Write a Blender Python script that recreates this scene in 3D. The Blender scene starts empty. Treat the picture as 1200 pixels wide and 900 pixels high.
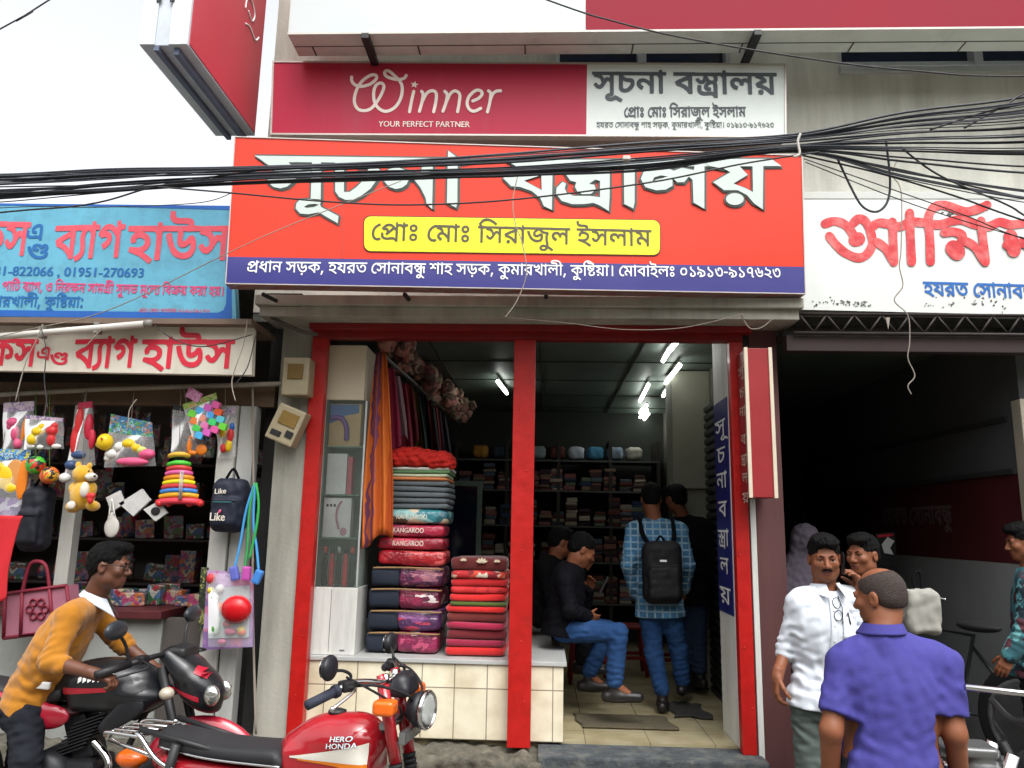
import bpy, bmesh, math, random
import numpy as np
from mathutils import Vector, Matrix, Euler
from mathutils.geometry import tessellate_polygon, delaunay_2d_cdt
random.seed(7); NR = np.random.RandomState(11)
R = math.radians
SC = bpy.context.scene
COL = SC.collection

# ------------------------------------------------------------------ camera
FPX, PITCH, ROLL, YAW, CZ = 900.0, 10.5, 1.1, 2.5, 1.6
CAM_ROT = Matrix.Rotation(R(YAW), 4, 'Z') @ Matrix.Rotation(R(90 + PITCH), 4, 'X') @ Matrix.Rotation(R(ROLL), 4, 'Z')
cam = bpy.data.cameras.new('camera'); cam.lens = 36.0 * FPX / 1200.0; cam.sensor_width = 36.0; cam.clip_end = 500; cam.clip_start = 0.05
cam_ob = bpy.data.objects.new('camera', cam); COL.objects.link(cam_ob)
cam_ob.matrix_world = Matrix.Translation((0, 0, CZ)) @ CAM_ROT
SC.camera = cam_ob

# ------------------------------------------------------------------ overcast daylight
SUN_EL, SUN_AZ = 60, 158            # veiled sun high behind the camera's right shoulder
W = bpy.data.worlds.new('World'); SC.world = W; W.use_nodes = True
nt = W.node_tree; bg = nt.nodes['Background']
sky = nt.nodes.new('ShaderNodeTexSky'); sky.sky_type = 'NISHITA'; sky.sun_disc = False
sky.sun_elevation = R(SUN_EL); sky.sun_rotation = R(SUN_AZ); sky.dust_density = 6.0; sky.air_density = 1.0; sky.ozone_density = 1.0
hs = nt.nodes.new('ShaderNodeHueSaturation'); hs.inputs['Saturation'].default_value = 0.14; hs.inputs['Value'].default_value = 4.1
nt.links.new(sky.outputs[0], hs.inputs['Color']); nt.links.new(hs.outputs[0], bg.inputs[0]); bg.inputs[1].default_value = 0.15
sun = bpy.data.lights.new('sun', 'SUN'); sun.energy = 0.5; sun.angle = R(50); sun.color = (1.0, 0.97, 0.92)
sun_ob = bpy.data.objects.new('sun', sun); COL.objects.link(sun_ob)
sun_ob.rotation_euler = Euler((R(90 - SUN_EL), 0, R(180 - SUN_AZ)), 'XYZ'); sun_ob.location = (0, -6, 12)
SC.view_settings.view_transform = 'Standard'; SC.view_settings.look = 'None'
SC.view_settings.exposure = -0.58; SC.view_settings.gamma = 1.0; SC.view_settings.use_curve_mapping = False
SC.cycles.max_bounces = 6; SC.cycles.diffuse_bounces = 3; SC.cycles.glossy_bounces = 3; SC.cycles.transparent_max_bounces = 12
SC.cycles.sample_clamp_indirect = 4.0; SC.cycles.caustics_reflective = False; SC.cycles.caustics_refractive = False
GLYPHS_REGULAR = (
((76,-2,93,-4,110,-1,124,5,129,11,117,32,100,26,81,26,66,32,57,42,49,55,45,74,47,108,57,135,71,155,96,175,120,183,120,206,118,209,104,209,93,205,56,181,32,152,18,116,14,80,17,59,24,38,38,18,48,9,60,2),),
((193,-15,221,-15,222,181,256,182,257,208,221,209,213,231,193,230,193,162,164,192,145,204,133,209,116,212,96,210,80,206,65,198,38,174,19,150,44,126,66,131,76,129,81,124,84,120,84,108,77,94,68,85,68,81,86,64,90,64,176,143,192,120,192,26,178,35,164,40,136,40,98,34,84,34,64,38,54,44,45,56,43,70,45,93,24,97,16,96,13,76,14,54,20,37,36,20,64,9,101,7,137,12,168,12,183,4),(110,122,106,138,97,150,84,156,61,156,69,165,92,180,117,184,139,177,155,165),),
((30,-1,56,-2,59,1,59,181,91,182,93,185,93,207,59,209,51,230,48,231,30,230,29,195,21,203,9,208,-3,209,-5,206,-5,183,15,177,23,169,29,157),),
((63,-1,77,-2,97,4,114,18,120,30,121,54,117,69,107,81,88,91,65,93,48,87,33,74,26,59,24,42,31,19,45,5),(71,23,60,27,55,32,51,47,53,56,60,64,68,67,77,67,91,59,95,51,95,39,88,29,81,25),(65,115,84,115,104,124,115,137,121,153,121,171,115,187,101,201,83,209,63,208,47,203,32,189,25,174,24,158,31,135,44,123),(67,141,59,144,53,151,51,159,52,170,61,181,79,183,85,181,92,174,95,167,94,155,91,148,84,142),),
((148,-1,177,-1,177,181,211,182,212,207,-4,208,-5,183,13,182,12,163,39,158,55,150,64,139,71,121,43,111,25,91,20,74,20,65,23,51,30,38,49,20,73,10,82,38,57,53,52,62,52,75,56,83,67,90,79,92,92,90,105,84,116,75,146,39,148,35),(148,80,128,101,102,115,97,141,89,158,73,173,55,182,148,182),),
((30,-1,56,-2,59,1,59,181,91,182,93,185,92,208,55,209,40,227,38,233,56,258,73,271,99,279,119,279,139,275,163,265,219,225,223,225,236,242,235,246,197,275,165,293,140,303,116,307,95,307,68,301,51,292,35,278,6,237,7,230,23,209,-4,208,-5,183,29,182),),
((168,-1,197,-1,197,181,231,182,232,207,-4,208,-5,183,13,182,12,164,49,156,69,146,80,131,87,103,87,95,82,86,73,76,64,70,51,72,32,95,12,84,11,78,22,63,36,49,49,42,69,41,80,44,89,50,99,61,134,118,144,123,151,122,168,105),(107,127,101,147,92,162,77,174,53,182,168,182,168,138,151,150,133,151,119,144),),
((55,-3,71,-2,78,3,82,9,82,25,76,34,69,38,51,37,41,24,42,8,48,0),(140,-1,165,-2,168,0,169,181,203,182,204,208,-4,209,-4,182,139,181,139,173,72,147,19,119,11,112,24,80,57,71,92,52,123,24),(140,44,121,64,101,79,79,91,49,103,87,122,139,143),),
((252,-3,277,1,280,4,271,41,269,73,272,101,283,129,282,134,269,155,233,156,217,160,197,171,189,182,309,182,309,209,-5,208,-4,182,123,182,98,164,86,140,86,114,90,104,103,91,117,85,140,84,160,90,181,102,181,76,174,61,167,55,155,50,141,48,111,52,88,64,68,86,51,120,37,162,9,157,8,153,19,118,43,70,56,54,72,39,101,24,121,20,148,20,173,26,184,31,197,43,209,64,212,92,209,110,204,123,175,134,143,113,129,111,117,116,113,129,117,140,124,149,139,161,160,174,180,150,196,139,221,130,248,128,240,94,239,62,244,25),),
((13,-91,16,-92,19,-88,30,-75,31,-71,-5,-44,-30,-28,-30,1,-32,4,-58,4,-60,-16,-96,-11,-119,-16,-133,-26,-141,-39,-143,-54,-138,-70,-131,-78,-116,-87,-88,-90,-65,-85,-48,-72,-37,-55),(-101,-66,-111,-62,-114,-56,-115,-47,-109,-40,-99,-36,-85,-36,-63,-42,-68,-52,-77,-62,-88,-66),),
((185,-1,213,-1,213,181,248,183,248,207,-4,208,-5,185,-3,182,184,182,184,140,168,149,147,152,131,147,119,136,105,148,93,154,80,157,57,156,36,148,23,137,15,121,13,102,19,79,30,65,45,52,71,41,74,45,81,67,60,79,47,94,46,113,55,125,63,129,75,129,91,124,104,109,112,87,134,90,135,109,137,116,144,122,157,125,168,121,185,103),),
((162,-22,165,-22,171,-16,181,-6,181,-2,144,24,99,48,113,51,131,59,149,77,156,98,156,117,151,132,146,141,129,156,111,165,84,168,77,181,180,182,181,208,145,209,139,237,131,248,121,254,103,258,57,259,36,264,25,276,24,303,-3,305,-5,292,-4,270,3,254,11,246,24,238,39,233,103,230,112,225,117,212,117,209,-5,208,-4,182,33,181,43,176,52,166,32,153,25,144,21,125,25,108,31,106,52,111,51,125,55,134,64,139,80,142,99,140,115,132,121,125,127,110,122,89,108,77,93,72,72,70,49,70,20,75,14,50,60,37,92,24,128,3),),
((38,-91,42,-91,55,-75,55,-71,23,-50,-10,-33,-14,-33,-33,-50,-47,-56,-65,-58,-75,-52,-77,-46,-70,-38,-40,-34,-30,-19,-31,4,-58,4,-59,-10,-77,-13,-91,-20,-103,-34,-105,-43,-103,-58,-97,-67,-83,-77,-69,-82,-47,-82,-26,-76,-6,-64),),
((68,7,84,6,107,10,139,29,155,47,168,69,173,89,174,107,169,126,159,136,143,142,107,143,91,147,74,158,59,181,191,182,194,185,193,208,-5,207,-4,182,30,181,30,54,32,39,38,26,47,16),(76,34,64,41,60,51,59,138,83,121,103,115,136,113,141,109,144,103,141,81,125,55,101,38,88,34),),
((142,-1,171,-1,171,181,205,182,206,207,-4,208,-5,185,-3,182,141,182,143,107,121,125,103,136,83,142,57,142,35,133,24,123,15,107,13,90,17,74,26,58,44,43,60,37,73,61,55,72,46,82,45,94,49,106,59,113,75,115,91,111,109,101,125,88,142,69),),
((139,-1,168,-1,169,181,203,182,204,207,-4,208,-5,185,-3,182,139,182,139,174,137,173,71,147,29,125,11,113,24,80,63,68,95,50,122,26),(140,45,120,65,100,80,77,92,48,102,86,122,139,143),),
((184,-40,209,-41,213,-38,213,86,210,100,203,111,216,128,219,151,216,167,209,182,247,182,247,208,-4,209,-5,184,-3,182,88,182,84,148,79,136,72,130,60,127,51,131,32,152,11,139,22,122,35,109,45,102,61,98,76,99,89,107,99,119,107,135,124,114,103,96,91,72,93,50,105,36,123,30,139,30,152,34,149,58,125,59,120,66,125,80,139,92,155,99,169,99,177,96,183,87,183,3,172,12,156,16,104,11,87,11,69,16,60,26,56,35,55,56,57,75,31,80,27,70,25,38,30,18,38,4,56,-10,81,-17,111,-17,148,-12,164,-13,178,-24),(161,126,148,130,134,140,124,157,116,182,175,182,185,165,189,144,186,134,181,129,172,126),),
((53,-3,69,-2,79,7,81,24,78,31,71,37,53,38,47,35,41,28,39,23,41,7),(150,-1,176,-2,178,0,179,181,212,182,213,208,-4,209,-4,182,20,182,15,169,16,166,51,155,80,139,15,103,27,70,59,63,99,46,121,30),(149,38,132,55,109,71,81,85,53,93,113,123,115,127,112,147,85,167,59,181,149,181),),
((162,-22,165,-22,171,-16,181,-6,181,-2,144,24,99,48,113,51,131,59,149,77,156,98,156,117,151,132,146,141,129,156,111,165,84,168,77,181,180,182,181,208,-4,209,-4,182,33,181,43,176,52,166,32,153,25,144,21,125,25,107,31,106,52,111,51,125,55,134,64,139,80,142,99,140,115,132,121,125,127,110,122,89,108,77,93,72,72,70,49,70,20,75,14,50,60,37,92,24,128,3),),
((150,-1,178,-1,179,181,212,182,213,207,-4,208,-5,183,20,182,15,166,53,154,80,138,39,117,15,102,26,70,65,61,93,49,128,24),(149,39,128,58,108,72,79,86,52,93,115,126,114,145,108,151,91,164,59,182,149,182),),
((123,16,141,15,168,19,188,29,206,47,216,68,219,97,214,120,203,141,185,158,157,168,136,168,123,165,111,159,101,149,95,135,95,116,100,101,127,106,125,121,126,131,132,138,144,141,159,140,169,135,180,124,188,105,188,79,184,68,176,57,168,51,153,45,127,44,100,52,76,73,55,111,36,163,9,157,12,139,25,104,34,84,51,57,68,40,81,30,101,20),(-4,183,237,182,240,184,241,207,237,209,-3,209,-5,207),),
((145,-1,174,-1,174,106,209,119,205,91,205,61,213,25,215,17,219,15,242,22,235,53,233,86,244,134,225,152,175,135,174,181,261,182,262,207,-4,208,-5,185,-3,182,144,182,144,128,124,147,103,161,83,170,56,172,39,168,24,158,15,143,13,127,21,106,32,94,40,89,57,110,47,122,45,129,46,137,53,142,68,144,80,142,100,132,111,123,119,113,57,83,48,77,47,73,60,44,84,38,107,29,125,17),(145,34,119,52,84,66,145,94),),
((167,-1,195,-1,196,181,230,182,231,207,196,209,188,230,184,231,167,230,167,191,147,206,128,211,114,211,98,207,87,200,75,186,63,200,47,208,34,211,-4,208,-1,180,16,183,39,182,51,176,57,165,58,150,51,138,36,130,15,126,16,101,19,98,35,99,54,105,67,115,76,128,87,115,99,107,115,101,136,99,139,126,114,132,102,138,94,154,95,166,99,174,107,181,126,183,143,177,158,163,166,150),),
((113,-50,123,-52,131,-50,141,-40,142,-25,138,-16,132,-11,113,-10,107,-14,100,-22,100,-38,105,-46),(128,7,147,6,169,10,185,17,200,28,211,43,217,56,220,70,220,94,211,124,197,149,176,146,156,122,141,110,132,107,124,110,120,126,120,182,240,182,243,184,242,208,-4,209,-5,184,-3,182,91,182,93,106,102,90,111,83,125,79,148,82,169,96,184,112,191,95,191,76,188,63,182,52,171,43,153,36,132,35,117,38,93,49,73,71,53,110,36,163,9,156,12,138,27,95,42,66,57,44,71,30,88,18,104,11),),
((136,-1,163,-2,165,1,165,143,188,138,209,127,220,117,225,105,225,93,219,83,207,79,189,79,188,53,219,51,231,55,246,66,255,86,253,114,246,129,239,138,224,151,208,160,165,173,165,181,272,182,274,185,274,207,-4,208,-5,185,-3,182,136,182,136,171,64,143,23,121,11,113,24,80,63,69,93,50,120,25),(137,43,120,63,103,77,80,91,49,102,100,127,137,141),),
((14,-40,39,-40,65,25,67,34,64,40,30,40),),
((173,-1,202,-1,202,182,236,182,237,207,202,209,193,231,173,230,173,39,153,60,136,73,114,85,92,94,125,108,140,122,147,133,152,149,151,165,146,183,135,199,124,210,105,206,93,187,81,175,70,170,58,169,49,173,45,182,50,203,22,211,14,187,16,170,23,157,38,145,52,142,70,142,82,145,100,155,118,174,122,165,123,153,120,141,112,131,85,118,46,111,53,79,92,67,121,51,154,23),),
((30,-1,59,-1,59,182,92,182,93,207,60,209,55,237,41,263,20,283,-6,296,-53,306,-102,307,-133,303,-157,293,-169,282,-176,265,-172,249,-164,239,-140,230,-69,227,-61,221,-56,204,-34,203,-32,206,-35,230,-48,247,-70,255,-140,258,-144,261,-145,265,-138,273,-102,281,-45,278,-24,273,-4,264,7,256,19,242,25,229,29,210,-4,208,-5,185,-2,182,30,181),),
((87,-5,108,-6,136,0,156,11,170,27,176,46,174,61,168,71,152,83,148,82,133,65,144,51,144,41,136,31,124,25,100,21,80,25,69,34,68,49,70,58,80,69,136,103,150,117,160,141,160,161,152,182,192,182,193,207,157,209,155,227,150,239,143,248,131,255,108,259,59,259,41,264,32,277,31,303,5,306,2,293,3,273,9,257,20,244,32,237,48,233,115,230,123,226,128,217,128,209,-3,209,-5,206,-4,182,27,182,18,169,13,150,15,131,21,115,30,105,41,96,64,89,49,75,41,62,38,42,42,25,47,15,57,6,71,-1),(72,114,60,118,49,126,43,141,44,157,73,143,109,119,92,114),(128,138,96,160,64,177,85,183,104,182,119,177,127,169,131,161,131,149),),
((63,-1,91,-2,93,1,93,206,91,209,65,209,63,206),),
((83,30,114,30,139,38,157,54,171,79,175,112,168,144,153,166,131,179,110,183,90,183,66,177,50,168,39,156,26,132,22,99,25,79,32,62,42,48,53,40,67,33),(87,56,69,64,58,78,53,99,55,123,67,143,79,151,95,156,117,154,129,147,141,131,145,114,142,88,134,74,121,62,106,56),),
((82,-1,112,-1,131,5,143,12,154,23,163,38,166,50,166,73,161,89,149,107,76,166,72,182,82,199,58,212,47,198,41,183,40,169,45,157,66,135,118,96,131,81,136,67,135,49,126,36,111,29,95,27,78,30,71,37,72,46,89,57,79,83,64,78,49,67,42,57,39,45,44,22,58,7),),
((59,-1,75,-2,120,3,147,12,162,20,173,30,184,47,188,66,187,86,178,109,158,128,127,143,66,162,47,171,43,176,42,185,49,197,49,201,27,211,16,199,10,182,11,167,18,156,32,144,47,137,112,116,135,106,150,94,156,79,155,59,144,44,127,34,103,27,112,49,112,69,107,82,95,96,78,104,51,107,32,103,18,94,11,85,7,71,8,57,14,44,41,50,38,67,40,73,47,78,66,79,75,75,82,67,84,53,78,39,53,23),),
((102,12,120,11,138,14,161,26,174,42,179,54,186,91,182,134,167,167,156,179,144,188,116,195,94,192,78,183,72,176,68,166,68,147,74,126,78,122,104,128,99,152,101,160,107,166,116,168,128,165,145,147,156,115,156,82,152,66,145,54,138,47,128,42,108,40,97,43,84,51,73,63,57,94,36,171,14,167,8,163,23,99,43,52,55,36,69,24,86,15),),
((15,85,97,84,98,113,16,114),),
((163,-1,175,-1,177,25,176,27,160,31,155,42,155,163,150,182,139,197,119,207,88,209,65,202,43,186,27,165,21,141,26,113,40,95,63,84,95,81,125,86,125,35,129,19,140,6),(76,110,61,115,53,126,52,139,57,155,67,169,81,178,96,182,113,179,124,167,125,117,104,110),),
((102,12,121,11,144,15,158,22,171,34,181,50,186,67,188,100,185,115,174,143,165,152,146,147,137,127,125,114,117,111,111,112,106,120,106,164,100,183,94,190,84,196,58,199,54,172,69,168,74,164,78,111,84,98,91,91,105,84,124,85,141,93,156,111,158,104,158,76,153,62,145,51,134,44,121,40,96,43,77,55,61,76,44,119,34,159,6,152,7,143,19,102,42,54,66,27,84,17),),
((167,-9,171,-9,186,11,150,37,115,56,142,67,162,87,168,108,168,123,163,136,154,147,137,158,77,175,73,179,72,184,79,200,56,212,46,199,41,187,41,173,47,161,56,154,70,147,125,132,136,122,138,107,136,99,129,90,108,81,61,80,26,86,20,61,78,44,104,33,137,14),),
((139,-1,169,-1,169,182,202,182,203,207,141,208,140,174,80,151,67,161,65,173,70,179,76,182,97,183,99,209,72,211,58,208,42,197,34,177,38,158,53,138,13,116,11,111,24,80,56,71,93,52,124,23),(140,45,125,61,102,78,77,92,49,102,92,125,140,143),),
(),
(),
(),
(),
(),
(),
(),
(),
(),
(),
(),
(),
(),
)
GLYPHS_BOLD = (
((74,-8,93,-9,112,-6,128,2,134,8,133,15,120,37,88,30,68,38,57,52,50,75,53,111,68,143,94,168,125,181,125,208,120,214,101,214,90,210,52,184,27,155,12,118,9,80,12,56,20,35,30,19,43,6,57,-3),),
((191,-20,218,-22,227,-16,227,176,260,178,262,185,261,210,254,214,225,214,215,236,193,236,187,230,188,177,161,201,134,214,105,217,72,208,53,196,34,178,16,157,14,147,41,121,48,120,66,125,77,121,77,105,63,88,63,81,82,60,88,58,94,60,174,136,187,118,187,38,162,45,136,45,97,40,65,44,56,50,50,58,48,97,18,102,11,98,8,76,9,52,16,34,33,15,61,4,101,2,138,6,166,6,179,0),(114,133,101,153,76,164,92,174,109,178,128,176,146,166),),
((28,-6,56,-7,63,-3,64,177,93,177,99,185,97,211,91,214,63,214,56,233,48,237,26,234,24,209,11,214,-3,214,-8,212,-11,206,-10,181,12,172,24,154,24,1),),
((61,-6,80,-7,101,-1,118,14,125,29,127,54,122,71,109,86,89,96,65,98,45,92,29,78,20,61,19,38,26,17,43,1),(72,29,59,35,56,46,62,58,76,62,87,55,89,41,84,33),(64,110,87,110,103,117,120,134,126,150,126,173,120,190,104,206,85,214,61,214,44,207,28,193,20,173,20,151,27,133,41,118),(68,146,58,154,57,167,64,176,77,178,87,171,89,157,81,147),),
((146,-6,175,-7,182,-2,183,177,215,179,217,185,217,210,209,214,-7,213,-11,206,-9,179,7,177,6,163,10,158,36,153,52,145,64,126,37,114,20,94,15,65,18,50,25,35,47,15,68,5,76,5,81,13,87,39,61,57,57,63,57,74,62,81,69,85,91,85,112,71,142,34,143,1),(143,95,127,109,107,120,98,154,79,177,143,177),),
((28,-6,56,-7,63,-3,64,177,93,177,98,182,99,206,96,212,57,214,45,230,58,251,68,261,84,270,100,274,117,274,140,269,160,260,217,220,227,221,241,239,241,246,236,253,200,280,168,298,141,308,116,313,88,312,67,307,47,296,31,281,1,239,1,230,12,214,-9,211,-11,185,-5,177,24,177,24,1),),
((166,-6,195,-7,202,-2,203,177,229,177,235,179,235,211,229,214,-8,212,-11,206,-9,179,7,177,6,165,9,159,47,152,65,142,76,126,81,102,82,97,77,89,62,75,52,78,35,100,27,99,9,89,5,78,17,61,33,44,48,37,69,35,83,39,103,57,138,114,145,118,149,117,163,103,163,1),(109,141,100,161,84,177,163,177,163,150,147,156,131,156,120,152),),
((54,-8,73,-7,82,-1,88,8,87,28,80,38,71,43,48,41,41,36,35,25,37,5,44,-3),(139,-7,168,-7,174,-1,174,176,207,179,209,185,208,211,201,215,-7,214,-10,208,-11,185,-5,177,129,176,51,143,10,120,6,112,20,76,60,64,89,47,116,24),(133,60,101,86,63,104,133,135),),
((251,-8,280,-4,285,1,276,42,274,72,277,100,288,133,272,160,227,163,209,169,200,177,311,177,316,185,316,206,313,212,-3,214,-9,212,-11,185,-5,177,104,177,87,156,79,130,84,104,100,86,115,80,135,78,153,81,177,92,174,72,161,59,140,54,109,58,91,69,72,90,56,122,40,167,32,169,5,160,3,152,11,125,36,72,60,42,95,21,119,15,148,14,171,19,187,26,205,44,216,68,216,104,207,128,240,122,235,94,235,52,242,12),(127,117,121,120,119,126,124,140,136,152,157,166,176,146,191,136,172,139,145,120),),
((11,-96,20,-95,35,-78,36,-70,-25,-24,-25,4,-31,9,-60,9,-64,4,-65,-9,-96,-6,-120,-10,-133,-18,-144,-32,-148,-54,-144,-70,-135,-82,-119,-91,-100,-96,-68,-92,-50,-82,-35,-63),(-100,-60,-109,-54,-108,-47,-104,-43,-87,-42,-70,-46,-83,-58),),
((183,-6,211,-7,218,-2,219,177,252,179,252,211,245,214,-8,212,-11,206,-11,185,-5,177,179,177,179,150,164,156,144,157,128,152,119,144,103,156,84,162,59,162,41,157,25,146,13,131,8,102,15,77,26,61,49,43,71,35,79,41,87,69,83,74,61,85,53,94,50,110,56,119,73,124,88,119,99,106,105,86,112,82,136,84,140,89,140,107,143,114,155,119,165,116,179,102,179,1),),
((160,-27,168,-27,175,-20,186,-8,186,1,157,22,116,46,140,59,156,80,161,98,161,117,158,130,150,145,132,161,113,170,87,176,181,177,186,182,186,210,179,214,151,214,143,242,124,259,105,263,51,265,38,269,30,278,30,304,27,308,-5,310,-9,305,-11,292,-9,270,-3,254,7,242,21,233,36,228,101,225,107,222,111,216,-3,214,-9,212,-11,185,-8,178,31,176,44,168,27,156,18,141,16,125,20,105,31,101,55,106,58,112,57,124,59,130,67,135,81,136,97,134,111,128,118,120,121,109,115,89,92,77,65,75,17,80,12,73,9,48,87,20,123,-1),),
((37,-96,46,-95,60,-78,60,-68,39,-54,-5,-29,-17,-28,-31,-42,-49,-51,-63,-52,-71,-48,-66,-42,-41,-41,-35,-36,-25,-20,-25,4,-29,9,-60,9,-66,-5,-92,-14,-106,-28,-110,-43,-108,-60,-101,-71,-86,-82,-70,-87,-45,-87,-23,-80,-6,-70),),
((67,2,84,1,108,5,131,16,147,30,160,45,172,65,178,86,179,107,173,129,161,141,145,147,96,151,79,161,67,177,193,177,199,183,199,207,196,212,-3,214,-10,210,-11,185,-8,179,25,175,25,54,27,37,33,23,43,12),(77,39,68,45,65,53,64,126,93,112,137,106,139,94,136,83,123,62,100,43),),
((140,-6,168,-7,176,-2,177,175,209,179,212,185,211,210,204,214,-7,213,-10,207,-11,185,-5,177,136,177,137,119,120,133,96,144,75,148,53,147,32,138,20,127,10,109,8,90,12,71,23,53,44,36,61,31,67,37,78,62,76,66,53,82,50,91,53,102,64,109,73,110,89,106,107,96,137,66,137,1),),
((137,-6,165,-7,174,-2,174,175,207,179,209,185,208,210,201,214,-7,213,-10,207,-11,185,-5,177,131,177,49,142,11,121,5,113,20,76,60,64,91,46,118,22),(133,60,103,85,63,103,89,118,134,135),),
((182,-45,209,-46,218,-41,218,86,211,111,220,126,224,143,218,175,251,179,252,211,245,214,-8,212,-11,184,-7,177,83,176,79,150,74,139,67,134,61,132,53,136,39,155,32,158,9,146,6,138,17,119,31,105,43,97,59,93,77,94,88,99,97,107,108,123,115,115,94,94,85,71,88,47,103,31,123,24,153,28,157,35,154,60,148,64,127,64,127,72,137,85,156,94,171,93,177,86,177,15,156,22,103,16,75,20,68,24,61,36,62,78,51,83,27,85,22,72,20,38,25,16,33,2,51,-13,79,-22,163,-18,173,-26),(163,131,150,135,138,144,123,176,172,176,180,163,184,146,178,134),),
((52,-8,72,-7,80,-1,86,9,84,31,77,39,68,44,47,42,39,35,34,25,36,4),(148,-7,179,-7,184,-1,184,176,216,179,219,185,218,211,211,215,-7,214,-11,207,-8,179,11,177,10,167,13,161,43,152,68,140,10,105,10,96,22,67,69,53,96,41,121,22),(144,52,109,78,68,95,116,118,120,124,117,149,83,177,144,176),),
((160,-27,168,-27,175,-20,186,-8,186,1,157,22,116,46,140,59,156,80,161,98,161,117,158,130,150,145,132,161,113,170,87,176,181,177,186,182,186,210,179,214,-7,214,-11,206,-8,178,31,176,44,168,27,156,18,141,16,125,21,104,31,101,55,106,58,112,57,124,59,130,67,135,81,136,97,134,111,128,118,120,121,109,115,89,92,77,65,75,17,80,12,73,9,48,87,20,123,-1),),
((147,-6,176,-7,184,-2,184,177,216,179,219,185,218,210,211,214,-7,213,-11,206,-11,185,-8,179,12,177,9,169,13,161,44,152,69,139,10,105,10,97,22,67,71,53,97,40,124,20),(144,53,111,77,68,95,115,118,120,123,118,149,81,177,144,177),),
((121,11,143,9,173,15,196,28,211,44,221,67,224,97,220,121,208,144,188,163,157,173,121,170,108,164,97,154,89,135,90,113,97,96,131,102,133,108,131,128,135,133,145,136,167,130,175,121,181,109,184,96,182,80,173,61,152,51,128,49,99,60,77,81,58,116,40,167,32,169,7,162,3,152,13,120,24,92,42,60,59,41,79,25,99,16),(-6,177,240,177,246,183,246,208,244,212,237,215,-3,215,-8,213,-11,207,-10,184),),
((142,-6,171,-7,179,-3,179,102,203,111,200,61,211,14,221,10,241,16,247,20,239,65,239,85,250,129,249,136,228,157,180,143,179,175,264,177,268,185,267,210,260,214,-7,213,-11,206,-10,183,-7,177,52,177,45,177,25,167,14,155,10,145,10,117,16,104,28,90,37,84,44,84,62,106,61,115,50,127,51,134,57,138,73,138,84,134,110,115,44,81,42,71,54,42,104,24,123,12),(140,46,99,67,139,86),(139,141,105,166,80,177,72,177,139,177),),
(),
(),
((134,-6,163,-7,170,-2,171,137,193,130,207,122,215,114,220,103,220,94,215,87,189,85,185,82,181,55,185,48,219,46,233,50,251,63,260,83,258,115,243,141,211,165,172,177,273,177,279,182,279,210,271,214,-7,213,-10,207,-11,185,-5,177,131,177,37,135,11,121,5,113,20,76,57,65,85,49,115,22),(131,60,99,86,63,103,131,134),),
((12,-46,37,-47,44,-43,72,32,71,40,66,45,32,46,26,42,8,-36),),
((171,-6,200,-7,207,-2,208,177,240,179,242,185,242,210,234,214,206,214,199,233,194,236,174,236,168,233,168,54,138,78,109,94,136,110,149,125,155,139,155,174,147,193,136,207,124,215,102,210,81,182,72,176,60,174,53,177,50,183,55,199,54,207,32,215,20,215,10,193,11,169,19,153,33,142,52,137,80,138,94,145,117,162,116,146,104,132,83,123,43,115,41,103,49,75,89,62,118,46,148,21),),
((28,-6,56,-7,64,-2,64,177,96,179,99,185,98,210,94,214,64,214,58,242,45,267,23,288,-5,301,-50,311,-102,313,-134,308,-160,298,-177,280,-181,261,-176,243,-158,229,-126,223,-72,222,-66,218,-59,199,-29,200,-26,215,-30,231,-37,244,-49,254,-69,260,-122,261,-140,265,-126,271,-101,275,-56,274,-25,267,2,253,16,237,23,214,-8,212,-10,206,-10,185,-5,177,24,177,24,1),),
((85,-10,115,-11,143,-4,161,7,175,25,181,46,179,62,171,75,153,88,145,87,128,67,129,59,140,46,135,38,127,32,112,27,85,29,74,37,73,50,85,66,139,98,155,114,165,141,165,161,161,177,196,179,199,185,198,209,193,214,163,214,155,242,147,251,135,259,117,263,60,265,44,269,36,283,35,307,4,311,-2,303,-2,271,4,254,16,240,29,232,47,228,113,225,123,215,-3,214,-8,212,-10,207,-9,179,15,175,8,150,10,129,15,115,31,96,52,86,38,70,34,58,33,39,37,22,55,1,69,-7),(73,119,54,129,49,137,48,149,62,143,96,122,91,119),(125,147,79,175,96,177,116,172,124,162),),
((61,-6,91,-7,98,-2,99,206,93,214,63,214,58,207,57,1),),
(),
(),
(),
(),
(),
(),
(),
(),
(),
((194,-6,223,-7,227,-5,229,1,229,173,224,191,212,205,196,213,176,217,153,215,135,209,115,197,96,179,84,159,78,138,80,111,93,93,115,84,148,85,154,91,151,119,145,123,121,124,118,131,120,140,131,158,150,173,171,178,185,174,189,163,189,53,163,61,140,61,104,55,84,55,65,60,56,67,49,82,52,121,50,127,23,133,13,129,8,98,10,71,18,49,33,32,55,21,77,17,169,21,183,13),),
((135,5,173,5,199,14,220,30,232,54,232,89,217,114,230,142,230,171,221,193,201,213,173,209,158,192,147,204,129,213,94,215,69,202,61,191,56,179,56,151,65,131,85,115,115,106,122,107,126,111,129,141,124,146,99,155,95,166,101,176,110,179,122,175,130,165,136,146,143,142,166,143,189,168,191,154,184,137,143,110,151,85,157,78,165,77,187,88,192,81,193,69,188,57,167,45,143,43,126,47,107,56,91,70,76,90,64,113,38,182,11,177,3,171,8,146,23,102,38,73,54,50,74,30,91,18,113,9),),
((-7,-23,10,-22,37,-10,55,5,65,21,70,39,70,70,60,127,61,147,66,161,78,175,90,177,95,181,96,206,92,213,-2,214,-10,210,-8,179,31,175,23,159,20,142,21,115,30,66,29,43,26,34,17,24,-16,9,-17,2),),
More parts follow.
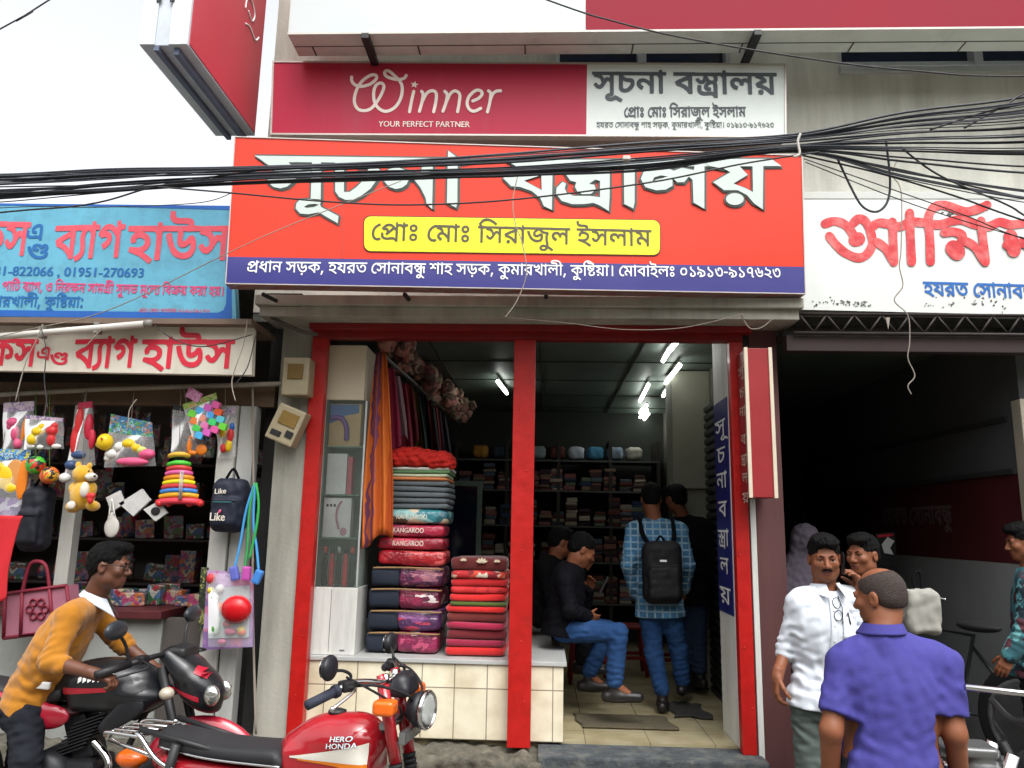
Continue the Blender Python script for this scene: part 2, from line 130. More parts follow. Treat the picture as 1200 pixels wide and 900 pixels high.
((158,-6,185,-7,194,-2,194,175,224,177,229,185,229,206,227,212,192,214,186,233,179,237,160,236,155,232,155,186,132,204,111,213,93,217,67,215,48,208,29,193,8,167,0,153,3,147,32,124,59,131,72,131,79,127,81,119,75,109,38,85,38,78,43,70,55,53,61,50,87,64,107,82,117,98,123,121,117,145,105,159,87,168,63,170,76,177,93,178,111,172,130,157,154,127,154,1),),
((124,2,145,1,167,4,195,16,216,41,225,70,222,110,212,135,200,153,172,150,147,120,133,113,128,114,125,127,125,177,243,177,248,183,247,209,240,214,200,214,198,229,192,243,183,253,171,260,147,264,92,264,69,267,58,278,55,307,24,311,20,307,18,298,19,269,26,251,40,238,59,229,80,226,145,226,156,223,161,214,-3,214,-8,212,-10,207,-10,183,-5,177,85,177,88,107,93,93,107,79,123,74,147,76,165,86,183,102,185,73,181,61,173,52,159,44,145,41,117,43,95,55,75,78,60,109,41,166,31,168,9,162,4,158,6,141,22,93,52,42,69,24,87,13),),
((178,-6,205,-7,214,-2,214,175,247,179,249,185,248,210,241,214,212,214,206,233,201,236,178,235,174,229,175,178,147,202,117,215,83,216,51,203,32,189,9,165,1,154,2,146,29,120,51,125,63,122,64,106,50,87,49,81,68,61,75,59,83,61,161,136,174,118,174,1),(101,133,87,154,75,160,61,162,75,172,93,178,112,177,132,167,134,163),),
((67,2,85,1,108,5,131,16,147,30,161,46,173,67,178,85,179,107,172,133,156,148,135,153,99,149,95,142,100,115,105,112,128,114,135,111,139,105,138,87,126,65,108,48,87,39,72,41,67,48,65,59,64,177,193,177,199,182,199,209,193,214,163,214,159,233,154,245,133,260,111,264,57,265,44,268,36,278,33,307,3,311,-4,305,-4,270,2,254,15,240,28,232,44,228,114,225,123,217,123,214,-3,214,-10,209,-11,185,-8,179,25,175,25,54,27,37,33,23,43,12),),
((135,8,173,8,199,17,220,33,232,57,232,92,226,107,216,120,229,147,229,177,217,200,193,214,153,216,121,204,91,180,82,167,77,151,78,133,85,117,102,105,122,100,129,105,135,129,133,137,118,144,124,159,137,169,157,177,174,179,187,172,190,159,185,147,175,138,149,125,143,120,144,113,155,89,163,87,183,95,192,84,193,72,188,60,179,53,167,48,143,47,126,50,108,59,93,71,77,91,65,114,39,181,27,182,8,176,3,171,10,139,24,103,41,72,56,51,91,21,113,12),),
((175,-6,204,-7,211,-2,212,117,241,112,253,105,259,97,259,90,255,84,231,82,225,78,223,51,227,44,253,42,275,47,290,59,298,79,297,109,287,127,274,138,257,147,235,152,212,154,212,177,311,177,317,183,315,211,308,214,-8,212,-11,206,-9,179,-3,177,27,176,33,161,34,157,20,146,10,127,10,106,15,91,21,89,49,95,53,102,52,118,59,123,75,121,87,107,91,91,74,78,66,59,66,42,72,23,80,21,105,26,110,34,107,47,108,54,116,57,128,56,143,47,158,31,172,11,172,-2),(172,70,153,85,131,94,128,114,119,133,97,153,74,161,72,177,111,177,116,150,128,133,144,124,172,117),(168,156,156,162,151,177,172,177,172,157),),
((182,-20,209,-22,217,-16,217,176,247,177,253,184,251,212,216,214,209,232,203,236,184,236,179,231,177,186,157,203,137,212,113,217,92,215,72,208,56,196,38,177,24,154,27,146,55,124,84,132,95,132,103,126,105,121,101,110,68,90,65,85,65,78,81,56,91,53,116,69,135,88,145,109,146,126,140,146,127,161,109,168,87,169,97,176,113,178,128,175,144,165,178,128,177,37,155,45,128,45,92,40,64,43,54,50,49,61,51,92,45,99,15,102,10,94,8,77,9,57,14,38,24,22,38,12,57,4,77,2,156,6,171,-3),),
((124,8,155,8,183,15,205,30,219,48,228,75,228,103,220,131,204,162,196,166,172,162,147,132,127,126,118,131,119,140,124,154,121,160,92,169,87,168,83,163,76,143,76,124,82,108,99,94,120,88,144,89,163,96,184,114,189,86,184,68,172,56,148,47,133,47,112,52,95,62,84,73,59,114,40,166,29,168,5,161,3,151,18,107,32,76,48,52,64,35,83,21,101,13),(-7,178,243,176,250,182,251,206,248,212,243,214,-4,214,-8,212,-11,206,-10,183),),
((177,-6,205,-7,213,-3,213,77,233,104,244,110,253,111,261,108,265,102,265,94,260,87,235,75,231,71,239,43,247,38,269,46,287,58,300,75,305,97,301,121,284,141,269,147,247,149,231,145,213,135,208,159,192,177,315,177,320,185,318,211,312,214,-8,212,-11,206,-11,185,-5,177,124,177,95,155,85,143,76,123,75,106,79,91,87,80,99,72,112,69,133,69,148,73,150,81,147,105,141,108,119,108,116,115,125,130,143,142,157,145,171,141,174,127,173,54,152,61,96,55,77,55,62,59,54,66,50,77,51,115,41,122,21,125,13,122,8,81,16,49,25,37,37,27,72,17,157,21,167,14),),
((40,-11,61,-10,71,-3,75,5,75,31,70,40,60,46,46,48,36,45,27,39,23,31,21,15,23,4,30,-6),(40,132,61,133,71,140,75,148,75,173,70,182,60,189,46,191,36,188,27,181,23,173,21,157,23,147,30,137),),
)
LINES = {
 'prop': (10546, ((0,0,0),(1,346,0),(2,1101,0),(3,1367,0),(0,2065,0),(4,2411,0),(2,3033,0),(3,3299,0),(5,3997,0),(6,4263,0),(7,4945,0),(2,5541,0),(8,5807,0),(9,6736,0),(10,6724,0),(11,7715,0),(6,8245,0),(10,8927,0),(2,9658,0),(4,9924,0))),
 'heading': (5326, ((6,0,0),(12,682,0),(13,682,0),(14,1249,0),(2,1853,0),(15,2379,0),(16,2975,0),(2,3703,0),(10,3969,0),(17,4700,0))),
 'addr1': (25764, ((18,0,0),(19,530,0),(7,1156,0),(20,1752,0),(0,2719,0),(6,3065,0),(2,3747,0),(14,4013,0),(2,4617,0),(15,4883,0),(21,5479,0),(9,6091,0),(22,6513,0),(2,7190,0),(18,7456,0),(6,8246,0),(23,8928,0),(24,9640,0),(25,10447,0),(24,10970,0),(9,11557,0),(4,11777,0),(2,12399,0),(7,12665,0),(26,13261,0),(2,13957,0),(10,14223,0),(27,14954,0),(25,15220,0),(24,15743,0),(9,16330,0),(5,16550,0),(28,16816,0),(17,17381,0),(2,18007,0),(29,18273,0),(30,18912,0),(31,19504,0),(32,20096,0),(31,20688,0),(33,21280,0),(34,21872,0),(32,22212,0),(31,22804,0),(35,23396,0),(36,23988,0),(37,24580,0),(33,25172,0))),
 'addr2': (35024, ((1,0,0),(38,755,0),(2,1351,0),(14,1617,0),(6,2481,0),(23,3163,0),(24,3875,0),(25,4682,0),(18,5205,0),(19,5735,0),(7,6361,0),(20,6957,0),(0,7924,0),(6,8270,0),(2,8952,0),(14,9218,0),(2,9822,0),(15,10088,0),(21,10684,0),(9,11296,0),(22,11718,0),(2,12395,0),(18,12661,0),(6,13451,0),(23,14133,0),(24,14845,0),(25,15652,0),(24,16175,0),(9,16762,0),(4,16982,0),(2,17604,0),(7,17870,0),(26,18466,0),(2,19162,0),(10,19428,0),(27,20159,0),(25,20425,0),(24,20948,0),(9,21535,0),(5,21755,0),(28,22021,0),(17,22586,0),(2,23212,0),(29,23478,0),(0,24117,0),(4,24463,0),(2,25085,0),(15,25351,0),(2,25947,0),(11,26213,0),(10,26743,0),(3,27474,0),(30,28172,0),(31,28764,0),(32,29356,0),(31,29948,0),(33,30540,0),(34,31132,0),(32,31472,0),(31,32064,0),(35,32656,0),(36,33248,0),(37,33840,0),(33,34432,0))),
 'kos': (1489, ((24,0,0),(6,807,0))),
 'e': (758, ((39,0,0),)),
 'ndo': (738, ((40,0,0),)),
 'bag': (1773, ((15,0,0),(41,596,0),(2,851,0),(42,1117,0))),
 'house': (2190, ((18,0,0),(2,530,0),(43,796,0),(6,1508,0))),
 'party': (22191, ((44,0,0),(2,716,0),(5,982,0),(45,1248,0),(15,2075,0),(41,2671,0),(2,2926,0),(42,3192,0),(25,3848,0),(46,4371,0),(5,5369,0),(14,5635,0),(7,6239,0),(47,6835,0),(14,7754,0),(6,8618,0),(2,9300,0),(4,9566,0),(48,10188,0),(27,10915,0),(6,11441,0),(9,12123,0),(10,12123,0),(49,12854,0),(4,13835,0),(12,14457,0),(0,14457,0),(10,14803,0),(41,15534,0),(5,16049,0),(15,16315,0),(50,16911,0),(17,17841,0),(24,18727,0),(7,19534,0),(2,20130,0),(18,20656,0),(17,21186,0),(29,21812,0))),
 'khali': (6790, ((4,0,0),(2,622,0),(7,888,0),(26,1484,0),(2,2180,0),(10,2446,0),(27,3177,0),(25,3443,0),(24,3966,0),(9,4553,0),(5,4773,0),(28,5039,0),(17,5604,0),(2,6230,0),(51,6496,0))),
 'tiny': (11966, ((1,0,0),(2,755,0),(3,1021,0),(0,1719,0),(4,2065,0),(2,2687,0),(3,2953,0),(6,3651,0),(2,4333,0),(7,4599,0),(2,5195,0),(8,5461,0),(30,6638,0),(31,7230,0),(32,7822,0),(31,8414,0),(33,9006,0),(32,9598,0),(31,10190,0),(35,10782,0),(36,11374,0))),
 'hazrat': (6253, ((18,0,0),(19,530,0),(7,1156,0),(20,1752,0),(0,2719,0),(6,3065,0),(2,3747,0),(14,4013,0),(2,4617,0),(15,4883,0),(21,5479,0),(9,6091,0))),
 'v1': (682, ((6,0,0),(12,682,0))),
 'v2': (567, ((13,0,0),)),
 'v3': (870, ((14,0,0),(2,604,0))),
 'v4': (596, ((15,0,0),)),
 'v5': (994, ((16,0,0),(2,728,0))),
 'v6': (731, ((10,0,0),)),
 'v7': (626, ((17,0,0),)),
}

# ------------------------------------------------------------------ helpers: from a pixel of the 1200x900 photograph to a point on a wall plane
_ROT3 = CAM_ROT.to_3x3()
def P(px, py, Y, b=0.0):
    """point on the vertical plane y = Y + b*x seen at a pixel"""
    d = _ROT3 @ Vector(((px - 600) / FPX, -(py - 450) / FPX, -1.0))
    t = Y / (d.y - b * d.x)
    return Vector((0, 0, CZ)) + d * t
def PZ(px, py, z):
    d = _ROT3 @ Vector(((px - 600) / FPX, -(py - 450) / FPX, -1.0))
    return Vector((0, 0, CZ)) + d * ((z - CZ) / d.z)

# ------------------------------------------------------------------ materials
def lin(c):
    if isinstance(c, str):
        c = tuple(int(c[i:i + 2], 16) / 255 for i in (0, 2, 4))
    return tuple((x / 12.92 if x <= 0.04045 else ((x + 0.055) / 1.055) ** 2.4) for x in c)
_MC = {}
def M(name, col, rough=0.6, var=0.12, scale=8.0, bump=0.0, bscale=40.0, metal=0.0, dirt=None, streak=False, coat=0.0, spec=0.4, sheen=0.0, trans=0.0, alpha=1.0):
    """procedural painted / plastered / cloth surface: base colour with noise wear, optional dirt patches and bump"""
    if name in _MC: return _MC[name]
    m = bpy.data.materials.new(name); m.use_nodes = True; n = m.node_tree.nodes; l = m.node_tree.links
    bs = n['Principled BSDF']; c = lin(col)
    bs.inputs['Roughness'].default_value = rough; bs.inputs['Metallic'].default_value = metal
    bs.inputs['Specular IOR Level'].default_value = spec; bs.inputs['Coat Weight'].default_value = coat; bs.inputs['Coat Roughness'].default_value = 0.08
    if sheen: bs.inputs['Sheen Weight'].default_value = sheen
    if trans: bs.inputs['Transmission Weight'].default_value = trans
    if alpha < 1: bs.inputs['Alpha'].default_value = alpha
    tc = n.new('ShaderNodeTexCoord'); mp = n.new('ShaderNodeMapping'); l.new(tc.outputs['Object'], mp.inputs['Vector'])
    if streak: mp.inputs['Scale'].default_value = (1, 1, 0.12)
    no = n.new('ShaderNodeTexNoise'); no.inputs['Scale'].default_value = scale; no.inputs['Detail'].default_value = 6; no.inputs['Roughness'].default_value = 0.62
    l.new(mp.outputs[0], no.inputs['Vector'])
    rp = n.new('ShaderNodeValToRGB'); e = rp.color_ramp.elements
    e[0].position = 0.3; e[1].position = 0.72
    e[0].color = tuple(max(0, x * (1 - var)) for x in c) + (1,); e[1].color = tuple(min(1, x * (1 + var)) for x in c) + (1,)
    l.new(no.outputs['Fac'], rp.inputs['Fac']); out = rp.outputs[0]
    if dirt:
        dc, amt, ds = dirt
        n2 = n.new('ShaderNodeTexNoise'); n2.inputs['Scale'].default_value = ds; n2.inputs['Detail'].default_value = 8; n2.inputs['Roughness'].default_value = 0.7
        l.new(mp.outputs[0], n2.inputs['Vector'])
        r2 = n.new('ShaderNodeValToRGB'); r2.color_ramp.elements[0].position = 0.62 - 0.25 * amt; r2.color_ramp.elements[1].position = 0.80 - 0.1 * amt
        r2.color_ramp.elements[1].color = (amt, amt, amt, 1); l.new(n2.outputs['Fac'], r2.inputs['Fac'])
        mx = n.new('ShaderNodeMix'); mx.data_type = 'RGBA'; l.new(r2.outputs[0], mx.inputs['Factor']); l.new(out, mx.inputs['A']); mx.inputs['B'].default_value = lin(dc) + (1,)
        out = mx.outputs['Result']
    l.new(out, bs.inputs['Base Color'])
    if rough > 0.08:
        mr = n.new('ShaderNodeMapRange'); mr.inputs['To Min'].default_value = max(0, rough - 0.1); mr.inputs['To Max'].default_value = min(1, rough + 0.12)
        l.new(no.outputs['Fac'], mr.inputs['Value']); l.new(mr.outputs[0], bs.inputs['Roughness'])
    if bump:
        n3 = n.new('ShaderNodeTexNoise'); n3.inputs['Scale'].default_value = bscale; n3.inputs['Detail'].default_value = 5; l.new(tc.outputs['Object'], n3.inputs['Vector'])
        b = n.new('ShaderNodeBump'); b.inputs['Strength'].default_value = bump; b.inputs['Distance'].default_value = 0.01
        l.new(n3.outputs['Fac'], b.inputs['Height']); l.new(b.outputs[0], bs.inputs['Normal'])
    _MC[name] = m; return m
def emis(name, col, strength):
    if name in _MC: return _MC[name]
    m = bpy.data.materials.new(name); m.use_nodes = True; bs = m.node_tree.nodes['Principled BSDF']
    bs.inputs['Base Color'].default_value = lin(col) + (1,); bs.inputs['Emission Color'].default_value = lin(col) + (1,); bs.inputs['Emission Strength'].default_value = strength
    _MC[name] = m; return m
def clear(name, col='ffffff', amt=0.18, rough=0.12):
    """thin clear plastic or glass sheet: mostly see-through with a gloss"""
    if name in _MC: return _MC[name]
    m = bpy.data.materials.new(name); m.use_nodes = True; n = m.node_tree.nodes; l = m.node_tree.links
    bs = n['Principled BSDF']; bs.inputs['Base Color'].default_value = lin(col) + (1,); bs.inputs['Roughness'].default_value = rough
    bs.inputs['Alpha'].default_value = amt; bs.inputs['Specular IOR Level'].default_value = 0.8
    no = n.new('ShaderNodeTexNoise'); no.inputs['Scale'].default_value = 25
    b = n.new('ShaderNodeBump'); b.inputs['Strength'].default_value = 0.4; l.new(no.outputs['Fac'], b.inputs['Height']); l.new(b.outputs[0], bs.inputs['Normal'])
    fr = n.new('ShaderNodeFresnel'); fr.inputs['IOR'].default_value = 1.5; l.new(b.outputs[0], fr.inputs['Normal'])
    ad = n.new('ShaderNodeMath'); ad.operation = 'ADD'; ad.inputs[1].default_value = amt; l.new(fr.outputs[0], ad.inputs[0]); l.new(ad.outputs[0], bs.inputs['Alpha'])
    _MC[name] = m; return m
def stripes(name, cols, axis='z', period=0.2, rough=0.8, wob=0.3, pos=None, bump=0.0):
    """woven / printed stripes along one axis"""
    if name in _MC: return _MC[name]
    m = bpy.data.materials.new(name); m.use_nodes = True; n = m.node_tree.nodes; l = m.node_tree.links; bs = n['Principled BSDF']
    bs.inputs['Roughness'].default_value = rough
    tc = n.new('ShaderNodeTexCoord'); sx = n.new('ShaderNodeSeparateXYZ'); l.new(tc.outputs['Object'], sx.inputs[0])
    no = n.new('ShaderNodeTexNoise'); no.inputs['Scale'].default_value = 6; l.new(tc.outputs['Object'], no.inputs['Vector'])
    a = n.new('ShaderNodeMath'); a.operation = 'MULTIPLY_ADD'; l.new(no.outputs['Fac'], a.inputs[0]); a.inputs[1].default_value = wob * period; l.new(sx.outputs['XYZ'.index(axis.upper())], a.inputs[2])
    d = n.new('ShaderNodeMath'); d.operation = 'DIVIDE'; l.new(a.outputs[0], d.inputs[0]); d.inputs[1].default_value = period
    f = n.new('ShaderNodeMath'); f.operation = 'FRACT'; l.new(d.outputs[0], f.inputs[0])
    rp = n.new('ShaderNodeValToRGB'); rp.color_ramp.interpolation = 'CONSTANT'
    k = len(cols)
    for i, c in enumerate(cols):
        p = pos[i] if pos else i / k
        e = rp.color_ramp.elements[i] if i < 2 else rp.color_ramp.elements.new(p)
        e.position = p; e.color = lin(c) + (1,)
    l.new(f.outputs[0], rp.inputs['Fac']); l.new(rp.outputs[0], bs.inputs['Base Color'])
    _MC[name] = m; return m
def prints(name, cols, scale=14.0, rough=0.6, kind='voronoi', coat=0.0, stretch=(1, 1, 1)):
    """busy printed cloth / packaging: random cells of a few colours"""
    if name in _MC: return _MC[name]
    m = bpy.data.materials.new(name); m.use_nodes = True; n = m.node_tree.nodes; l = m.node_tree.links; bs = n['Principled BSDF']
    bs.inputs['Roughness'].default_value = rough; bs.inputs['Coat Weight'].default_value = coat
    tc = n.new('ShaderNodeTexCoord'); mp = n.new('ShaderNodeMapping'); mp.inputs['Scale'].default_value = stretch; l.new(tc.outputs['Object'], mp.inputs[0])
    no = n.new('ShaderNodeTexNoise'); no.inputs['Scale'].default_value = scale * 0.8; no.inputs['Detail'].default_value = 3; l.new(mp.outputs[0], no.inputs['Vector'])
    mx = n.new('ShaderNodeMix'); mx.data_type = 'VECTOR'; mx.inputs['Factor'].default_value = 0.12; l.new(mp.outputs[0], mx.inputs['A']); l.new(no.outputs['Color'], mx.inputs['B'])
    if kind == 'voronoi':
        v = n.new('ShaderNodeTexVoronoi'); v.inputs['Scale'].default_value = scale; l.new(mx.outputs['Result'], v.inputs['Vector'])
        sp = n.new('ShaderNodeSeparateColor'); l.new(v.outputs['Color'], sp.inputs[0]); fac = sp.outputs[0]
    else:
        v = n.new('ShaderNodeTexNoise'); v.inputs['Scale'].default_value = scale; v.inputs['Detail'].default_value = 4; l.new(mp.outputs[0], v.inputs['Vector'])
        mr = n.new('ShaderNodeMapRange'); mr.inputs['From Min'].default_value = 0.3; mr.inputs['From Max'].default_value = 0.7; l.new(v.outputs['Fac'], mr.inputs['Value']); fac = mr.outputs[0]
    rp = n.new('ShaderNodeValToRGB'); rp.color_ramp.interpolation = 'CONSTANT' if kind == 'voronoi' else 'EASE'
    for i, c in enumerate(cols):
        p = i / len(cols); e = rp.color_ramp.elements[i] if i < 2 else rp.color_ramp.elements.new(p); e.position = p; e.color = lin(c) + (1,)
    l.new(fac, rp.inputs['Fac']); l.new(rp.outputs[0], bs.inputs['Base Color'])
    if coat:
        n3 = n.new('ShaderNodeTexNoise'); n3.inputs['Scale'].default_value = 26; n3.inputs['Detail'].default_value = 2; n3.inputs['Distortion'].default_value = 1.2; l.new(tc.outputs['Object'], n3.inputs['Vector'])
        b = n.new('ShaderNodeBump'); b.inputs['Strength'].default_value = 0.55; b.inputs['Distance'].default_value = 0.02; l.new(n3.outputs['Fac'], b.inputs['Height']); l.new(b.outputs[0], bs.inputs['Coat Normal']); l.new(b.outputs[0], bs.inputs['Normal'])
    _MC[name] = m; return m
def tiles(name, col, grout, w, h, rough=0.25, off=(0, 0, 0), axis='xz', mortar=0.004, var=0.06, offset=0.0):
    """glazed tiles / planks laid on a grid in real metres"""
    if name in _MC: return _MC[name]
    m = bpy.data.materials.new(name); m.use_nodes = True; n = m.node_tree.nodes; l = m.node_tree.links; bs = n['Principled BSDF']
    tc = n.new('ShaderNodeTexCoord'); sx = n.new('ShaderNodeSeparateXYZ'); l.new(tc.outputs['Object'], sx.inputs[0]); cb = n.new('ShaderNodeCombineXYZ')
    l.new(sx.outputs['XYZ'.index(axis[0].upper())], cb.inputs[0]); l.new(sx.outputs['XYZ'.index(axis[1].upper())], cb.inputs[1])
    mp = n.new('ShaderNodeMapping'); mp.inputs['Location'].default_value = off; l.new(cb.outputs[0], mp.inputs[0])
    br = n.new('ShaderNodeTexBrick'); br.offset = offset; br.inputs['Scale'].default_value = 1; br.inputs['Brick Width'].default_value = w; br.inputs['Row Height'].default_value = h
    br.inputs['Mortar Size'].default_value = mortar; br.inputs['Mortar Smooth'].default_value = 0.3
    c = lin(col); br.inputs['Color1'].default_value = tuple(x * (1 - var) for x in c) + (1,); br.inputs['Color2'].default_value = tuple(min(1, x * (1 + var)) for x in c) + (1,)
    br.inputs['Mortar'].default_value = lin(grout) + (1,); l.new(mp.outputs[0], br.inputs['Vector'])
    no = n.new('ShaderNodeTexNoise'); no.inputs['Scale'].default_value = 5; no.inputs['Detail'].default_value = 6; l.new(tc.outputs['Object'], no.inputs['Vector'])
    mx = n.new('ShaderNodeMix'); mx.data_type = 'RGBA'; mx.blend_type = 'MULTIPLY'; mx.inputs['Factor'].default_value = 1
    rp = n.new('ShaderNodeValToRGB'); rp.color_ramp.elements[0].position = .3; rp.color_ramp.elements[0].color = (.74, .70, .62, 1); rp.color_ramp.elements[1].position = .6
    l.new(no.outputs['Fac'], rp.inputs[0]); l.new(br.outputs['Color'], mx.inputs['A']); l.new(rp.outputs[0], mx.inputs['B']); l.new(mx.outputs['Result'], bs.inputs['Base Color'])
    bs.inputs['Roughness'].default_value = rough
    b = n.new('ShaderNodeBump'); b.inputs['Strength'].default_value = 0.3; b.inputs['Distance'].default_value = 0.003; b.invert = True; l.new(br.outputs['Fac'], b.inputs['Height']); l.new(b.outputs[0], bs.inputs['Normal'])
    _MC[name] = m; return m

# ------------------------------------------------------------------ objects: things, parts
def chain(o):
    m = Matrix.Identity(4)
    while o is not None:
        m = o.matrix_basis @ m; o = o.parent
    return m
def meta(o, label=None, cat=None, group=None, kind=None):
    if label: o['label'] = label
    if cat: o['category'] = cat
    if group: o['group'] = group
    if kind: o['kind'] = kind
    return o
def thing(name, label, cat, loc=(0, 0, 0), rz=0.0, group=None):
    o = bpy.data.objects.new(name, None); COL.objects.link(o); o.empty_display_size = 0.1
    o.location = loc; o.rotation_euler = (0, 0, rz); return meta(o, label, cat, group)
class MB:
    """collects shapes and links them as ONE mesh object"""
    def __init__(s): s.v = []; s.f = []; s.mi = []; s.sm = []; s.cur = 0
    def add(s, vs, fs, smooth=False):
        k = len(s.v); s.v += [tuple(v) for v in vs]
        for f in fs: s.f.append(tuple(i + k for i in f)); s.mi.append(s.cur); s.sm.append(smooth)
        return s
    def box(s, c, d, bev=0.0, rot=None):
        bm = bmesh.new(); bmesh.ops.create_cube(bm, size=1.0)
        bmesh.ops.scale(bm, vec=d, verts=bm.verts)
        if bev > 0:
            b = min(bev, min(d) * 0.45)
            bmesh.ops.bevel(bm, geom=list(bm.edges), offset=b, segments=2, affect='EDGES', profile=0.6)
        if rot is not None: bmesh.ops.rotate(bm, cent=(0, 0, 0), matrix=rot if isinstance(rot, Matrix) else Euler(rot).to_matrix(), verts=bm.verts)
        bmesh.ops.translate(bm, vec=c, verts=bm.verts); bm.verts.index_update()
        s.add([v.co[:] for v in bm.verts], [[v.index for v in f.verts] for f in bm.faces], False); bm.free(); return s
    def bx(s, x0, x1, y0, y1, z0, z1, bev=0.0):
        return s.box(((x0 + x1) / 2, (y0 + y1) / 2, (z0 + z1) / 2), (abs(x1 - x0), abs(y1 - y0), abs(z1 - z0)), bev)
    def quad(s, a, b, c, d): return s.add([a, b, c, d], [(0, 1, 2, 3)])
    def tube(s, pts, r, n=8, cap=True, smooth=True):
        pts = [Vector(p) for p in pts]; rs = r if isinstance(r, (list, tuple)) else [r] * len(pts)
        vs = []; fs = []; up = None
        for i, p in enumerate(pts):
            t = (pts[min(i + 1, len(pts) - 1)] - pts[max(i - 1, 0)])
            if t.length < 1e-9: t = Vector((0, 0, 1))
            t.normalize()
            if up is None:
                a = Vector((0, 0, 1)) if abs(t.z) < 0.9 else Vector((1, 0, 0)); up = (a - t * a.dot(t)).normalized()
            else:
                up = (up - t * up.dot(t)); up = up.normalized() if up.length > 1e-6 else t.orthogonal().normalized()
            bi = t.cross(up)
            for k in range(n):
                a = 2 * math.pi * k / n; vs.append(p + (up * math.cos(a) + bi * math.sin(a)) * rs[i])
        for i in range(len(pts) - 1):
            for k in range(n): fs.append((i * n + k, i * n + (k + 1) % n, (i + 1) * n + (k + 1) % n, (i + 1) * n + k))
        if cap: fs.append(tuple(range(n))[::-1]); fs.append(tuple((len(pts) - 1) * n + k for k in range(n)))
        return s.add(vs, fs, smooth)
    def lathe(s, prof, n=24, mat=None, smooth=True):
        """profile of (radius, height) turned about local z, then moved by mat"""
        mat = mat or Matrix.Identity(4); vs = []; fs = []
        for r, h in prof:
            for k in range(n):
                a = 2 * math.pi * k / n; vs.append(mat @ Vector((r * math.cos(a), r * math.sin(a), h)))
        m = len(prof)
        for i in range(m - 1):
            for k in range(n): fs.append((i * n + k, i * n + (k + 1) % n, (i + 1) * n + (k + 1) % n, (i + 1) * n + k))
        fs.append(tuple(range(n))[::-1]); fs.append(tuple((m - 1) * n + k for k in range(n)))
        return s.add(vs, fs, smooth)
    def ell(s, c, r, n=16, rot=None, smooth=True):
        c = Vector(c); r = (r, r, r) if not hasattr(r, '__len__') else r; vs = []; fs = []; m = n // 2
        rm = Euler(rot).to_matrix() if rot is not None and not isinstance(rot, Matrix) else (rot or Matrix.Identity(3))
        for i in range(m + 1):
            th = math.pi * i / m
            for k in range(n):
                a = 2 * math.pi * k / n
                vs.append(c + rm @ Vector((r[0] * math.sin(th) * math.cos(a), r[1] * math.sin(th) * math.sin(a), r[2] * math.cos(th))))
        for i in range(m):
            for k in range(n): fs.append((i * n + k, (i + 1) * n + k, (i + 1) * n + (k + 1) % n, i * n + (k + 1) % n))
        return s.add(vs, fs, smooth)
    def grid(s, fn, nu, nv, smooth=True, thick=0.0, nrm=None):
        """sheet from fn(u, v); with thick it becomes a thin solid pushed along nrm"""
        vs = [Vector(fn(i / nu, j / nv)) for i in range(nu + 1) for j in range(nv + 1)]; w = nv + 1
        fs = [(i * w + j, (i + 1) * w + j, (i + 1) * w + j + 1, i * w + j + 1) for i in range(nu) for j in range(nv)]
        if thick:
            k = len(vs); nr = Vector(nrm) * thick; vs2 = [v + nr for v in vs]
            fs2 = [tuple(i + k for i in f[::-1]) for f in fs]
            ed = [(i * w, (i + 1) * w) for i in range(nu)] + [((i + 1) * w + nv, i * w + nv) for i in range(nu)] + [(j + 1, j) for j in range(nv)] + [(nu * w + j, nu * w + j + 1) for j in range(nv)]
            vs += vs2; fs += fs2 + [(b, a, a + k, b + k) for a, b in ed]
        return s.add(vs, fs, smooth)
    def prism(s, poly, off, smooth=False):
        """flat polygon (3-D points) extruded by the vector off"""
        n = len(poly); off = Vector(off); vs = [Vector(p) for p in poly] + [Vector(p) + off for p in poly]
        fs = [tuple(range(n))[::-1], tuple(range(n, 2 * n))] + [(i, (i + 1) % n, n + (i + 1) % n, n + i) for i in range(n)]
        return s.add(vs, fs, smooth)
    def mat(s, k): s.cur = k; return s
    def build(s, name, mats, parent=None, local=False, smooth=None, label=None, angle=None):
        me = bpy.data.meshes.new(name); me.from_pydata([tuple(v) for v in s.v], [], s.f)
        for m in (mats if isinstance(mats, (list, tuple)) else [mats]): me.materials.append(m)
        me.polygons.foreach_set('material_index', s.mi); me.polygons.foreach_set('use_smooth', [bool(x) if smooth is None else smooth for x in s.sm])
        bm = bmesh.new(); bm.from_mesh(me); bmesh.ops.recalc_face_normals(bm, faces=bm.faces); bm.to_mesh(me); bm.free()
        o = bpy.data.objects.new(name, me); COL.objects.link(o)
        if parent is not None:
            o.parent = parent
            if not local: me.transform(chain(parent).inverted())
        elif not local and s.v:
            a = np.array([tuple(v) for v in s.v]); b = Vector(((a[:, 0].min() + a[:, 0].max()) / 2, (a[:, 1].min() + a[:, 1].max()) / 2, a[:, 2].min()))
            me.transform(Matrix.Translation(-b)); o.location = b
        me.update()
        if label: o['label'] = label
        return o
def copy_tree(o, parent=None):
    c = o.copy(); COL.objects.link(c); c.parent = parent
    for ch in list(o.children): copy_tree(ch, c)
    return c
def bez(pts, n=8):
    """Catmull-Rom through points (any dimension)"""
    pts = [Vector(p) for p in pts]
    if len(pts) < 3: return pts
    out = []
    for i in range(len(pts) - 1):
        p0 = pts[max(i - 1, 0)]; p1 = pts[i]; p2 = pts[i + 1]; p3 = pts[min(i + 2, len(pts) - 1)]
        for k in range(n):
            t = k / n; out.append(0.5 * ((2 * p1) + (p2 - p0) * t + (2 * p0 - 5 * p1 + 4 * p2 - p3) * t * t + (3 * p1 - p0 - 3 * p2 + p3) * t ** 3))
    return out + [pts[-1]]

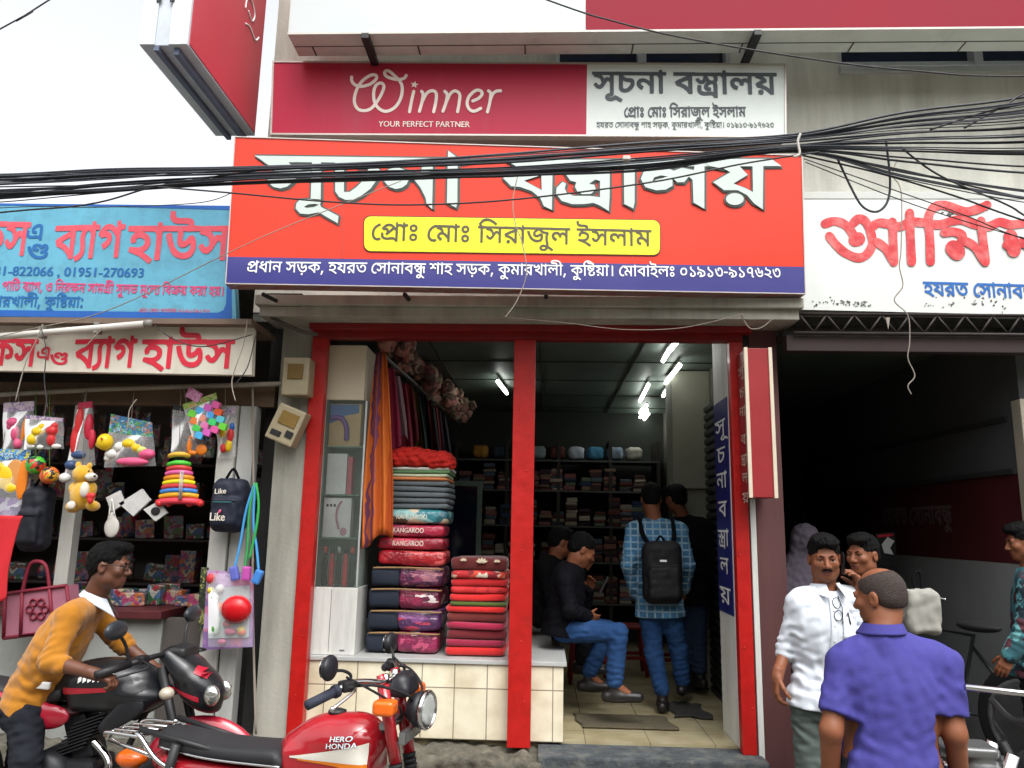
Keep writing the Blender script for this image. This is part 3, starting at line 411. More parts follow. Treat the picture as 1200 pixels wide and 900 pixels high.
# ------------------------------------------------------------------ lettering laid flat on a sign
_GC = {}
def glyph(bold, i):
    k = (bold, i)
    if k not in _GC:
        src = (GLYPHS_BOLD if bold else GLYPHS_REGULAR)[i]
        loops = [[(w[j] * 3, w[j + 1] * 3) for j in range(0, len(w), 2)] for w in src]
        _GC[k] = (loops, fill(loops))
    return _GC[k]
def fill(loops):
    """triangles inside the loops by the even-odd rule (holes stay open)"""
    vs = []; ed = []
    for l in loops:
        k = len(vs); n = len(l); vs += [Vector(p) for p in l]; ed += [(k + i, k + (i + 1) % n) for i in range(n)]
    r = delaunay_2d_cdt(vs, ed, [], 1, 1e-6); out = []
    if len(r[0]) != len(vs): return [tuple(t) for t in tessellate_polygon([[Vector((x, y, 0)) for x, y in l] for l in loops])]
    for t in r[2]:
        cx = sum(r[0][i].x for i in t) / 3; cy = sum(r[0][i].y for i in t) / 3; c = False
        for l in loops:
            for (x0, y0), (x1, y1) in zip(l, l[1:] + l[:1]):
                if (y0 > cy) != (y1 > cy) and cx < x0 + (cy - y0) * (x1 - x0) / (y1 - y0): c = not c
        if c: out.append(tuple(r[3][i][0] if r[3][i] else i for i in t))
    return out
def text_on(mb, key, bold, L, Rt, up, nrm, hl=640.0, off=0.003, slant=0.0):
    """one baked line of writing between two baseline points; up = vector of the letter height"""
    w, seq = LINES[key]; L, Rt, up, nrm = Vector(L), Vector(Rt), Vector(up), Vector(nrm); ax = (Rt - L) / w
    for k, (gi, dx, dy) in enumerate(seq):
        loops, tris = glyph(bold, gi); pts = [p for l in loops for p in l]
        mb.add([L + ax * (x + dx + slant * y) + up * ((y + dy) / hl) + nrm * (off + .0004 * (k % 3)) for x, y in pts], tris)
    return mb
def text_px(mb, key, bold, a, b, h, Y, bb=0.0, off=0.003, slant=0.0, hl=640.0):
    L = P(a[0], a[1], Y, bb); Rt = P(b[0], b[1], Y, bb); mx, my = (a[0] + b[0]) / 2, (a[1] + b[1]) / 2
    hw = (P(mx, my - h, Y, bb) - P(mx, my, Y, bb)).length
    return text_on(mb, key, bold, L, Rt, (0, 0, hw), Vector((bb, -1, 0)).normalized(), hl, off, slant)
def latin_loops(body):
    cu = bpy.data.curves.new('txt', 'FONT'); cu.body = body; cu.size = 1.0; cu.resolution_u = 3
    o = bpy.data.objects.new('txt', cu); COL.objects.link(o); dg = bpy.context.evaluated_depsgraph_get()
    me = bpy.data.meshes.new_from_object(o.evaluated_get(dg)); vs = [tuple(v.co) for v in me.vertices]; fs = [tuple(p.vertices) for p in me.polygons]
    bpy.data.objects.remove(o); bpy.data.curves.remove(cu); bpy.data.meshes.remove(me); return vs, fs
def latin_on(mb, body, L, Rt, hcap, up, nrm, off=0.003, bold=0.0):
    vs, fs = latin_loops(body)
    if not vs: return mb
    x0 = min(v[0] for v in vs); x1 = max(v[0] for v in vs); L, Rt, up, nrm = Vector(L), Vector(Rt), Vector(up).normalized(), Vector(nrm); ax = (Rt - L) / (x1 - x0)
    for dx in ((-bold, 0, bold) if bold else (0,)):
        mb.add([L + ax * (v[0] - x0 + dx) + up * (v[1] / 0.7 * hcap) + nrm * (off + dx * 0.01) for v in vs], fs)
    return mb
def latin_px(mb, body, a, b, h, Y, bb=0.0, off=0.003, bold=0.0):
    L = P(a[0], a[1], Y, bb); Rt = P(b[0], b[1], Y, bb); hw = (P(a[0], a[1] - h, Y, bb) - L).length
    return latin_on(mb, body, L, Rt, hw, (0, 0, 1), Vector((bb, -1, 0)).normalized(), off, bold)
def poly_px(mb, loops, Y, bb=0.0, off=0.003):
    n = Vector((bb, -1, 0)).normalized(); fl = [[(x, -y) for x, y in l] for l in loops]
    tris = fill(fl); mb.add([P(x, y, Y, bb) + n * off for l in loops for x, y in l], tris); return mb
def stroke_px(mb, pts, w, Y, bb=0.0, off=0.003, smooth=6, closed=False, wv=0.0):
    """a painted brush stroke with round ends, w pixels wide"""
    n = Vector((bb, -1, 0)).normalized()
    q = bez([(x, y, 0) for x, y in (list(pts) + ([pts[0]] if closed else []))], smooth) if smooth > 1 else [Vector((x, y, 0)) for x, y in (list(pts) + ([pts[0]] if closed else []))]
    L = []; Rr = []; m = len(q)
    for i, p in enumerate(q):
        t = q[min(i + 1, m - 1)] - q[max(i - 1, 0)]
        if closed and i in (0, m - 1): t = q[1] - q[m - 2]
        t = t.normalized() if t.length > 1e-9 else Vector((1, 0, 0)); nn = Vector((-t.y, t.x, 0)) * (w / 2 * (1 + wv * math.sin(i * 0.9)))
        L.append(p + nn); Rr.append(p - nn)
    vs = L + Rr; fs = [(i, i + 1, m + i + 1, m + i) for i in range(m - 1)]
    if not closed:
        for e, d in ((0, -1), (m - 1, 1)):
            t = (q[1] - q[0]) if e == 0 else (q[m - 1] - q[m - 2]); t = t.normalized() if t.length > 1e-9 else Vector((1, 0, 0)); a0 = math.atan2(t.y, t.x) + (math.pi / 2 if e == 0 else -math.pi / 2)
            k = len(vs); vs.append(q[e]); arc = [q[e] + Vector((math.cos(a0 + math.pi * j / 8), math.sin(a0 + math.pi * j / 8), 0)) * (w / 2) for j in range(9)]
            vs += arc; fs += [(k, k + 1 + j, k + 2 + j) for j in range(8)]
    mb.add([P(v.x, v.y, Y, bb) + n * (off + 4e-6 * (i % m if i < 2 * m else 0)) for i, v in enumerate(vs)], fs); return mb
def rect_round(x0, y0, x1, y1, r, n=6):
    out = []
    for cx, cy, a in ((x1 - r, y0 + r, -90), (x1 - r, y1 - r, 0), (x0 + r, y1 - r, 90), (x0 + r, y0 + r, 180)):
        out += [(cx + r * math.cos(R(a + 90 * k / n)), cy + r * math.sin(R(a + 90 * k / n))) for k in range(n + 1)]
    return out

# ================================================================== THE SETTING
asphalt = M('asphalt', '6f6c64', 0.9, 0.2, 30, bump=0.5, bscale=160, dirt=('6b665c', 0.5, 3))
conc = M('concrete', 'a3a196', 0.88, 0.16, 5, bump=0.25, bscale=40, dirt=('55534a', 0.65, 2.6), streak=True)
conc_dark = M('old concrete', '5b5c55', 0.9, 0.25, 9, bump=0.8, bscale=40, dirt=('2e2f2c', 0.6, 4))
plaster = M('cement plaster', 'd0d0c5', 0.88, 0.18, 3.0, bump=0.25, bscale=50, dirt=('8d8b7e', 0.7, 2.2), streak=True)
red_paint = M('red gloss paint', 'ab1511', 0.4, 0.14, 14, bump=0.15, bscale=25, dirt=('5e1712', 0.42, 10), coat=0.1)
red_dark = M('dark red paint', '7d1416', 0.45, 0.15, 6, dirt=('3a0d0d', 0.5, 4))
white_tile = tiles('cream wall tile', 'e2dac2', '8b8470', 0.205, 0.30, off=(0.05, 0.30, 0), axis='xz')
floor_tile = tiles('beige floor tile', 'a39a7c', '6f6857', 0.40, 0.40, rough=0.22, axis='xy', mortar=0.003)
white_pnt = M('white paint', 'd2d3ce', 0.55, 0.08, 7, dirt=('85837b', 0.6, 5), streak=True)
black_metal = M('black metal', '1b1b1d', 0.5, 0.2, 20)
grey_metal = M('grey metal', '8a8c8e', 0.4, 0.15, 14, metal=0.6)
alum = M('aluminium frame', 'c6cac9', 0.35, 0.06, 12, metal=0.5)
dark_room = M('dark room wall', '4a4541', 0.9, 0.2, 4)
dark_wall = M('dark grey wall', '302f2f', 0.95, 0.25, 4)  # plain dark grey with random tone variation
brown_pnt = M('maroon brown paint', '573434', 0.6, 0.16, 5, dirt=('2f201f', 0.5, 3), streak=True)
glass_dark = M('dark window glass', '131b30', 0.08, 0.1, 3, spec=0.8)
wood = M('old wood', '5d4a38', 0.7, 0.2, 6, dirt=('2c241c', 0.5, 5), bump=0.2)

road = MB().bx(-40, 40, -30, 4.72, -0.3, 0.0).build('road', asphalt); meta(road, kind='structure')
gr = MB().bx(-60, 60, 4.72, 60, -0.3, -0.02).build('ground', conc_dark); meta(gr, kind='structure')
# broken kerb / plinth in front of the shops
mb = MB(); mb.bx(-0.02, 1.32, 4.80, 5.10, -0.02, 0.285, 0.012)
step = mb.build('step', M('painted step', '3d4246', 0.85, 0.4, 12, bump=0.9, bscale=35, dirt=('77776c', 0.6, 11))); meta(step, kind='structure')
def rough_(u, v):
    x = -5.0 + 5.0 * u; n = math.sin(x * 23 + 3 * math.sin(x * 7)) * .5 + math.sin(x * 61 + v * 19) * .35 + math.sin(x * 11 - v * 31) * .4
    if v < .5: return (x, 4.80 + .02 * n, -.02 + .27 * (v / .5) + .012 * n * (v > .1))
    return (x, 4.80 + .32 * (v - .5) / .5, .25 + .022 * n + .03 * (v - .5))
mb = MB(); mb.grid(rough_, 300, 16)
plinth = mb.build('pavement', M('broken concrete', '5f5b50', 0.95, 0.35, 16, bump=1.0, bscale=28, dirt=('26241f', 0.8, 12))); meta(plinth, kind='structure')
mb = MB()
for i in range(12):
    x = 1.66 + i * 0.31; mb.box((x, 4.93, 0.10), (0.30, 0.32, 0.2), 0.02, (0, random.uniform(-.03, .03), 0))
meta(mb.build('pavement', conc_dark), kind='structure')
sky_block = MB().bx(-26, 26, -11, -9.5, 0, 7.5).build('concrete_building', M('sky blocker facade', '8d897c', .85, .2, .6)); meta(sky_block, 'unseen plain building added behind the camera to block low sky light', 'building')  # out of view, added to block the low sky so the shop interiors darken
fl = MB().bx(-1.75, 1.5, 5.10, 9.6, 0.05, 0.30).build('floor', floor_tile); meta(fl, kind='structure')
fl2 = MB().bx(1.5, 6.5, 5.08, 9.6, 0.0, 0.20).build('floor', conc_dark); meta(fl2, kind='structure')
fl3 = MB().bx(-5.2, -1.75, 5.08, 7.0, 0.0, 0.20).build('floor', conc_dark); meta(fl3, kind='structure')

# ------------------------------------------------------------------ the two-storey concrete building over the cloth shop and the dark shop
bld = thing('concrete_building', 'grey cement plaster upper storey above the red sign with dark windows', 'building', (0.5, 5.2, 0))
WZ0, WZ1 = 4.80, 6.2                 # window band
mb = MB(); x0, x1 = -2.02, 6.5; y0, y1 = 5.05, 5.25
wins = [(0.05, 1.30), (2.06, 6.0)]
mb.bx(x0, x1, y0, y1, 3.02, WZ0)
xs = [x0] + [v for w in wins for v in w] + [x1]
for i in range(0, len(xs), 2): mb.bx(xs[i], xs[i + 1], y0, y1, WZ0, WZ1)
mb.bx(x0, x1, y0, y1, WZ1, 8.5)
mb.bx(x0, x0 + 0.2, y1, 9.6, 3.02, 8.5); mb.bx(x1 - 0.2, x1, y1, 9.6, 3.02, 8.5); mb.bx(x0 + .2, x1 - .2, 9.4, 9.6, 3.02, 8.5)
mb.bx(x0, x1, y0, 9.6, 8.5, 8.65)
mb.build('upper_wall', plaster, bld)
mb = MB(); mb.bx(-1.78, 6.5, 5.30, 9.6, 3.00, 3.015); mb.build('ceiling', M('ceiling panel', '5c675f', 0.5, 0.2, 3, dirt=('333a35', 0.5, 2)), bld)
mb = MB(); mb.bx(-2.02, 6.5, 5.055, 5.30, 2.955, 3.018); mb.build('lintel', conc_dark, bld)
for k, (a, b) in enumerate(wins):
    n = 2 if k == 0 else 4
    mb = MB(); ww = (b - a) / n
    mb.bx(a, b, 5.02, 5.2, WZ0, WZ0 + 0.05, .004); mb.bx(a, b, 5.06, 5.2, WZ1 - .05, WZ1)
    for i in range(n + 1): mb.bx(a + i * ww - .03, a + i * ww + .03, 5.055, 5.19, WZ0 + .051, WZ1 - .051, .004)
    if k: mb.bx(a + .03, b - .03, 5.07, 5.12, WZ0 + .052, WZ0 + .11)
    fr = mb.build('window', alum, bld)
    mb = MB()
    for i in range(n): mb.bx(a + i * ww + .031, a + (i + 1) * ww - .031, 5.14, 5.15, WZ0 + .052, WZ1 - .052)
    mb.build('pane', glass_dark, fr)
# left concrete pillar beside the red frame
mb = MB(); mb.bx(-1.775, -1.565, 4.98, 5.3, 0.2, 2.954, 0.006)
mb.build('pillar', conc, bld)
mb = MB(); mb.bx(-2.02, -1.775, 5.06, 5.2, 3.0, 3.02); mb.bx(-1.80, -1.57, 4.70, 5.0, 2.96, 3.05)
mb.build('beam_end', conc_dark, bld)
# brown pillar between cloth shop and dark shop
mb = MB(); mb.bx(1.335, 1.515, 4.97, 5.35, 0.1, 2.954, 0.008)
mb.build('pillar', brown_pnt, bld, label='maroon brown painted pillar')
mb = MB(); mb.bx(1.300, 1.334, 4.955, 5.1, 0.12, 2.2, .003)
mb.build('pillar_strip', white_pnt, bld, label='white painted strip beside the brown pillar')
# concrete sun-shade slab under the main sign
mb = MB(); mb.bx(-1.86, 1.60, 4.66, 5.05, 2.965, 3.03, .006)
mb.bx(-1.84, 1.58, 4.70, 5.04, 2.90, 2.964, .004)
mb.build('canopy_slab', conc, bld)

# interior of the cloth shop
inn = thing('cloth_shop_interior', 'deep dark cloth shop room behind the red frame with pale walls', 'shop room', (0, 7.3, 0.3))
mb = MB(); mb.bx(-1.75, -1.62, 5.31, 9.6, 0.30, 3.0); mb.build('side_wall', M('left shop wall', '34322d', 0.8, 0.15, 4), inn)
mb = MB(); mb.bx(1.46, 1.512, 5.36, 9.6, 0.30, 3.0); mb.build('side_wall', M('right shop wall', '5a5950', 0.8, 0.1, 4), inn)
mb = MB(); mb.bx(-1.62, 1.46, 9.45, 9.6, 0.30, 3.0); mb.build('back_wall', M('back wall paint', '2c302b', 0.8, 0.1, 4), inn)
# jamb panel, white pillar box and roller shutter on the right wall
mb = MB(); mb.bx(1.205, 1.235, 5.045, 5.47, 0.30, 2.95, .003); mb.build('jamb_panel', white_pnt, inn)
mb = MB(); mb.bx(1.12, 1.459, 6.75, 7.1, 1.95, 2.99, .01); mb.bx(1.16, 1.459, 6.8, 7.05, .31, 1.949, .01); mb.build('column_box', M('pale column', '8f8e80', 0.7, 0.08, 4), inn)
mb = MB(); zz = [0.32 + 0.07 * i for i in range(34)]
for z in zz: mb.tube([(1.42, 5.52, z), (1.42, 6.72, z)], 0.036, 6)
mb.build('roller_shutter', M('shutter steel', '4a4d4c', 0.45, 0.15, 8, metal=0.6), inn)
mb = MB()
for i in range(5):
    mb.bx(-1.6, 1.45, 5.6 + i * .85, 5.612 + i * .85, 2.992, 2.999)
for x in (-.9, -.05, .75): mb.bx(x, x + .012, 5.35, 9.4, 2.990, 2.9985)
mb.build('ceiling_joint', M('ceiling joint', '20241f', .8), inn)

# tiled platform along the shop front and the left side
mb = MB(); mb.bx(-1.562, 0.135, 5.05, 5.68, 0.30, 0.745); mb.bx(-1.562, 0.05, 5.681, 8.0, 0.30, 0.745)
plat = thing('tiled_platform', 'cream tiled seating platform with a pale stone top along the shop front', 'platform', (-0.7, 5.35, 0.3))
mb.build('tiled_side', white_tile, plat)
mb = MB(); mb.bx(-1.562, 0.155, 5.035, 5.70, 0.746, 0.772, .004); mb.bx(-1.562, 0.07, 5.701, 8.0, 0.746, 0.772, .004)
mb.build('stone_top', M('pale stone top', 'acaeac', 0.3, 0.1, 5), plat)

# red steel frame
mb = MB(); mb.bx(-1.562, 1.29, 4.95, 5.034, 2.821, 2.953, .004); mb.bx(-1.56, 1.33, 4.86, 4.949, 2.86, 2.899, .003); fr = mb.build('door_frame', red_dark, bld, label='red painted frame with three posts')
for xc, w, lb in ((-1.513, .098, None), (-.135, .142, 'middle red post'), (1.247, .085, None)):
    mb = MB(); mb.bx(xc - w / 2, xc + w / 2, 4.955, 5.035, 0.285, 2.82, .004)
    for z in (0.55, .9, 1.45, 1.95, 2.35): mb.ell((xc + random.uniform(-.03, .03), 4.954, z), (.006, .003, .006), 8)
    mb.build('post', red_paint, fr, label=lb)

# ------------------------------------------------------------------ left toy and bag shop (single storey)
ls = thing('toy_shop_stall', 'single storey toy and bag shop with grey walls left of the pillar', 'shop', (-3.4, 5.3, 0))
grey_wall = M('grey painted wall', '8d8f8b', 0.8, 0.12, 4, dirt=('55554f', 0.5, 3))
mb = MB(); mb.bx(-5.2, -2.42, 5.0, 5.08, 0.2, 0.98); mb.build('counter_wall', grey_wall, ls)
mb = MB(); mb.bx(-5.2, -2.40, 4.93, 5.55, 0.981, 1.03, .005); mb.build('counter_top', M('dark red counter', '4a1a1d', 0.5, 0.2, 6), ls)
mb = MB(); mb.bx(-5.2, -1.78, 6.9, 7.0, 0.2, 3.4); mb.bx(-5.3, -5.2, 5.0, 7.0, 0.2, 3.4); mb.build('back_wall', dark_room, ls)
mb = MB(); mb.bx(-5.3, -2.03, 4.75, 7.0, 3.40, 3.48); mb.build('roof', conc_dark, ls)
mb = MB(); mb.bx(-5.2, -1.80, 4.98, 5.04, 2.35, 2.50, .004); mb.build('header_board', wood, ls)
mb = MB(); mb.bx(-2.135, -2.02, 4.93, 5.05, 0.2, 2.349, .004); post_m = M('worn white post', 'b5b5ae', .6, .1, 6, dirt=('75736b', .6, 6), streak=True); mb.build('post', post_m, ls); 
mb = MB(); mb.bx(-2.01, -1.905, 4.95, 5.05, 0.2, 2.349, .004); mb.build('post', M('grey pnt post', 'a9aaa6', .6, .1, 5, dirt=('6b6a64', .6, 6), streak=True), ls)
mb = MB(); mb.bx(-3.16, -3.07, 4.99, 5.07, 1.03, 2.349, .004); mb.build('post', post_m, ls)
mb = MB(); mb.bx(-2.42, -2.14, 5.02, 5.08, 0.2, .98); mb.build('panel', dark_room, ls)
mb = MB(); mb.bx(-1.90, -1.78, 5.12, 7.0, 0.1, 3.4); mb.build('side_wall', dark_wall, ls)
mb = MB(); mb.tube([P(-60, 466, 4.9), P(120, 456, 4.9), P(250, 452, 4.9), P(362, 449, 4.9)], 0.017, 8); mb.build('hanging_pole', M('bamboo grey', '8a8378', .7, .2, 12), ls)

# ------------------------------------------------------------------ right dark shop
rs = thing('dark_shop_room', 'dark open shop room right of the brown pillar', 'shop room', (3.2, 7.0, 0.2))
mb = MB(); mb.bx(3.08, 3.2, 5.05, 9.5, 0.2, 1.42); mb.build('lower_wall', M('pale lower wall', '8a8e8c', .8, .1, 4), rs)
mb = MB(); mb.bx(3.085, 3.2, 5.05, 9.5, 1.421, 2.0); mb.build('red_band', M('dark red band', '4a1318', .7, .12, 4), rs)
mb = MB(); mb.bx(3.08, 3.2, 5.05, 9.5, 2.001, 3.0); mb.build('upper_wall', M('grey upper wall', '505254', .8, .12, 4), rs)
mb = MB(); mb.bx(1.513, 3.08, 9.3, 9.5, .2, 3.0); mb.bx(1.513, 1.53, 5.36, 9.3, .2, 3.0); mb.build('back_wall', dark_wall, rs)
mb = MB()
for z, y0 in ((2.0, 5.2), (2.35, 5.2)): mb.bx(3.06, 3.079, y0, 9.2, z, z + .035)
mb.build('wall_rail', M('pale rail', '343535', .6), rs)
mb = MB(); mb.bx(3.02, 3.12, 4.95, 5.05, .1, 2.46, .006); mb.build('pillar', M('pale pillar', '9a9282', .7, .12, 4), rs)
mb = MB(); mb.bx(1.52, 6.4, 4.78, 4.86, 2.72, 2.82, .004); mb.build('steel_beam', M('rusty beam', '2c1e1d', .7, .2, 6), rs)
mb = MB(); mb.bx(1.52, 6.4, 4.85, 5.05, 2.83, 2.86); mb.build('soffit', dark_wall, rs)
# flat lattice truss under the white sign
mb = MB(); mb.tube([(1.56, 4.76, 2.955), (6.3, 4.76, 2.955)], .012, 6); mb.tube([(1.56, 4.76, 2.83), (6.3, 4.76, 2.83)], .012, 6)
x = 1.6; z = 0
while x < 6.2:
    mb.tube([(x, 4.76, 2.835 if z else 2.95), (x + .085, 4.76, 2.95 if z else 2.835)], .007, 5); x += .085; z = 1 - z
tr = mb.build('roof_truss', M('truss steel', '332d2c', .6, .2, 12, metal=.3)); meta(tr, 'thin rusty zigzag lattice truss under the white painted sign', 'truss')

# ================================================================== SIGNS
def vn(bb=0.0): return Vector((bb, -1, 0)).normalized()
def slab_px(mb, quad, Y, bb, depth, bev=0):
    """sign panel through four pixels (tl, tr, br, bl), thick away from the street"""
    return mb.prism([P(x, y, Y, bb) for x, y in quad], -vn(bb) * depth)
def border_px(mb, quad, w, Y, bb, proud, depth):
    q = [P(x, y, Y, bb) for x, y in quad]; n = vn(bb)
    for i in range(4):
        a, b = q[i], q[(i + 1) % 4]; c = sum(q, Vector()) / 4; e = (b - a).normalized(); up = n.cross(e)
        if up.dot(c - a) < 0: up = -up
        s = e * (w if i % 2 == 0 else 0)
        p = [a - s * 0, b, b + up * w, a + up * w]
        if i % 2: p = [a + e * w, b - e * w, b - e * w + up * w, a + e * w + up * w]
        mb.prism([v + n * proud for v in p], -n * (depth + proud + .002))
    return mb
film_red = M('printed red film', 'cd3a28', 0.36, 0.07, 1.6, bump=.25, bscale=2.6, dirt=('a83c30', .5, 2.5), streak=True, spec=.2)
film_blue = M('printed blue film', '343377', 0.35, 0.05, 2.5, coat=.1)
film_yel = M('printed yellow film', 'dcd813', 0.35, 0.03, 3, coat=.1)
film_crim = M('printed crimson film', 'ad3147', 0.38, 0.07, 1.5, bump=.1, bscale=2.5, dirt=('98505a', .5, 2), streak=True, spec=.15)
film_white = M('printed white film', 'd3dbd6', 0.36, 0.03, 1.5, dirt=('bfc6c0', .4, 2), coat=.1)
ink_white = M('white ink', 'e4e6e4', 0.45, 0.03, 5)
ink_grey = M('silver white ink', 'b4bfba', 0.4, 0.06, 4)
ink_dark = M('dark grey ink', '43494e', 0.45, 0.05, 5)
ink_olive = M('brown grey ink', '4c4433', 0.45, 0.05, 5)
ink_blue = M('blue hand paint', '1f5fa8', 0.6, 0.1, 30)
ink_navy = M('navy hand paint', '195c98', 0.6, 0.12, 30)
ink_red = M('red hand paint', 'c9243a', 0.55, 0.12, 30, dirt=('9c2c38', .4, 20))
ink_pink = M('faded red hand paint', 'cc4a58', 0.6, 0.12, 14, dirt=('8f7078', .5, 22))

# --- main red sign, turned a little away from the street at its right end
YS, BS = 4.473, 0.0897
main = thing('shop_sign', 'large red shop signboard with white lettering over a blue address band', 'signboard', P(605, 340, YS, BS))
Q = [(275, 160), (940, 182), (944, 345), (264, 333)]
mb = MB(); slab_px(mb, Q, YS, BS, .10); mb.build('panel', film_red, main)
mb = MB(); n = vn(BS); q = [P(264.6, 301, YS, BS), P(943.5, 313, YS, BS), P(944, 345, YS, BS), P(264, 333, YS, BS)]
mb.prism([v + n * .003 for v in q], -n * .002); mb.build('address_band', film_blue, main)
mb = MB(); border_px(mb, Q, .006, YS, BS, .006, .10); mb.build('edge_frame', M('sign edge', 'b5ada8', .4, .1, 8, metal=.2), main)
for px in (402, 520, 742):
    mb = MB(); mb.prism([P(px + dx, y_, YS, BS) + n * .0021 for dx, y_ in ((0, 166 + .033 * (px - 275)), (1.1, 166 + .033 * (px - 275)), (-.2, 300 + .018 * (px - 265)), (-1.3, 300 + .018 * (px - 265)))], n * .0006); mb.build('film_seam', M('film seam', 'b5382b', .5), main)
Rr = [(427 + x, 254 + y) for x, y in rect_round(0, 0, 346, 40.5, 8)]
Rr = [(x, y + (x - 427) * .0135) for x, y in Rr]
mb = MB(); Rb = [(600 + (x - 600) * 1.006, 276.5 + (y - 276.5) * 1.055) for x, y in Rr]; poly_px(mb, [Rb], YS, BS, .004); mb.build('plate_outline', M('dark red outline', '5b1b14', .5), main)
mb = MB(); poly_px(mb, [Rr], YS, BS, .0065); mb.build('name_plate', film_yel, main)
mb = MB(); text_px(mb, 'prop', 0, (434, 281.5), (763, 289), 19.5, YS, BS, .009); mb.build('lettering', ink_olive, main)
mb = MB(); text_px(mb, 'addr2', 0, (289, 319), (915, 326), 12.5, YS, BS, .006); mb.build('lettering', ink_white, main)
HEAD = [
 [[(299, 183.1), (548, 186.5), (556, 189.5), (540, 192.3), (345, 190.8), (330, 191), (313.8, 193.5)]],
 [[(306, 188), (313.8, 193.5), (323, 200), (318, 205), (313.5, 210), (315.5, 215.5), (321, 219.8), (329, 221.6), (337, 219.5), (343.5, 214), (349, 207.5), (365, 207.5), (365, 200), (346, 199), (338, 190.5)]],
 [[(366, 190), (376.6, 190), (376.2, 234.5), (364.4, 233.7)]],
 [[(377, 236), (362, 234), (352, 234.6), (347.8, 238.7), (346.8, 245), (352, 251), (362, 251.9), (373.8, 249.5), (382.4, 254.6), (396.2, 262.5), (397, 253.9), (376.7, 243.4), (375.4, 240)], [(356.5, 243.2), (362, 240.2), (370, 239.6), (374, 240.8), (368, 243.6), (360, 244.4)]],
 [[(393, 190), (403.4, 190), (403.4, 225.7), (410, 225.7), (418, 220), (425, 213), (431, 205), (432, 199), (427, 196), (420, 197), (417, 191), (430, 190.5), (441, 194), (445.5, 201), (442, 211.5), (434.4, 222), (424, 230), (414, 234.5), (405.5, 235.3), (397.5, 231.5), (393.2, 225)]],
 [[(450, 205), (456, 199), (466, 197), (478, 201), (493, 205), (495.5, 190.5), (507.4, 190.5), (507.2, 212), (506.5, 246), (500, 239.5), (499, 233), (493, 221), (486, 212), (479.5, 211), (476.5, 217), (471, 221), (464, 222.4), (456.5, 220), (450.5, 213.5)]],
 [[(525.2, 177.5), (534.2, 184), (536.3, 190), (536, 238), (534.6, 244.2), (528, 241), (523.8, 238.4), (524.7, 190)]],
 [[(592, 188.5), (903, 187.0), (915, 195.6), (893, 195.6), (606, 196.5)]],
 [[(589.4, 209.6), (595, 206), (634.2, 188), (647.6, 188), (647.2, 205), (646.5, 247), (637, 242.3), (633.4, 233.7), (623.3, 225), (609, 220), (598.8, 219.2)], [(614, 212.7), (634.6, 223.7), (634.2, 206.0)]],
 [[(659, 214), (652, 221), (651.5, 228), (658, 236.5), (670, 240.2), (684, 240.2), (695, 238.7), (703, 242), (713, 248.2), (714, 232), (702, 232), (690, 230.5), (672, 230.5), (664, 227), (661.5, 222), (663, 216)]],
 [[(662, 204), (668, 212.7), (675, 214.5), (673.5, 220), (676, 225), (682, 228.7), (692, 228.2), (698, 223), (696, 217.5), (690, 216.5), (697, 211.5), (702.8, 213), (702.8, 233), (714, 233), (714.3, 190), (664, 190)]],
 [[(730.5, 186), (743.4, 186), (743.2, 238), (741.8, 245.4), (731, 240)]],
 [[(750.3, 210.7), (753.5, 203), (760, 199.5), (768.5, 198.3), (782.7, 198.8), (789, 201.2), (798.6, 197.8), (812.6, 200.4), (814, 189), (824.7, 189), (824.7, 245.7), (812, 238.4), (811, 212), (806.5, 208), (801, 214.6), (793, 214.6), (787.3, 209.5), (787.5, 218.6), (779.6, 223.3), (768.5, 224.2), (755.8, 220.4)], [(763.5, 214.5), (766, 209), (774, 206.6), (782, 207.8), (775.5, 210), (769, 211.5)]],
 [[(835, 214.6), (847.7, 224), (863.5, 224), (874.6, 229.7), (882.5, 239.2), (893, 246.5), (893.6, 190), (824, 190.5), (830, 195.5), (848, 199), (855, 203)], [(866, 196), (875.4, 206), (858.7, 216.2), (873, 221.7), (881.4, 226), (881, 196)]],
 [[(860.3 + 10.5 * math.cos(a * .3927), 234.4 + 7 * math.sin(a * .3927)) for a in range(16)]],
]
mo = MB(); ml = MB()
for k, lp in enumerate(HEAD):
    poly_px(ml, lp, YS, BS, .0085 + k * .0004)
    stroke_px(mo, lp[0], 4.2, YS, BS, .004 + k * .0003, smooth=1, closed=True)
    stroke_px(mo, [(x + 1.6, y + 1.4) for x, y in lp[0]], 3.2, YS, BS, .0022 + k * .0001, smooth=1, closed=True)
    for h in lp[1:]: stroke_px(mo, h, 3.0, YS, BS, .0042 + k * .0003, smooth=1, closed=True); poly_px(mo, [h], YS, BS, .0024) if k in (3, 12) else None
mo.build('lettering_outline', M('grey letter outline', '434a45', .5), main); ml.build('lettering', ink_grey, main)
for px in (300, 470, 640, 800, 930):
    a = P(px, 338, YS, BS) + Vector((0, .12, 0)); MB().tube([a, (a.x, 5.04, 3.035)], .014, 6).build('bracket', black_metal, main)

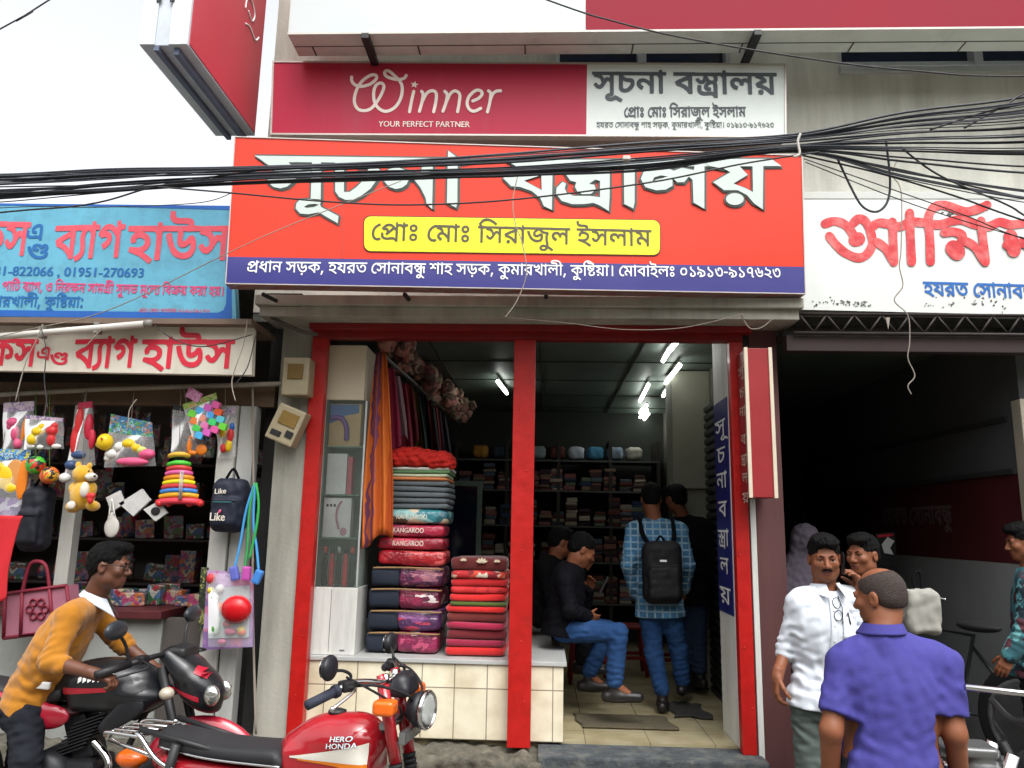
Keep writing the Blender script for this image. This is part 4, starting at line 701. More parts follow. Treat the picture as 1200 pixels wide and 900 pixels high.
# --- crimson and white light box above it
YW = 4.80
wn = thing('light_box_sign', 'long crimson and white light box sign above the big red signboard', 'sign', P(620, 158, YW))
Qw = [(320.5, 72.5), (920, 75.5), (920.5, 160.5), (317.5, 157.5)]
mb = MB(); slab_px(mb, [(320, 72), (920.5, 75), (921, 161), (317, 158)], YW + .004, 0, .22); mb.build('box', M('box side', '8e8a84', .5, .1, 6), wn)
mb = MB(); poly_px(mb, [[(321, 73), (688, 74.8), (687, 159.3), (318, 157.3)]], YW, 0, .001); mb.build('crimson_panel', film_crim, wn)
mb = MB(); poly_px(mb, [[(688, 74.8), (919.8, 76), (920.2, 160.3), (687, 159.3)]], YW, 0, .001); mb.build('white_panel', film_white, wn)
mb = MB(); border_px(mb, [(319.6, 71.8), (921, 75), (921.4, 161.4), (316.8, 158.3)], .012, YW, 0, .008, .05); mb.build('edge_frame', M('aluminium edge', 'b9b3ac', .4, .08, 8, metal=.4), wn)
mb = MB()
def C5(p): return [(400 + x / 6, 70 + y / 6) for x, y in p]
for k, st in enumerate([[(73, 124), (76, 155), (100, 180), (140, 190), (200, 175), (240, 145), (250, 122), (235, 108), (200, 115), (150, 150), (115, 200), (95, 260), (95, 310), (120, 350), (165, 360), (210, 345), (250, 300), (285, 240), (300, 195), (290, 170), (265, 168), (240, 190), (228, 240), (235, 300), (265, 345), (310, 365), (360, 350), (400, 310), (425, 250), (428, 190), (410, 150), (375, 115), (340, 85), (315, 80), (305, 97), (320, 120), (370, 138), (420, 140), (448, 128), (457, 112)],
                        [(510, 225), (495, 290), (480, 368)], [(565, 225), (575, 245), (568, 300), (550, 365)], [(568, 300), (600, 240), (640, 220), (668, 240), (665, 300), (650, 368)],
                        [(728, 225), (745, 250), (735, 310), (715, 365)], [(735, 310), (765, 245), (800, 222), (832, 245), (830, 300), (818, 368)],
                        [(925, 293), (965, 275), (990, 245), (980, 222), (945, 220), (900, 260), (885, 310), (900, 350), (935, 365), (980, 345)],
                        [(1035, 222), (1050, 240), (1045, 300), (1028, 370)], [(1046, 290), (1065, 245), (1090, 225), (1120, 222)]]):
    stroke_px(mb, C5(st), 3.6, YW, 0, .004 + k * .0003, 5)
star = [(515 + (30 if i % 2 == 0 else 13) * math.sin(i * math.pi / 5 + .2), 177 - (26 if i % 2 == 0 else 11) * math.cos(i * math.pi / 5 + .2)) for i in range(10)]
poly_px(mb, [C5(star)], YW, 0, .004)
mb.build('script_lettering', M('cream ink', 'e2d6cc', .45), wn)
mb = MB(); latin_px(mb, 'YOUR PERFECT PARTNER', (443.5, 148.6), (550.5, 149.2), 6.6, YW, 0, .004, .012); mb.build('slogan', M('cream ink', 'e2d6cc', .45), wn)
for a_ in (('heading', 1, (695, 108.5), (910, 110.5), 24.5), ('prop', 1, (731, 137.5), (874, 137), 11.5), ('addr1', 0, (699, 150), (907, 150), 6.6)): text_px(MB(), *a_, YW, 0, .004).build('lettering', ink_dark, wn)

# --- deep fascia light box across the upper storey
YF = 4.50
fa = thing('fascia_light_box', 'deep white and red fascia light box along the top of the picture', 'sign', (0.7, 4.6, 4.767))
xL = P(337, 40, YF).x; xM = P(686, 37, YF).x; zb = 4.767
mb = MB(); mb.bx(xL, 6.4, YF + .006, YF + .24, zb, zb + 1.3); mb.build('box', M('fascia underside', 'c6ccc6', .5, .08, 4, dirt=('77756f', .4, 3)), fa)
mb = MB(); mb.bx(xL + .006, xM, YF, YF + .004, zb + .012, zb + 1.29); mb.build('white_panel', M('translucent white panel', 'b9c2c2', .35, .04, 2), fa)
mb = MB(); mb.bx(xM + .003, 6.39, YF, YF + .004, zb + .012, zb + 1.29); mb.build('red_panel', M('raspberry panel', '84202f', .6, .07, 1.2, spec=.12), fa)
mb = MB(); mb.bx(xL, 6.4, YF - .004, YF + .005, zb - .004, zb + .010)
mb.build('edge_trim', M('pale trim', 'bcbcb4', .45, .06, 8), fa)
mb = MB(); mb.bx(xL, 6.4, YF + .13, YF + .136, zb - .003, zb + .001)
for i in range(13): mb.bx(xL + .12 + i * .72, xL + .13 + i * .72, YF + .14, YF + .235, zb - .003, zb + .001)
mb.build('panel_joint', M('joint dark', '4a4541', .8), fa)
for px in (428, 888):
    mb = MB(); a = P(px, 40, YF); mb.box((a.x, 4.74, zb - .02), (.05, .50, .04), .004); mb.box((a.x, 4.99, zb - .12), (.05, .05, .24), .004); mb.build('bracket', black_metal, fa)

# --- projecting box sign on the left corner
xr = -2.085; xl = xr - .285; yf, yb = 3.93, 4.98; zb2 = 4.30
pj = thing('projecting_sign', 'red sided box sign jutting out from the upper left corner of the building', 'sign', ((xl + xr) / 2, 4.5, zb2))
mb = MB(); mb.bx(xl, xr, yf, yb, zb2, 6.2, .004); mb.build('box', M('grey sheet metal', 'b9c0c8', .45, .08, 4, dirt=('6f757c', .4, 3)), pj)
mb = MB(); mb.bx(xr + .001, xr + .006, yf + .012, yb - .02, zb2 + .012, 6.19); mb.build('red_panel', M('faded red panel', 'bb3a48', .35, .06, 2), pj)
mb = MB(); mb.bx(xl + .002, xl + .09, yf - .012, yf - .001, zb2, 6.2, .003); mb.bx(xl + .175, xr, yf - .012, yf - .001, zb2, 6.2, .003); mb.build('front_cover', M('white metal cover', 'ccd3d3', .45, .05, 5), pj)
for x in (xl + .092, xl + .172): MB().bx(x - .014, x + .014, yf - .018, yf - .013, zb2 + .27, zb2 + .38, .002).build('hinge', black_metal, pj)
mb = MB(); mb.bx(xl + .085, xl + .115, yf, yb, zb2 - .03, zb2 - .001); mb.bx(xr - .09, xr - .06, yf + .02, yb + .1, zb2 - .045, zb2 - .001); mb.build('rail', M('dark rail', '5a6478', .6), pj)
mb = MB(); zt = 4.95
vs = [[(0, .10), (.02, .20), (.10, .22), (.16, .16), (.12, .09), (.05, .12)], [(.02, .0), (.10, .03), (.2, .0), (.26, .06)]]
for k, st in enumerate(vs):
    q = bez([(x, y, 0) for x, y in st], 5)
    mb.tube([(xr + .008, 4.62 + p.x, zt + p.y) for p in q], .006, 5)
mb.build('lettering', ink_white, pj)

# --- left: sky-blue hand painted board, white board below
YB = 4.60
bs_ = thing('shop_sign', 'faded sky blue hand painted signboard with red and blue lettering on the left', 'signboard', P(120, 375, YB))
Qb = [(-150, 236.5), (270, 241), (277, 375), (-150, 369)]
sky_blue = M('sky blue sign paint', '5a9db6', .65, .1, 3, dirt=('47737f', .6, 7), bump=.05)
blue_bord = M('blue border paint', '1c57a5', .55, .08, 8)
mb = MB(); slab_px(mb, Qb, YB, 0, .06); mb.build('panel', sky_blue, bs_)
mb = MB(); poly_px(mb, [[(-150, 236.8), (269.8, 241.3), (270, 246), (100, 241.5), (-150, 240)]], YB, 0, .002); poly_px(mb, [[(-150, 361.5), (255, 366.5), (262, 363.5), (265, 356), (266, 330), (271.5, 330), (272, 372), (269, 374.6), (-150, 368.6)]], YB, 0, .002); mb.build('border', blue_bord, bs_)
mb = MB(); text_px(mb, 'kos', 1, (-30, 297), (31, 299), 38, YB, 0, .003).build('lettering', ink_pink, bs_); mb = MB(); text_px(mb, 'bag', 1, (62, 303), (142, 301), 38, YB, 0, .0034).build('lettering', ink_pink, bs_); mb = MB(); text_px(mb, 'house', 1, (148, 304), (268, 304), 39, YB, 0, .003); mb.build('lettering', ink_pink, bs_, label='large red word')
mb = MB(); text_px(mb, 'e', 1, (29, 281), (51, 281), 18, YB, 0, .003); text_px(mb, 'ndo', 1, (30, 304), (57, 304), 18, YB, 0, .003).build('lettering', ink_navy, bs_); mb = MB()
latin_px(mb, '31-822066 , 01951-270693', (-6, 322.5), (168, 325), 10.5, YB, 0, .003, .03).build('telephone_numbers', ink_navy, bs_); mb = MB(); text_px(mb, 'khali', 1, (-12, 359), (98, 360), 11.5, YB, 0, .003); mb.build('lettering', ink_navy, bs_, label='blue address words')
mb = MB(); text_px(mb, 'party', 1, (2, 340.5), (263, 347), 10.5, YB, 0, .003).build('lettering', M('pink red hand paint', 'bd3f6c', .6, .12, 30), bs_); mb = MB(); text_px(mb, 'tiny', 0, (163, 366), (246, 366.5), 4.2, YB, 0, .003); mb.build('lettering', M('pink red hand paint', 'bd3f6c', .6, .12, 30), bs_, label='small pink words')
wb = thing('shop_sign', 'dirty white board with red words below the sky blue signboard', 'signboard', P(140, 440, YB + .04))
mb = MB(); slab_px(mb, [(-150, 377), (297, 384), (295, 439.5), (-150, 431.5)], YB + .04, 0, .05); mb.build('panel', M('dirty white board', 'cac3b5', .6, .07, 3, dirt=('9d9484', .5, 4), streak=True), wb)
for k_, l_, r_, h_ in (('kos', (-16, 427), (41, 429), 31), ('e', (42, 421), (59, 422), 15), ('ndo', (57, 428), (80, 428), 15), ('bag', (86, 431), (157, 430), 33), ('house', (165, 431), (272, 431), 33)): text_px(MB(), k_, 1, l_, r_, h_, YB + .04, 0, .003).build('lettering', ink_red, wb)
mb = MB(); mb.bx(-5.2, -1.83, 4.56, 5.0, 2.805, 2.84); mb.build('ledge', M('brown sheet', '6a5a4e', .7, .2, 5), wb)

# --- right: white hand painted sign
YR = 4.75
rw = thing('shop_sign', 'white hand painted signboard with thick red brush letters on the right', 'signboard', P(1060, 366, YR))
mb = MB(); slab_px(mb, [(938, 233.5), (1420, 233), (1420, 374), (925, 362.5)], YR, 0, .10); mb.build('panel', M('white sign paint', 'cdd1ce', .5, .03, 3, dirt=('b8bab6', .4, 5)), rw)
mb = MB(); a = P(938, 233.5, YR); b = P(1420, 233, YR); mb.bx(a.x, b.x, YR - .004, YR + .2, a.z + .002, a.z + .05, .003); mb.build('top_ledge', M('ledge paint', 'b9bcb6', .6, .08, 5), rw)
mb = MB(); k = 0
def C6(p): return [(950 + x / 4.8, 225 + y / 4.8) for x, y in p]
brush = M('red brush paint', 'bd2a30', .5, .22, 16, dirt=('d98a86', .75, 10))
for st in [[(80, 180), (130, 165), (185, 180), (225, 220), (250, 265)], [(240, 175), (270, 150), (310, 170), (340, 240), (345, 300), (310, 355), (260, 370), (190, 340), (135, 290), (105, 250)], [(250, 270), (268, 265)],
           [(340, 200), (380, 175), (430, 180), (500, 195), (560, 170), (640, 175), (720, 185), (790, 165), (850, 160), (930, 185), (1000, 195), (1060, 170), (1130, 185), (1250, 170), (1330, 180)], [(458, 170), (462, 260), (466, 395)], [(375, 285), (420, 320), (462, 385)],
           [(555, 120), (560, 260), (566, 395)], [(672, 392), (668, 250), (660, 150), (690, 90), (750, 75), (860, 110), (930, 100), (990, 75)],
           [(750, 230), (800, 225), (850, 245), (840, 290), (800, 340)], [(800, 318), (822, 340)], [(870, 280), (920, 310), (975, 390)], [(955, 165), (965, 260), (980, 395)], [(1120, 250), (1140, 330)], [(1100, 300), (1150, 300), (1190, 290), (1260, 330)], [(1300, 170), (1310, 400)]]:
    w = 16 if len(st) == 2 and st[0] in ((250, 270), (1120, 250)) else 19 if st[0] == (800, 318) else 10.5
    stroke_px(mb, C6(st), w, YR, 0, .003 + k * .0004, 5, wv=.04); k += 1
mb.build('brush_lettering', brush, rw)
mb = MB()
text_px(mb, 'hazrat', 1, (1083, 346), (1216, 350), 16, YR, 0, .003); mb.build('lettering', ink_blue, rw)
mb = MB()
rr = random.Random(5)
for k in range(70):
    x = rr.choice([rr.uniform(950, 1000), rr.uniform(1080, 1180), rr.uniform(985, 1020)]); y = rr.gauss(356, 2.5) if x < 1060 else rr.choice([rr.gauss(357, 2), rr.gauss(352, 4)])
    w = rr.uniform(.6, 2.2); h = rr.uniform(.4, 1.6); poly_px(mb, [[(x - w, y + rr.uniform(-h, h)), (x, y - h), (x + w, y + rr.uniform(-h, h)), (x + .3, y + h)]], YR, 0, .002 + k * .00003)
for k in range(12):
    x = 1101 + rr.uniform(0, 18); y = 248 + rr.uniform(0, 5); poly_px(mb, [[(x, y), (x + 2.5, y - .8), (x + 3.2, y + .7), (x + .6, y + 1.1)]], YR, 0, .0025 + k * .00003)
mb.build('flaked_paint', M('bare dark patches', '4d4c48', .9), rw)

# --- red box sign on the brown pillar and the navy vertical sign on the jamb
bxs = thing('box_sign', 'small upright red box sign with white edges on the brown pillar', 'sign', (1.34, 4.85, 1.82))
xb0, xb1, yb0, yb1, z0, z1 = 1.245, 1.395, 4.72, 4.94, 1.80, 2.72
mb = MB(); mb.bx(xb0, xb1, yb0, yb1, z0, z1, .003); mb.build('box', M('maroon film', '8e2529', .4, .08, 5, dirt=('6f2024', .4, 4)), bxs)
mb = MB()
for x in (xb0, xb1): mb.bx(x - .011, x + .011, yb0 - .009, yb0 + .012, z0 - .004, z1 + .004, .002)
mb.build('edge_strip', M('cream strip', 'c9bda9', .5, .06, 8), bxs)
def vert_text(mb, x, y0, y1, zt, cells, bold, h):
    z = zt
    for kk, dz in cells:
        z -= dz; yc = (y0 + y1) / 2; w = abs(y1 - y0) * (.62 if kk in ('v2', 'v4', 'v6') else .78)
        text_on(mb, kk, bold, (x, yc + w / 2, z), (x, yc - w / 2, z), (0, 0, h), (-1, 0, 0), off=.002)
mb = MB(); vert_text(mb, xb0 - .0005, 4.74, 4.93, 2.72, [('v1', .16), ('v2', .135), ('v3', .12), ('v4', .175), ('v5', .125), ('v6', .115), ('v7', .12)], 0, .062); mb.build('lettering', M('faded cream ink', 'c4ab9c', .6), bxs)
vs_ = thing('vertical_sign', 'navy blue vertical strip sign with white letters on the white jamb', 'sign', (1.2, 5.26, .9))
jb = MB(); jb.bx(1.199, 1.204, 5.06, 5.455, 1.07, 2.47); jb.build('panel', M('navy film', '1c1c63', .4, .08, 5), vs_)
mb = MB(); vert_text(mb, 1.1985, 5.07, 5.45, 2.47, [('v1', .235), ('v2', .185), ('v3', .17), ('v4', .19), ('v5', .19), ('v6', .18), ('v7', .19)], 0, .105); mb.build('lettering', ink_white, vs_)

# ================================================================== SOFT BODIES: signed-distance shapes meshed with surface nets
_NW = [(NR.normal(size=3), NR.uniform(0, 6.28)) for _ in range(10)]
def folds(P3, wl, sx=(1, 1, 1)):
    """smooth wrinkle field, roughly -1..1, wavelength wl metres"""
    s = 0
    for i, (d, ph) in enumerate(_NW):
        d = d / np.linalg.norm(d) * np.array(sx); s = s + np.sin((P3 @ d) * (6.283 / wl) * (0.7 + 0.12 * i) + ph)
    return s / 4.0
class Soft:
    """ordered list of soft shapes; each is evaluated only near itself"""
    def __init__(s): s.ops = []; s.lo = np.full(3, 1e9); s.hi = -s.lo; s.post = []
    def _add(s, fn, lo, hi, k, mode):
        lo, hi = np.array(lo, float), np.array(hi, float); s.ops.append((fn, lo, hi, k, mode))
        if mode == 'u': s.lo = np.minimum(s.lo, lo); s.hi = np.maximum(s.hi, hi)
        return s
    def cone(s, a, b, ra, rb, k=0.02, mode='u', flat=None):
        """limb from a to b with end radii; flat=(axis vector, factor) squashes it along that axis"""
        a = np.array(a, float); b = np.array(b, float); m = max(ra, rb) * (max(1, 1 / flat[1]) if flat and flat[1] < 1 else 1)
        def fn(Q):
            ba = b - a; L = ba @ ba + 1e-12; pa = Q - a; t = np.clip(pa @ ba / L, 0, 1); d = pa - t[..., None] * ba; r = ra + (rb - ra) * t
            if flat:
                ax = np.array(flat[0], float); ax /= np.linalg.norm(ax); h = d @ ax; return np.sqrt(np.maximum((d * d).sum(-1) - h * h, 0) + (h / flat[1]) ** 2) * 1.0 - r
            return np.sqrt((d * d).sum(-1)) - r
        return s._add(fn, np.minimum(a, b) - m, np.maximum(a, b) + m, k, mode)
    def ell(s, c, r, k=0.02, mode='u', B=None):
        """ellipsoid; B = 3x3 whose rows are its axes"""
        c = np.array(c, float); r = np.array(r if hasattr(r, '__len__') else (r,) * 3, float); Bm = np.eye(3) if B is None else np.array(B, float)
        def fn(Q):
            q = (Q - c) @ Bm.T; k0 = np.sqrt(((q / r) ** 2).sum(-1)); k1 = np.sqrt(((q / r ** 2) ** 2).sum(-1)) + 1e-9; return k0 * (k0 - 1) / k1
        e = np.sqrt(((Bm * r[:, None]) ** 2).sum(0)); return s._add(fn, c - e, c + e, k, mode)
    def box(s, c, h, rad=0.01, k=0.01, mode='u', B=None):
        c = np.array(c, float); h = np.array(h, float); Bm = np.eye(3) if B is None else np.array(B, float)
        def fn(Q):
            q = np.abs((Q - c) @ Bm.T) - (h - rad); return np.sqrt((np.maximum(q, 0) ** 2).sum(-1)) + np.minimum(q.max(-1), 0) - rad
        e = np.abs(Bm * h[:, None]).sum(0); return s._add(fn, c - e, c + e, k, mode)
    def cut(s, p, n, k=0.004):
        """remove everything on the side n points to"""
        p = np.array(p, float); n = np.array(n, float); n /= np.linalg.norm(n); s.post.append(('cut', p, n, k)); return s
    def wrinkle(s, amp, wl, sx=(1, 1, 1)): s.post.append(('wr', amp, wl, sx)); return s
    def fold(s, c, ax, amp, wl, rad, ph=0.0): s.post.append(('fold', np.array(c, float), unit(ax), amp, wl, rad, ph)); return s
    def mesh(s, h):
        pad = 3 * h; lo = s.lo - pad; hi = s.hi + pad; n = np.ceil((hi - lo) / h).astype(int) + 1
        F = np.full(n, 0.2, np.float32); ax = [lo[i] + h * np.arange(n[i]) for i in range(3)]
        for fn, l, u, k, mode in s.ops:
            mg = k + 3.5 * h; i0 = np.maximum(np.floor((l - mg - lo) / h).astype(int), 0); i1 = np.minimum(np.ceil((u + mg - lo) / h).astype(int) + 1, n)
            if (i1 <= i0).any(): continue
            sl = tuple(slice(i0[i], i1[i]) for i in range(3))
            Q = np.stack(np.meshgrid(*[ax[i][sl[i]] for i in range(3)], indexing='ij'), -1); d = fn(Q); f = F[sl]
            if mode == 'u':
                hh = np.clip(0.5 + 0.5 * (f - d) / k, 0, 1); F[sl] = f * (1 - hh) + d * hh - k * hh * (1 - hh)
            else:
                hh = np.clip(0.5 - 0.5 * (f + d) / k, 0, 1); F[sl] = f * (1 - hh) - d * hh + k * hh * (1 - hh)
        near = np.abs(F) < 6 * h; ii = np.nonzero(near)
        if s.post:
            Q = np.stack([ax[i][ii[i]] for i in range(3)], -1); f = F[ii]
            for p in s.post:
                if p[0] == 'wr': f = f + p[1] * folds(Q, p[2], p[3])
                if p[0] == 'fold':
                    D = Q - p[1]; r2 = (D * D).sum(-1) / p[5] ** 2; f = f + p[3] * np.sin(D @ p[2] * (6.283 / p[4]) + p[6] + 1.6 * folds(Q, .16)) * np.exp(-r2) * (1 - .35 * folds(Q, .11))
            F[ii] = f
            for p in s.post:
                if p[0] == 'cut':
                    Q = np.stack(np.meshgrid(*ax, indexing='ij'), -1); F = np.maximum(F, ((Q - p[1]) @ p[2]).astype(np.float32))
        return nets(F, lo, h)
def nets(F, lo, h):
    S = F < 0; n = F.shape
    cor = [(i, j, k) for i in (0, 1) for j in (0, 1) for k in (0, 1)]
    sh = lambda A, c: A[c[0]:n[0] - 1 + c[0], c[1]:n[1] - 1 + c[1], c[2]:n[2] - 1 + c[2]]
    cnt = sum(sh(S, c).astype(np.int8) for c in cor); mask = (cnt > 0) & (cnt < 8); idx = np.full(mask.shape, -1, np.int64); I = np.nonzero(mask); m = len(I[0]); idx[I] = np.arange(m)
    pos = np.zeros((m, 3)); w = np.zeros(m); vals = {c: sh(F, c)[I] for c in cor}
    for c in cor:
        for a in range(3):
            if c[a] == 0:
                d = list(c); d[a] = 1; d = tuple(d); f0 = vals[c]; f1 = vals[d]; x = (f0 < 0) != (f1 < 0)
                t = np.where(x, f0 / np.where(x, f0 - f1, 1), 0); p = np.tile(np.array(c, float), (m, 1)); p[:, a] = t; pos[x] += p[x]; w[x] += 1
    V = lo + h * (np.stack(I, -1) + pos / w[:, None]); Q = []
    for a in range(3):
        b, c = (a + 1) % 3, (a + 2) % 3; sl0 = [slice(1, -1)] * 3; sl0[a] = slice(0, n[a] - 1); sl1 = list(sl0); sl1[a] = slice(1, n[a])
        A = S[tuple(sl0)]; Bq = S[tuple(sl1)]; x = np.nonzero(A != Bq)
        g = [x[0] + (0 if a == 0 else 1), x[1] + (0 if a == 1 else 1), x[2] + (0 if a == 2 else 1)]
        def cell(db, dc): q = list(g); q[b] = q[b] - db; q[c] = q[c] - dc; return idx[tuple(q)]
        q = np.stack([cell(0, 0), cell(1, 0), cell(1, 1), cell(0, 1)], -1); fl = A[x]; q[~fl] = q[~fl][:, ::-1]; Q.append(q)
    return V, np.concatenate(Q)
def soft_obj(name, soft, h, mats, parent=None, local=True, label=None, pick=None, extra=None):
    """link a soft shape as one smooth mesh; pick(V) gives a material index per vertex; extra = (verts, faces, material) lists joined in"""
    V, Q = soft.mesh(h) if isinstance(soft, Soft) else soft
    mi = np.zeros(len(Q), int)
    if pick is not None: mi = np.max(pick(V)[Q], axis=1)
    vs = V.tolist(); fs = Q.tolist(); mi = mi.tolist()
    for ev, ef, em in (extra or []):
        k = len(vs); vs += [tuple(v) for v in ev]; fs += [tuple(i + k for i in f) for f in ef]; mi += [em] * len(ef)
    me = bpy.data.meshes.new(name); me.from_pydata(vs, [], fs)
    for m in (mats if isinstance(mats, (list, tuple)) else [mats]): me.materials.append(m)
    me.polygons.foreach_set('material_index', mi); me.polygons.foreach_set('use_smooth', [True] * len(fs)); me.update()
    o = bpy.data.objects.new(name, me); COL.objects.link(o)
    if parent is not None:
        o.parent = parent
        if not local: me.transform(chain(parent).inverted())
    elif not local:
        b = Vector((V[:, 0].mean(), V[:, 1].mean(), V[:, 2].min())); me.transform(Matrix.Translation(-b)); o.location = b
    if label: o['label'] = label
    return o

# ------------------------------------------------------------------ people
def npv(*a): return np.array(a, float)
def unit(v): v = np.array(v, float); return v / (np.linalg.norm(v) + 1e-12)
def head_frame(yaw, pitch=0.0, roll=0.0):
    """rows: right, forward, up; yaw 0 looks along +y, positive turns to the left (towards -x)"""
    m = (Matrix.Rotation(R(yaw), 3, 'Z') @ Matrix.Rotation(R(pitch), 3, 'X') @ Matrix.Rotation(R(roll), 3, 'Y'))
    return np.array([m @ Vector((1, 0, 0)), m @ Vector((0, 1, 0)), m @ Vector((0, 0, 1))])
def add_head(S, c, Bf, s=1.0, neck=None, face=1.0):
    g = lambda x, y, z: c + s * (x * Bf[0] + y * Bf[1] + z * Bf[2])
    E = lambda p, r, k=.015, mode='u': S.ell(g(*p), np.array(r) * s, k * s, mode, Bf)
    E((0, -.014, .036), (.074, .094, .084)); E((0, .024, -.03), (.060, .068, .080), .03); E((0, .052, -.088), (.030, .030, .024), .03)
    for q in (-1, 1):
        E((q * .044, .004, -.062), (.024, .034, .030), .03); E((q * .040, .062, -.018), (.024, .024, .022), .02)
    S.cone(g(-.036, .080, .024), g(.036, .080, .024), .0115 * s, .0115 * s, .012 * s)
    for q in (-1, 1): E((q * .031, .098, .006), (.019, .014, .0125), .010, 's')
    for q in (-1, 1): E((q * .031, .0815, .0140), (.0175, .0105, .0060), .004); E((q * .031, .080, -.0062), (.016, .009, .0042), .004)
    S.cone(g(0, .088, .012), g(0, .108, -.026), .0085 * s, .0125 * s, .010 * s)
    for q in (-1, 1): E((q * .0125, .097, -.031), (.009, .011, .008), .006)
    S.cone(g(-.020, .083, -.0565), g(.020, .083, -.0565), .0062 * s, .0062 * s, .006 * s); E((0, .088, -.0565), (.012, .008, .0065), .006)
    S.cone(g(-.016, .082, -.068), g(.016, .082, -.068), .0072 * s, .0072 * s, .006 * s); E((0, .098, -.0625), (.026, .012, .0022), .003, 's')
    for q in (-1, 1):
        E((q * .077, -.010, -.004), (.009, .020, .031), .008); E((q * .086, -.004, -.002), (.006, .011, .017), .006, 's')
    if neck is not None: S.cone(g(0, -.026, -.055), neck, .054 * s, .062 * s, .03 * s)
    return g
def add_hand(S, w, d, n, curl=0.5, s=1.0, thumb=1, spread=1.0, h_=None):
    """palm and five bent fingers from the wrist w along d; n = palm normal (the side fingers curl to); thumb=+1/-1 side"""
    w = np.array(w, float); d = unit(d); n = unit(np.array(n, float) - d * (np.array(n, float) @ d)); sd = np.cross(d, n) * thumb
    S.box(w + d * .046 * s, npv(.040, .050, .0135) * s, .013 * s, .012 * s, 'u', np.stack([sd, d, n])); S.cone(w - d * .03 * s, w + d * .02 * s, .026 * s, .028 * s, .015 * s)
    for i, (o, L) in enumerate(((.030, .072), (.010, .080), (-.011, .075), (-.030, .058))):
        p = w + (d * (.090 - .004 * abs(i - 1)) + sd * o) * s; dr = unit(d + sd * o * 1.5 * spread); a = 0.0
        for j, (fr, r0, r1) in enumerate(((.42, .0098, .0088), (.32, .0088, .0080), (.26, .0080, .0068))):
            a += curl * (0.75, 1.0, 0.7)[j]; v = unit(dr * math.cos(a) + n * math.sin(a)); q = p + v * L * fr * s; S.cone(p, q, r0 * s, r1 * s, .004 * s); p = q
    p = w + (d * .022 + sd * .030 + n * .006) * s
    for L, r0, r1, c in ((.042, .0135, .0110, .2), (.030, .0110, .0095, .5), (.024, .0095, .0078, .8)):
        v = unit(d * .75 + sd * (.65 - c * .7) + n * (.25 + c * curl)); q = p + v * L * s; S.cone(p, q, r0 * s, r1 * s, .006 * s); p = q
skin_m = M('brown skin', '7b4b33', 0.5, 0.10, 14, bump=0.08, bscale=220, spec=0.3)
skin_d = M('deep brown skin', '5c3828', 0.5, 0.10, 14, bump=0.08, bscale=220, spec=0.45)
lip_m = M('lips', '6b3a31', 0.45, 0.08, 20)
hair_m = M('black hair', '040404', 0.6, 0.3, 60, bump=0.8, bscale=240, spec=0.15)
eye_w = M('eye white', '8a8078', 0.3, 0.03, 5); eye_b = M('dark iris', '17100c', 0.15, 0.05, 5)
def face_parts(root, g, Bf, s=1.0, brows=True, moustache=False, glasses=False):
    mb = MB(); rm = Matrix([list(Bf[0]), list(Bf[1]), list(Bf[2])]).transposed()
    for q in (-1, 1):
        mb.mat(0); mb.ell(g(q * .031, .0740, .005), .0125 * s, 12); mb.mat(1); mb.ell(g(q * .031, .0828, .004), (.0066 * s, .0042 * s, .0062 * s), 10, rm)
    mb.build('eyes', [eye_w, eye_b], root, local=True)
    mb = MB()
    for q in (-1, 1):
        mb.tube([g(q * .014, .094, .022), g(q * .030, .093, .029), g(q * .046, .080, .023)], [.0028 * s, .0036 * s, .0018 * s], 6)
    mb.build('eyebrows', hair_m, root, local=True)
    if moustache:
        mb = MB(); mb.tube([g(-.030, .082, -.052), g(-.014, .096, -.0445), g(0, .098, -.043), g(.014, .096, -.0445), g(.030, .082, -.052)], [.002 * s, .0055 * s, .004 * s, .0055 * s, .002 * s], 6); mb.build('moustache', hair_m, root, local=True)
    if glasses:
        mb = MB()
        for q in (-1, 1):
            loop = [g(q * .033 + .023 * math.cos(a * .524) , .104 - .01 * abs(math.cos(a * .524)) * (q * math.cos(a * .524) > 0), .005 + .016 * math.sin(a * .524)) for a in range(13)]
            mb.tube(loop, .0024 * s, 6, False); mb.tube([g(q * .056, .095, .012), g(q * .079, .04, .014), g(q * .082, -.012, .010)], .0024 * s, 6)
        mb.tube([g(-.010, .104, .008), g(.010, .104, .008)], .0022 * s, 6); mb.build('glasses', M('black plastic', '101010', .3), root, local=True)
def hair_soft(g, Bf, s, style='short'):
    H = Soft(); E = lambda p, r, k=.02, mode='u': H.ell(g(*p), np.array(r) * s, k * s, mode, Bf)
    E((0, -.020, .048), (.081, .101, .088))
    if style == 'full': E((0, .030, .100), (.066, .066, .034), .03); E((-.02, .07, .092), (.05, .035, .022), .02); E((0, -.06, -.01), (.066, .055, .06), .03)
    elif style == 'quiff': E((0, .048, .104), (.056, .058, .034), .02); E((0, -.06, -.005), (.068, .055, .055), .03)
    else: E((0, -.062, -.006), (.068, .052, .055), .03)
    E((0, .100, -.012), (.062, .085, .083) if style == 'full' else (.068, .080, .088), .012, 's')
    for q in (-1, 1): E((q * .080, .012, -.03), (.030, .050, .050), .012, 's')
    E((0, -.03, -.105), (.12, .12, .055), .015, 's'); H.wrinkle(.0030 * s, .020 * s, (1, .45, .45)); H.wrinkle(.0014 * s, .009 * s, (1, .6, .5)); return H
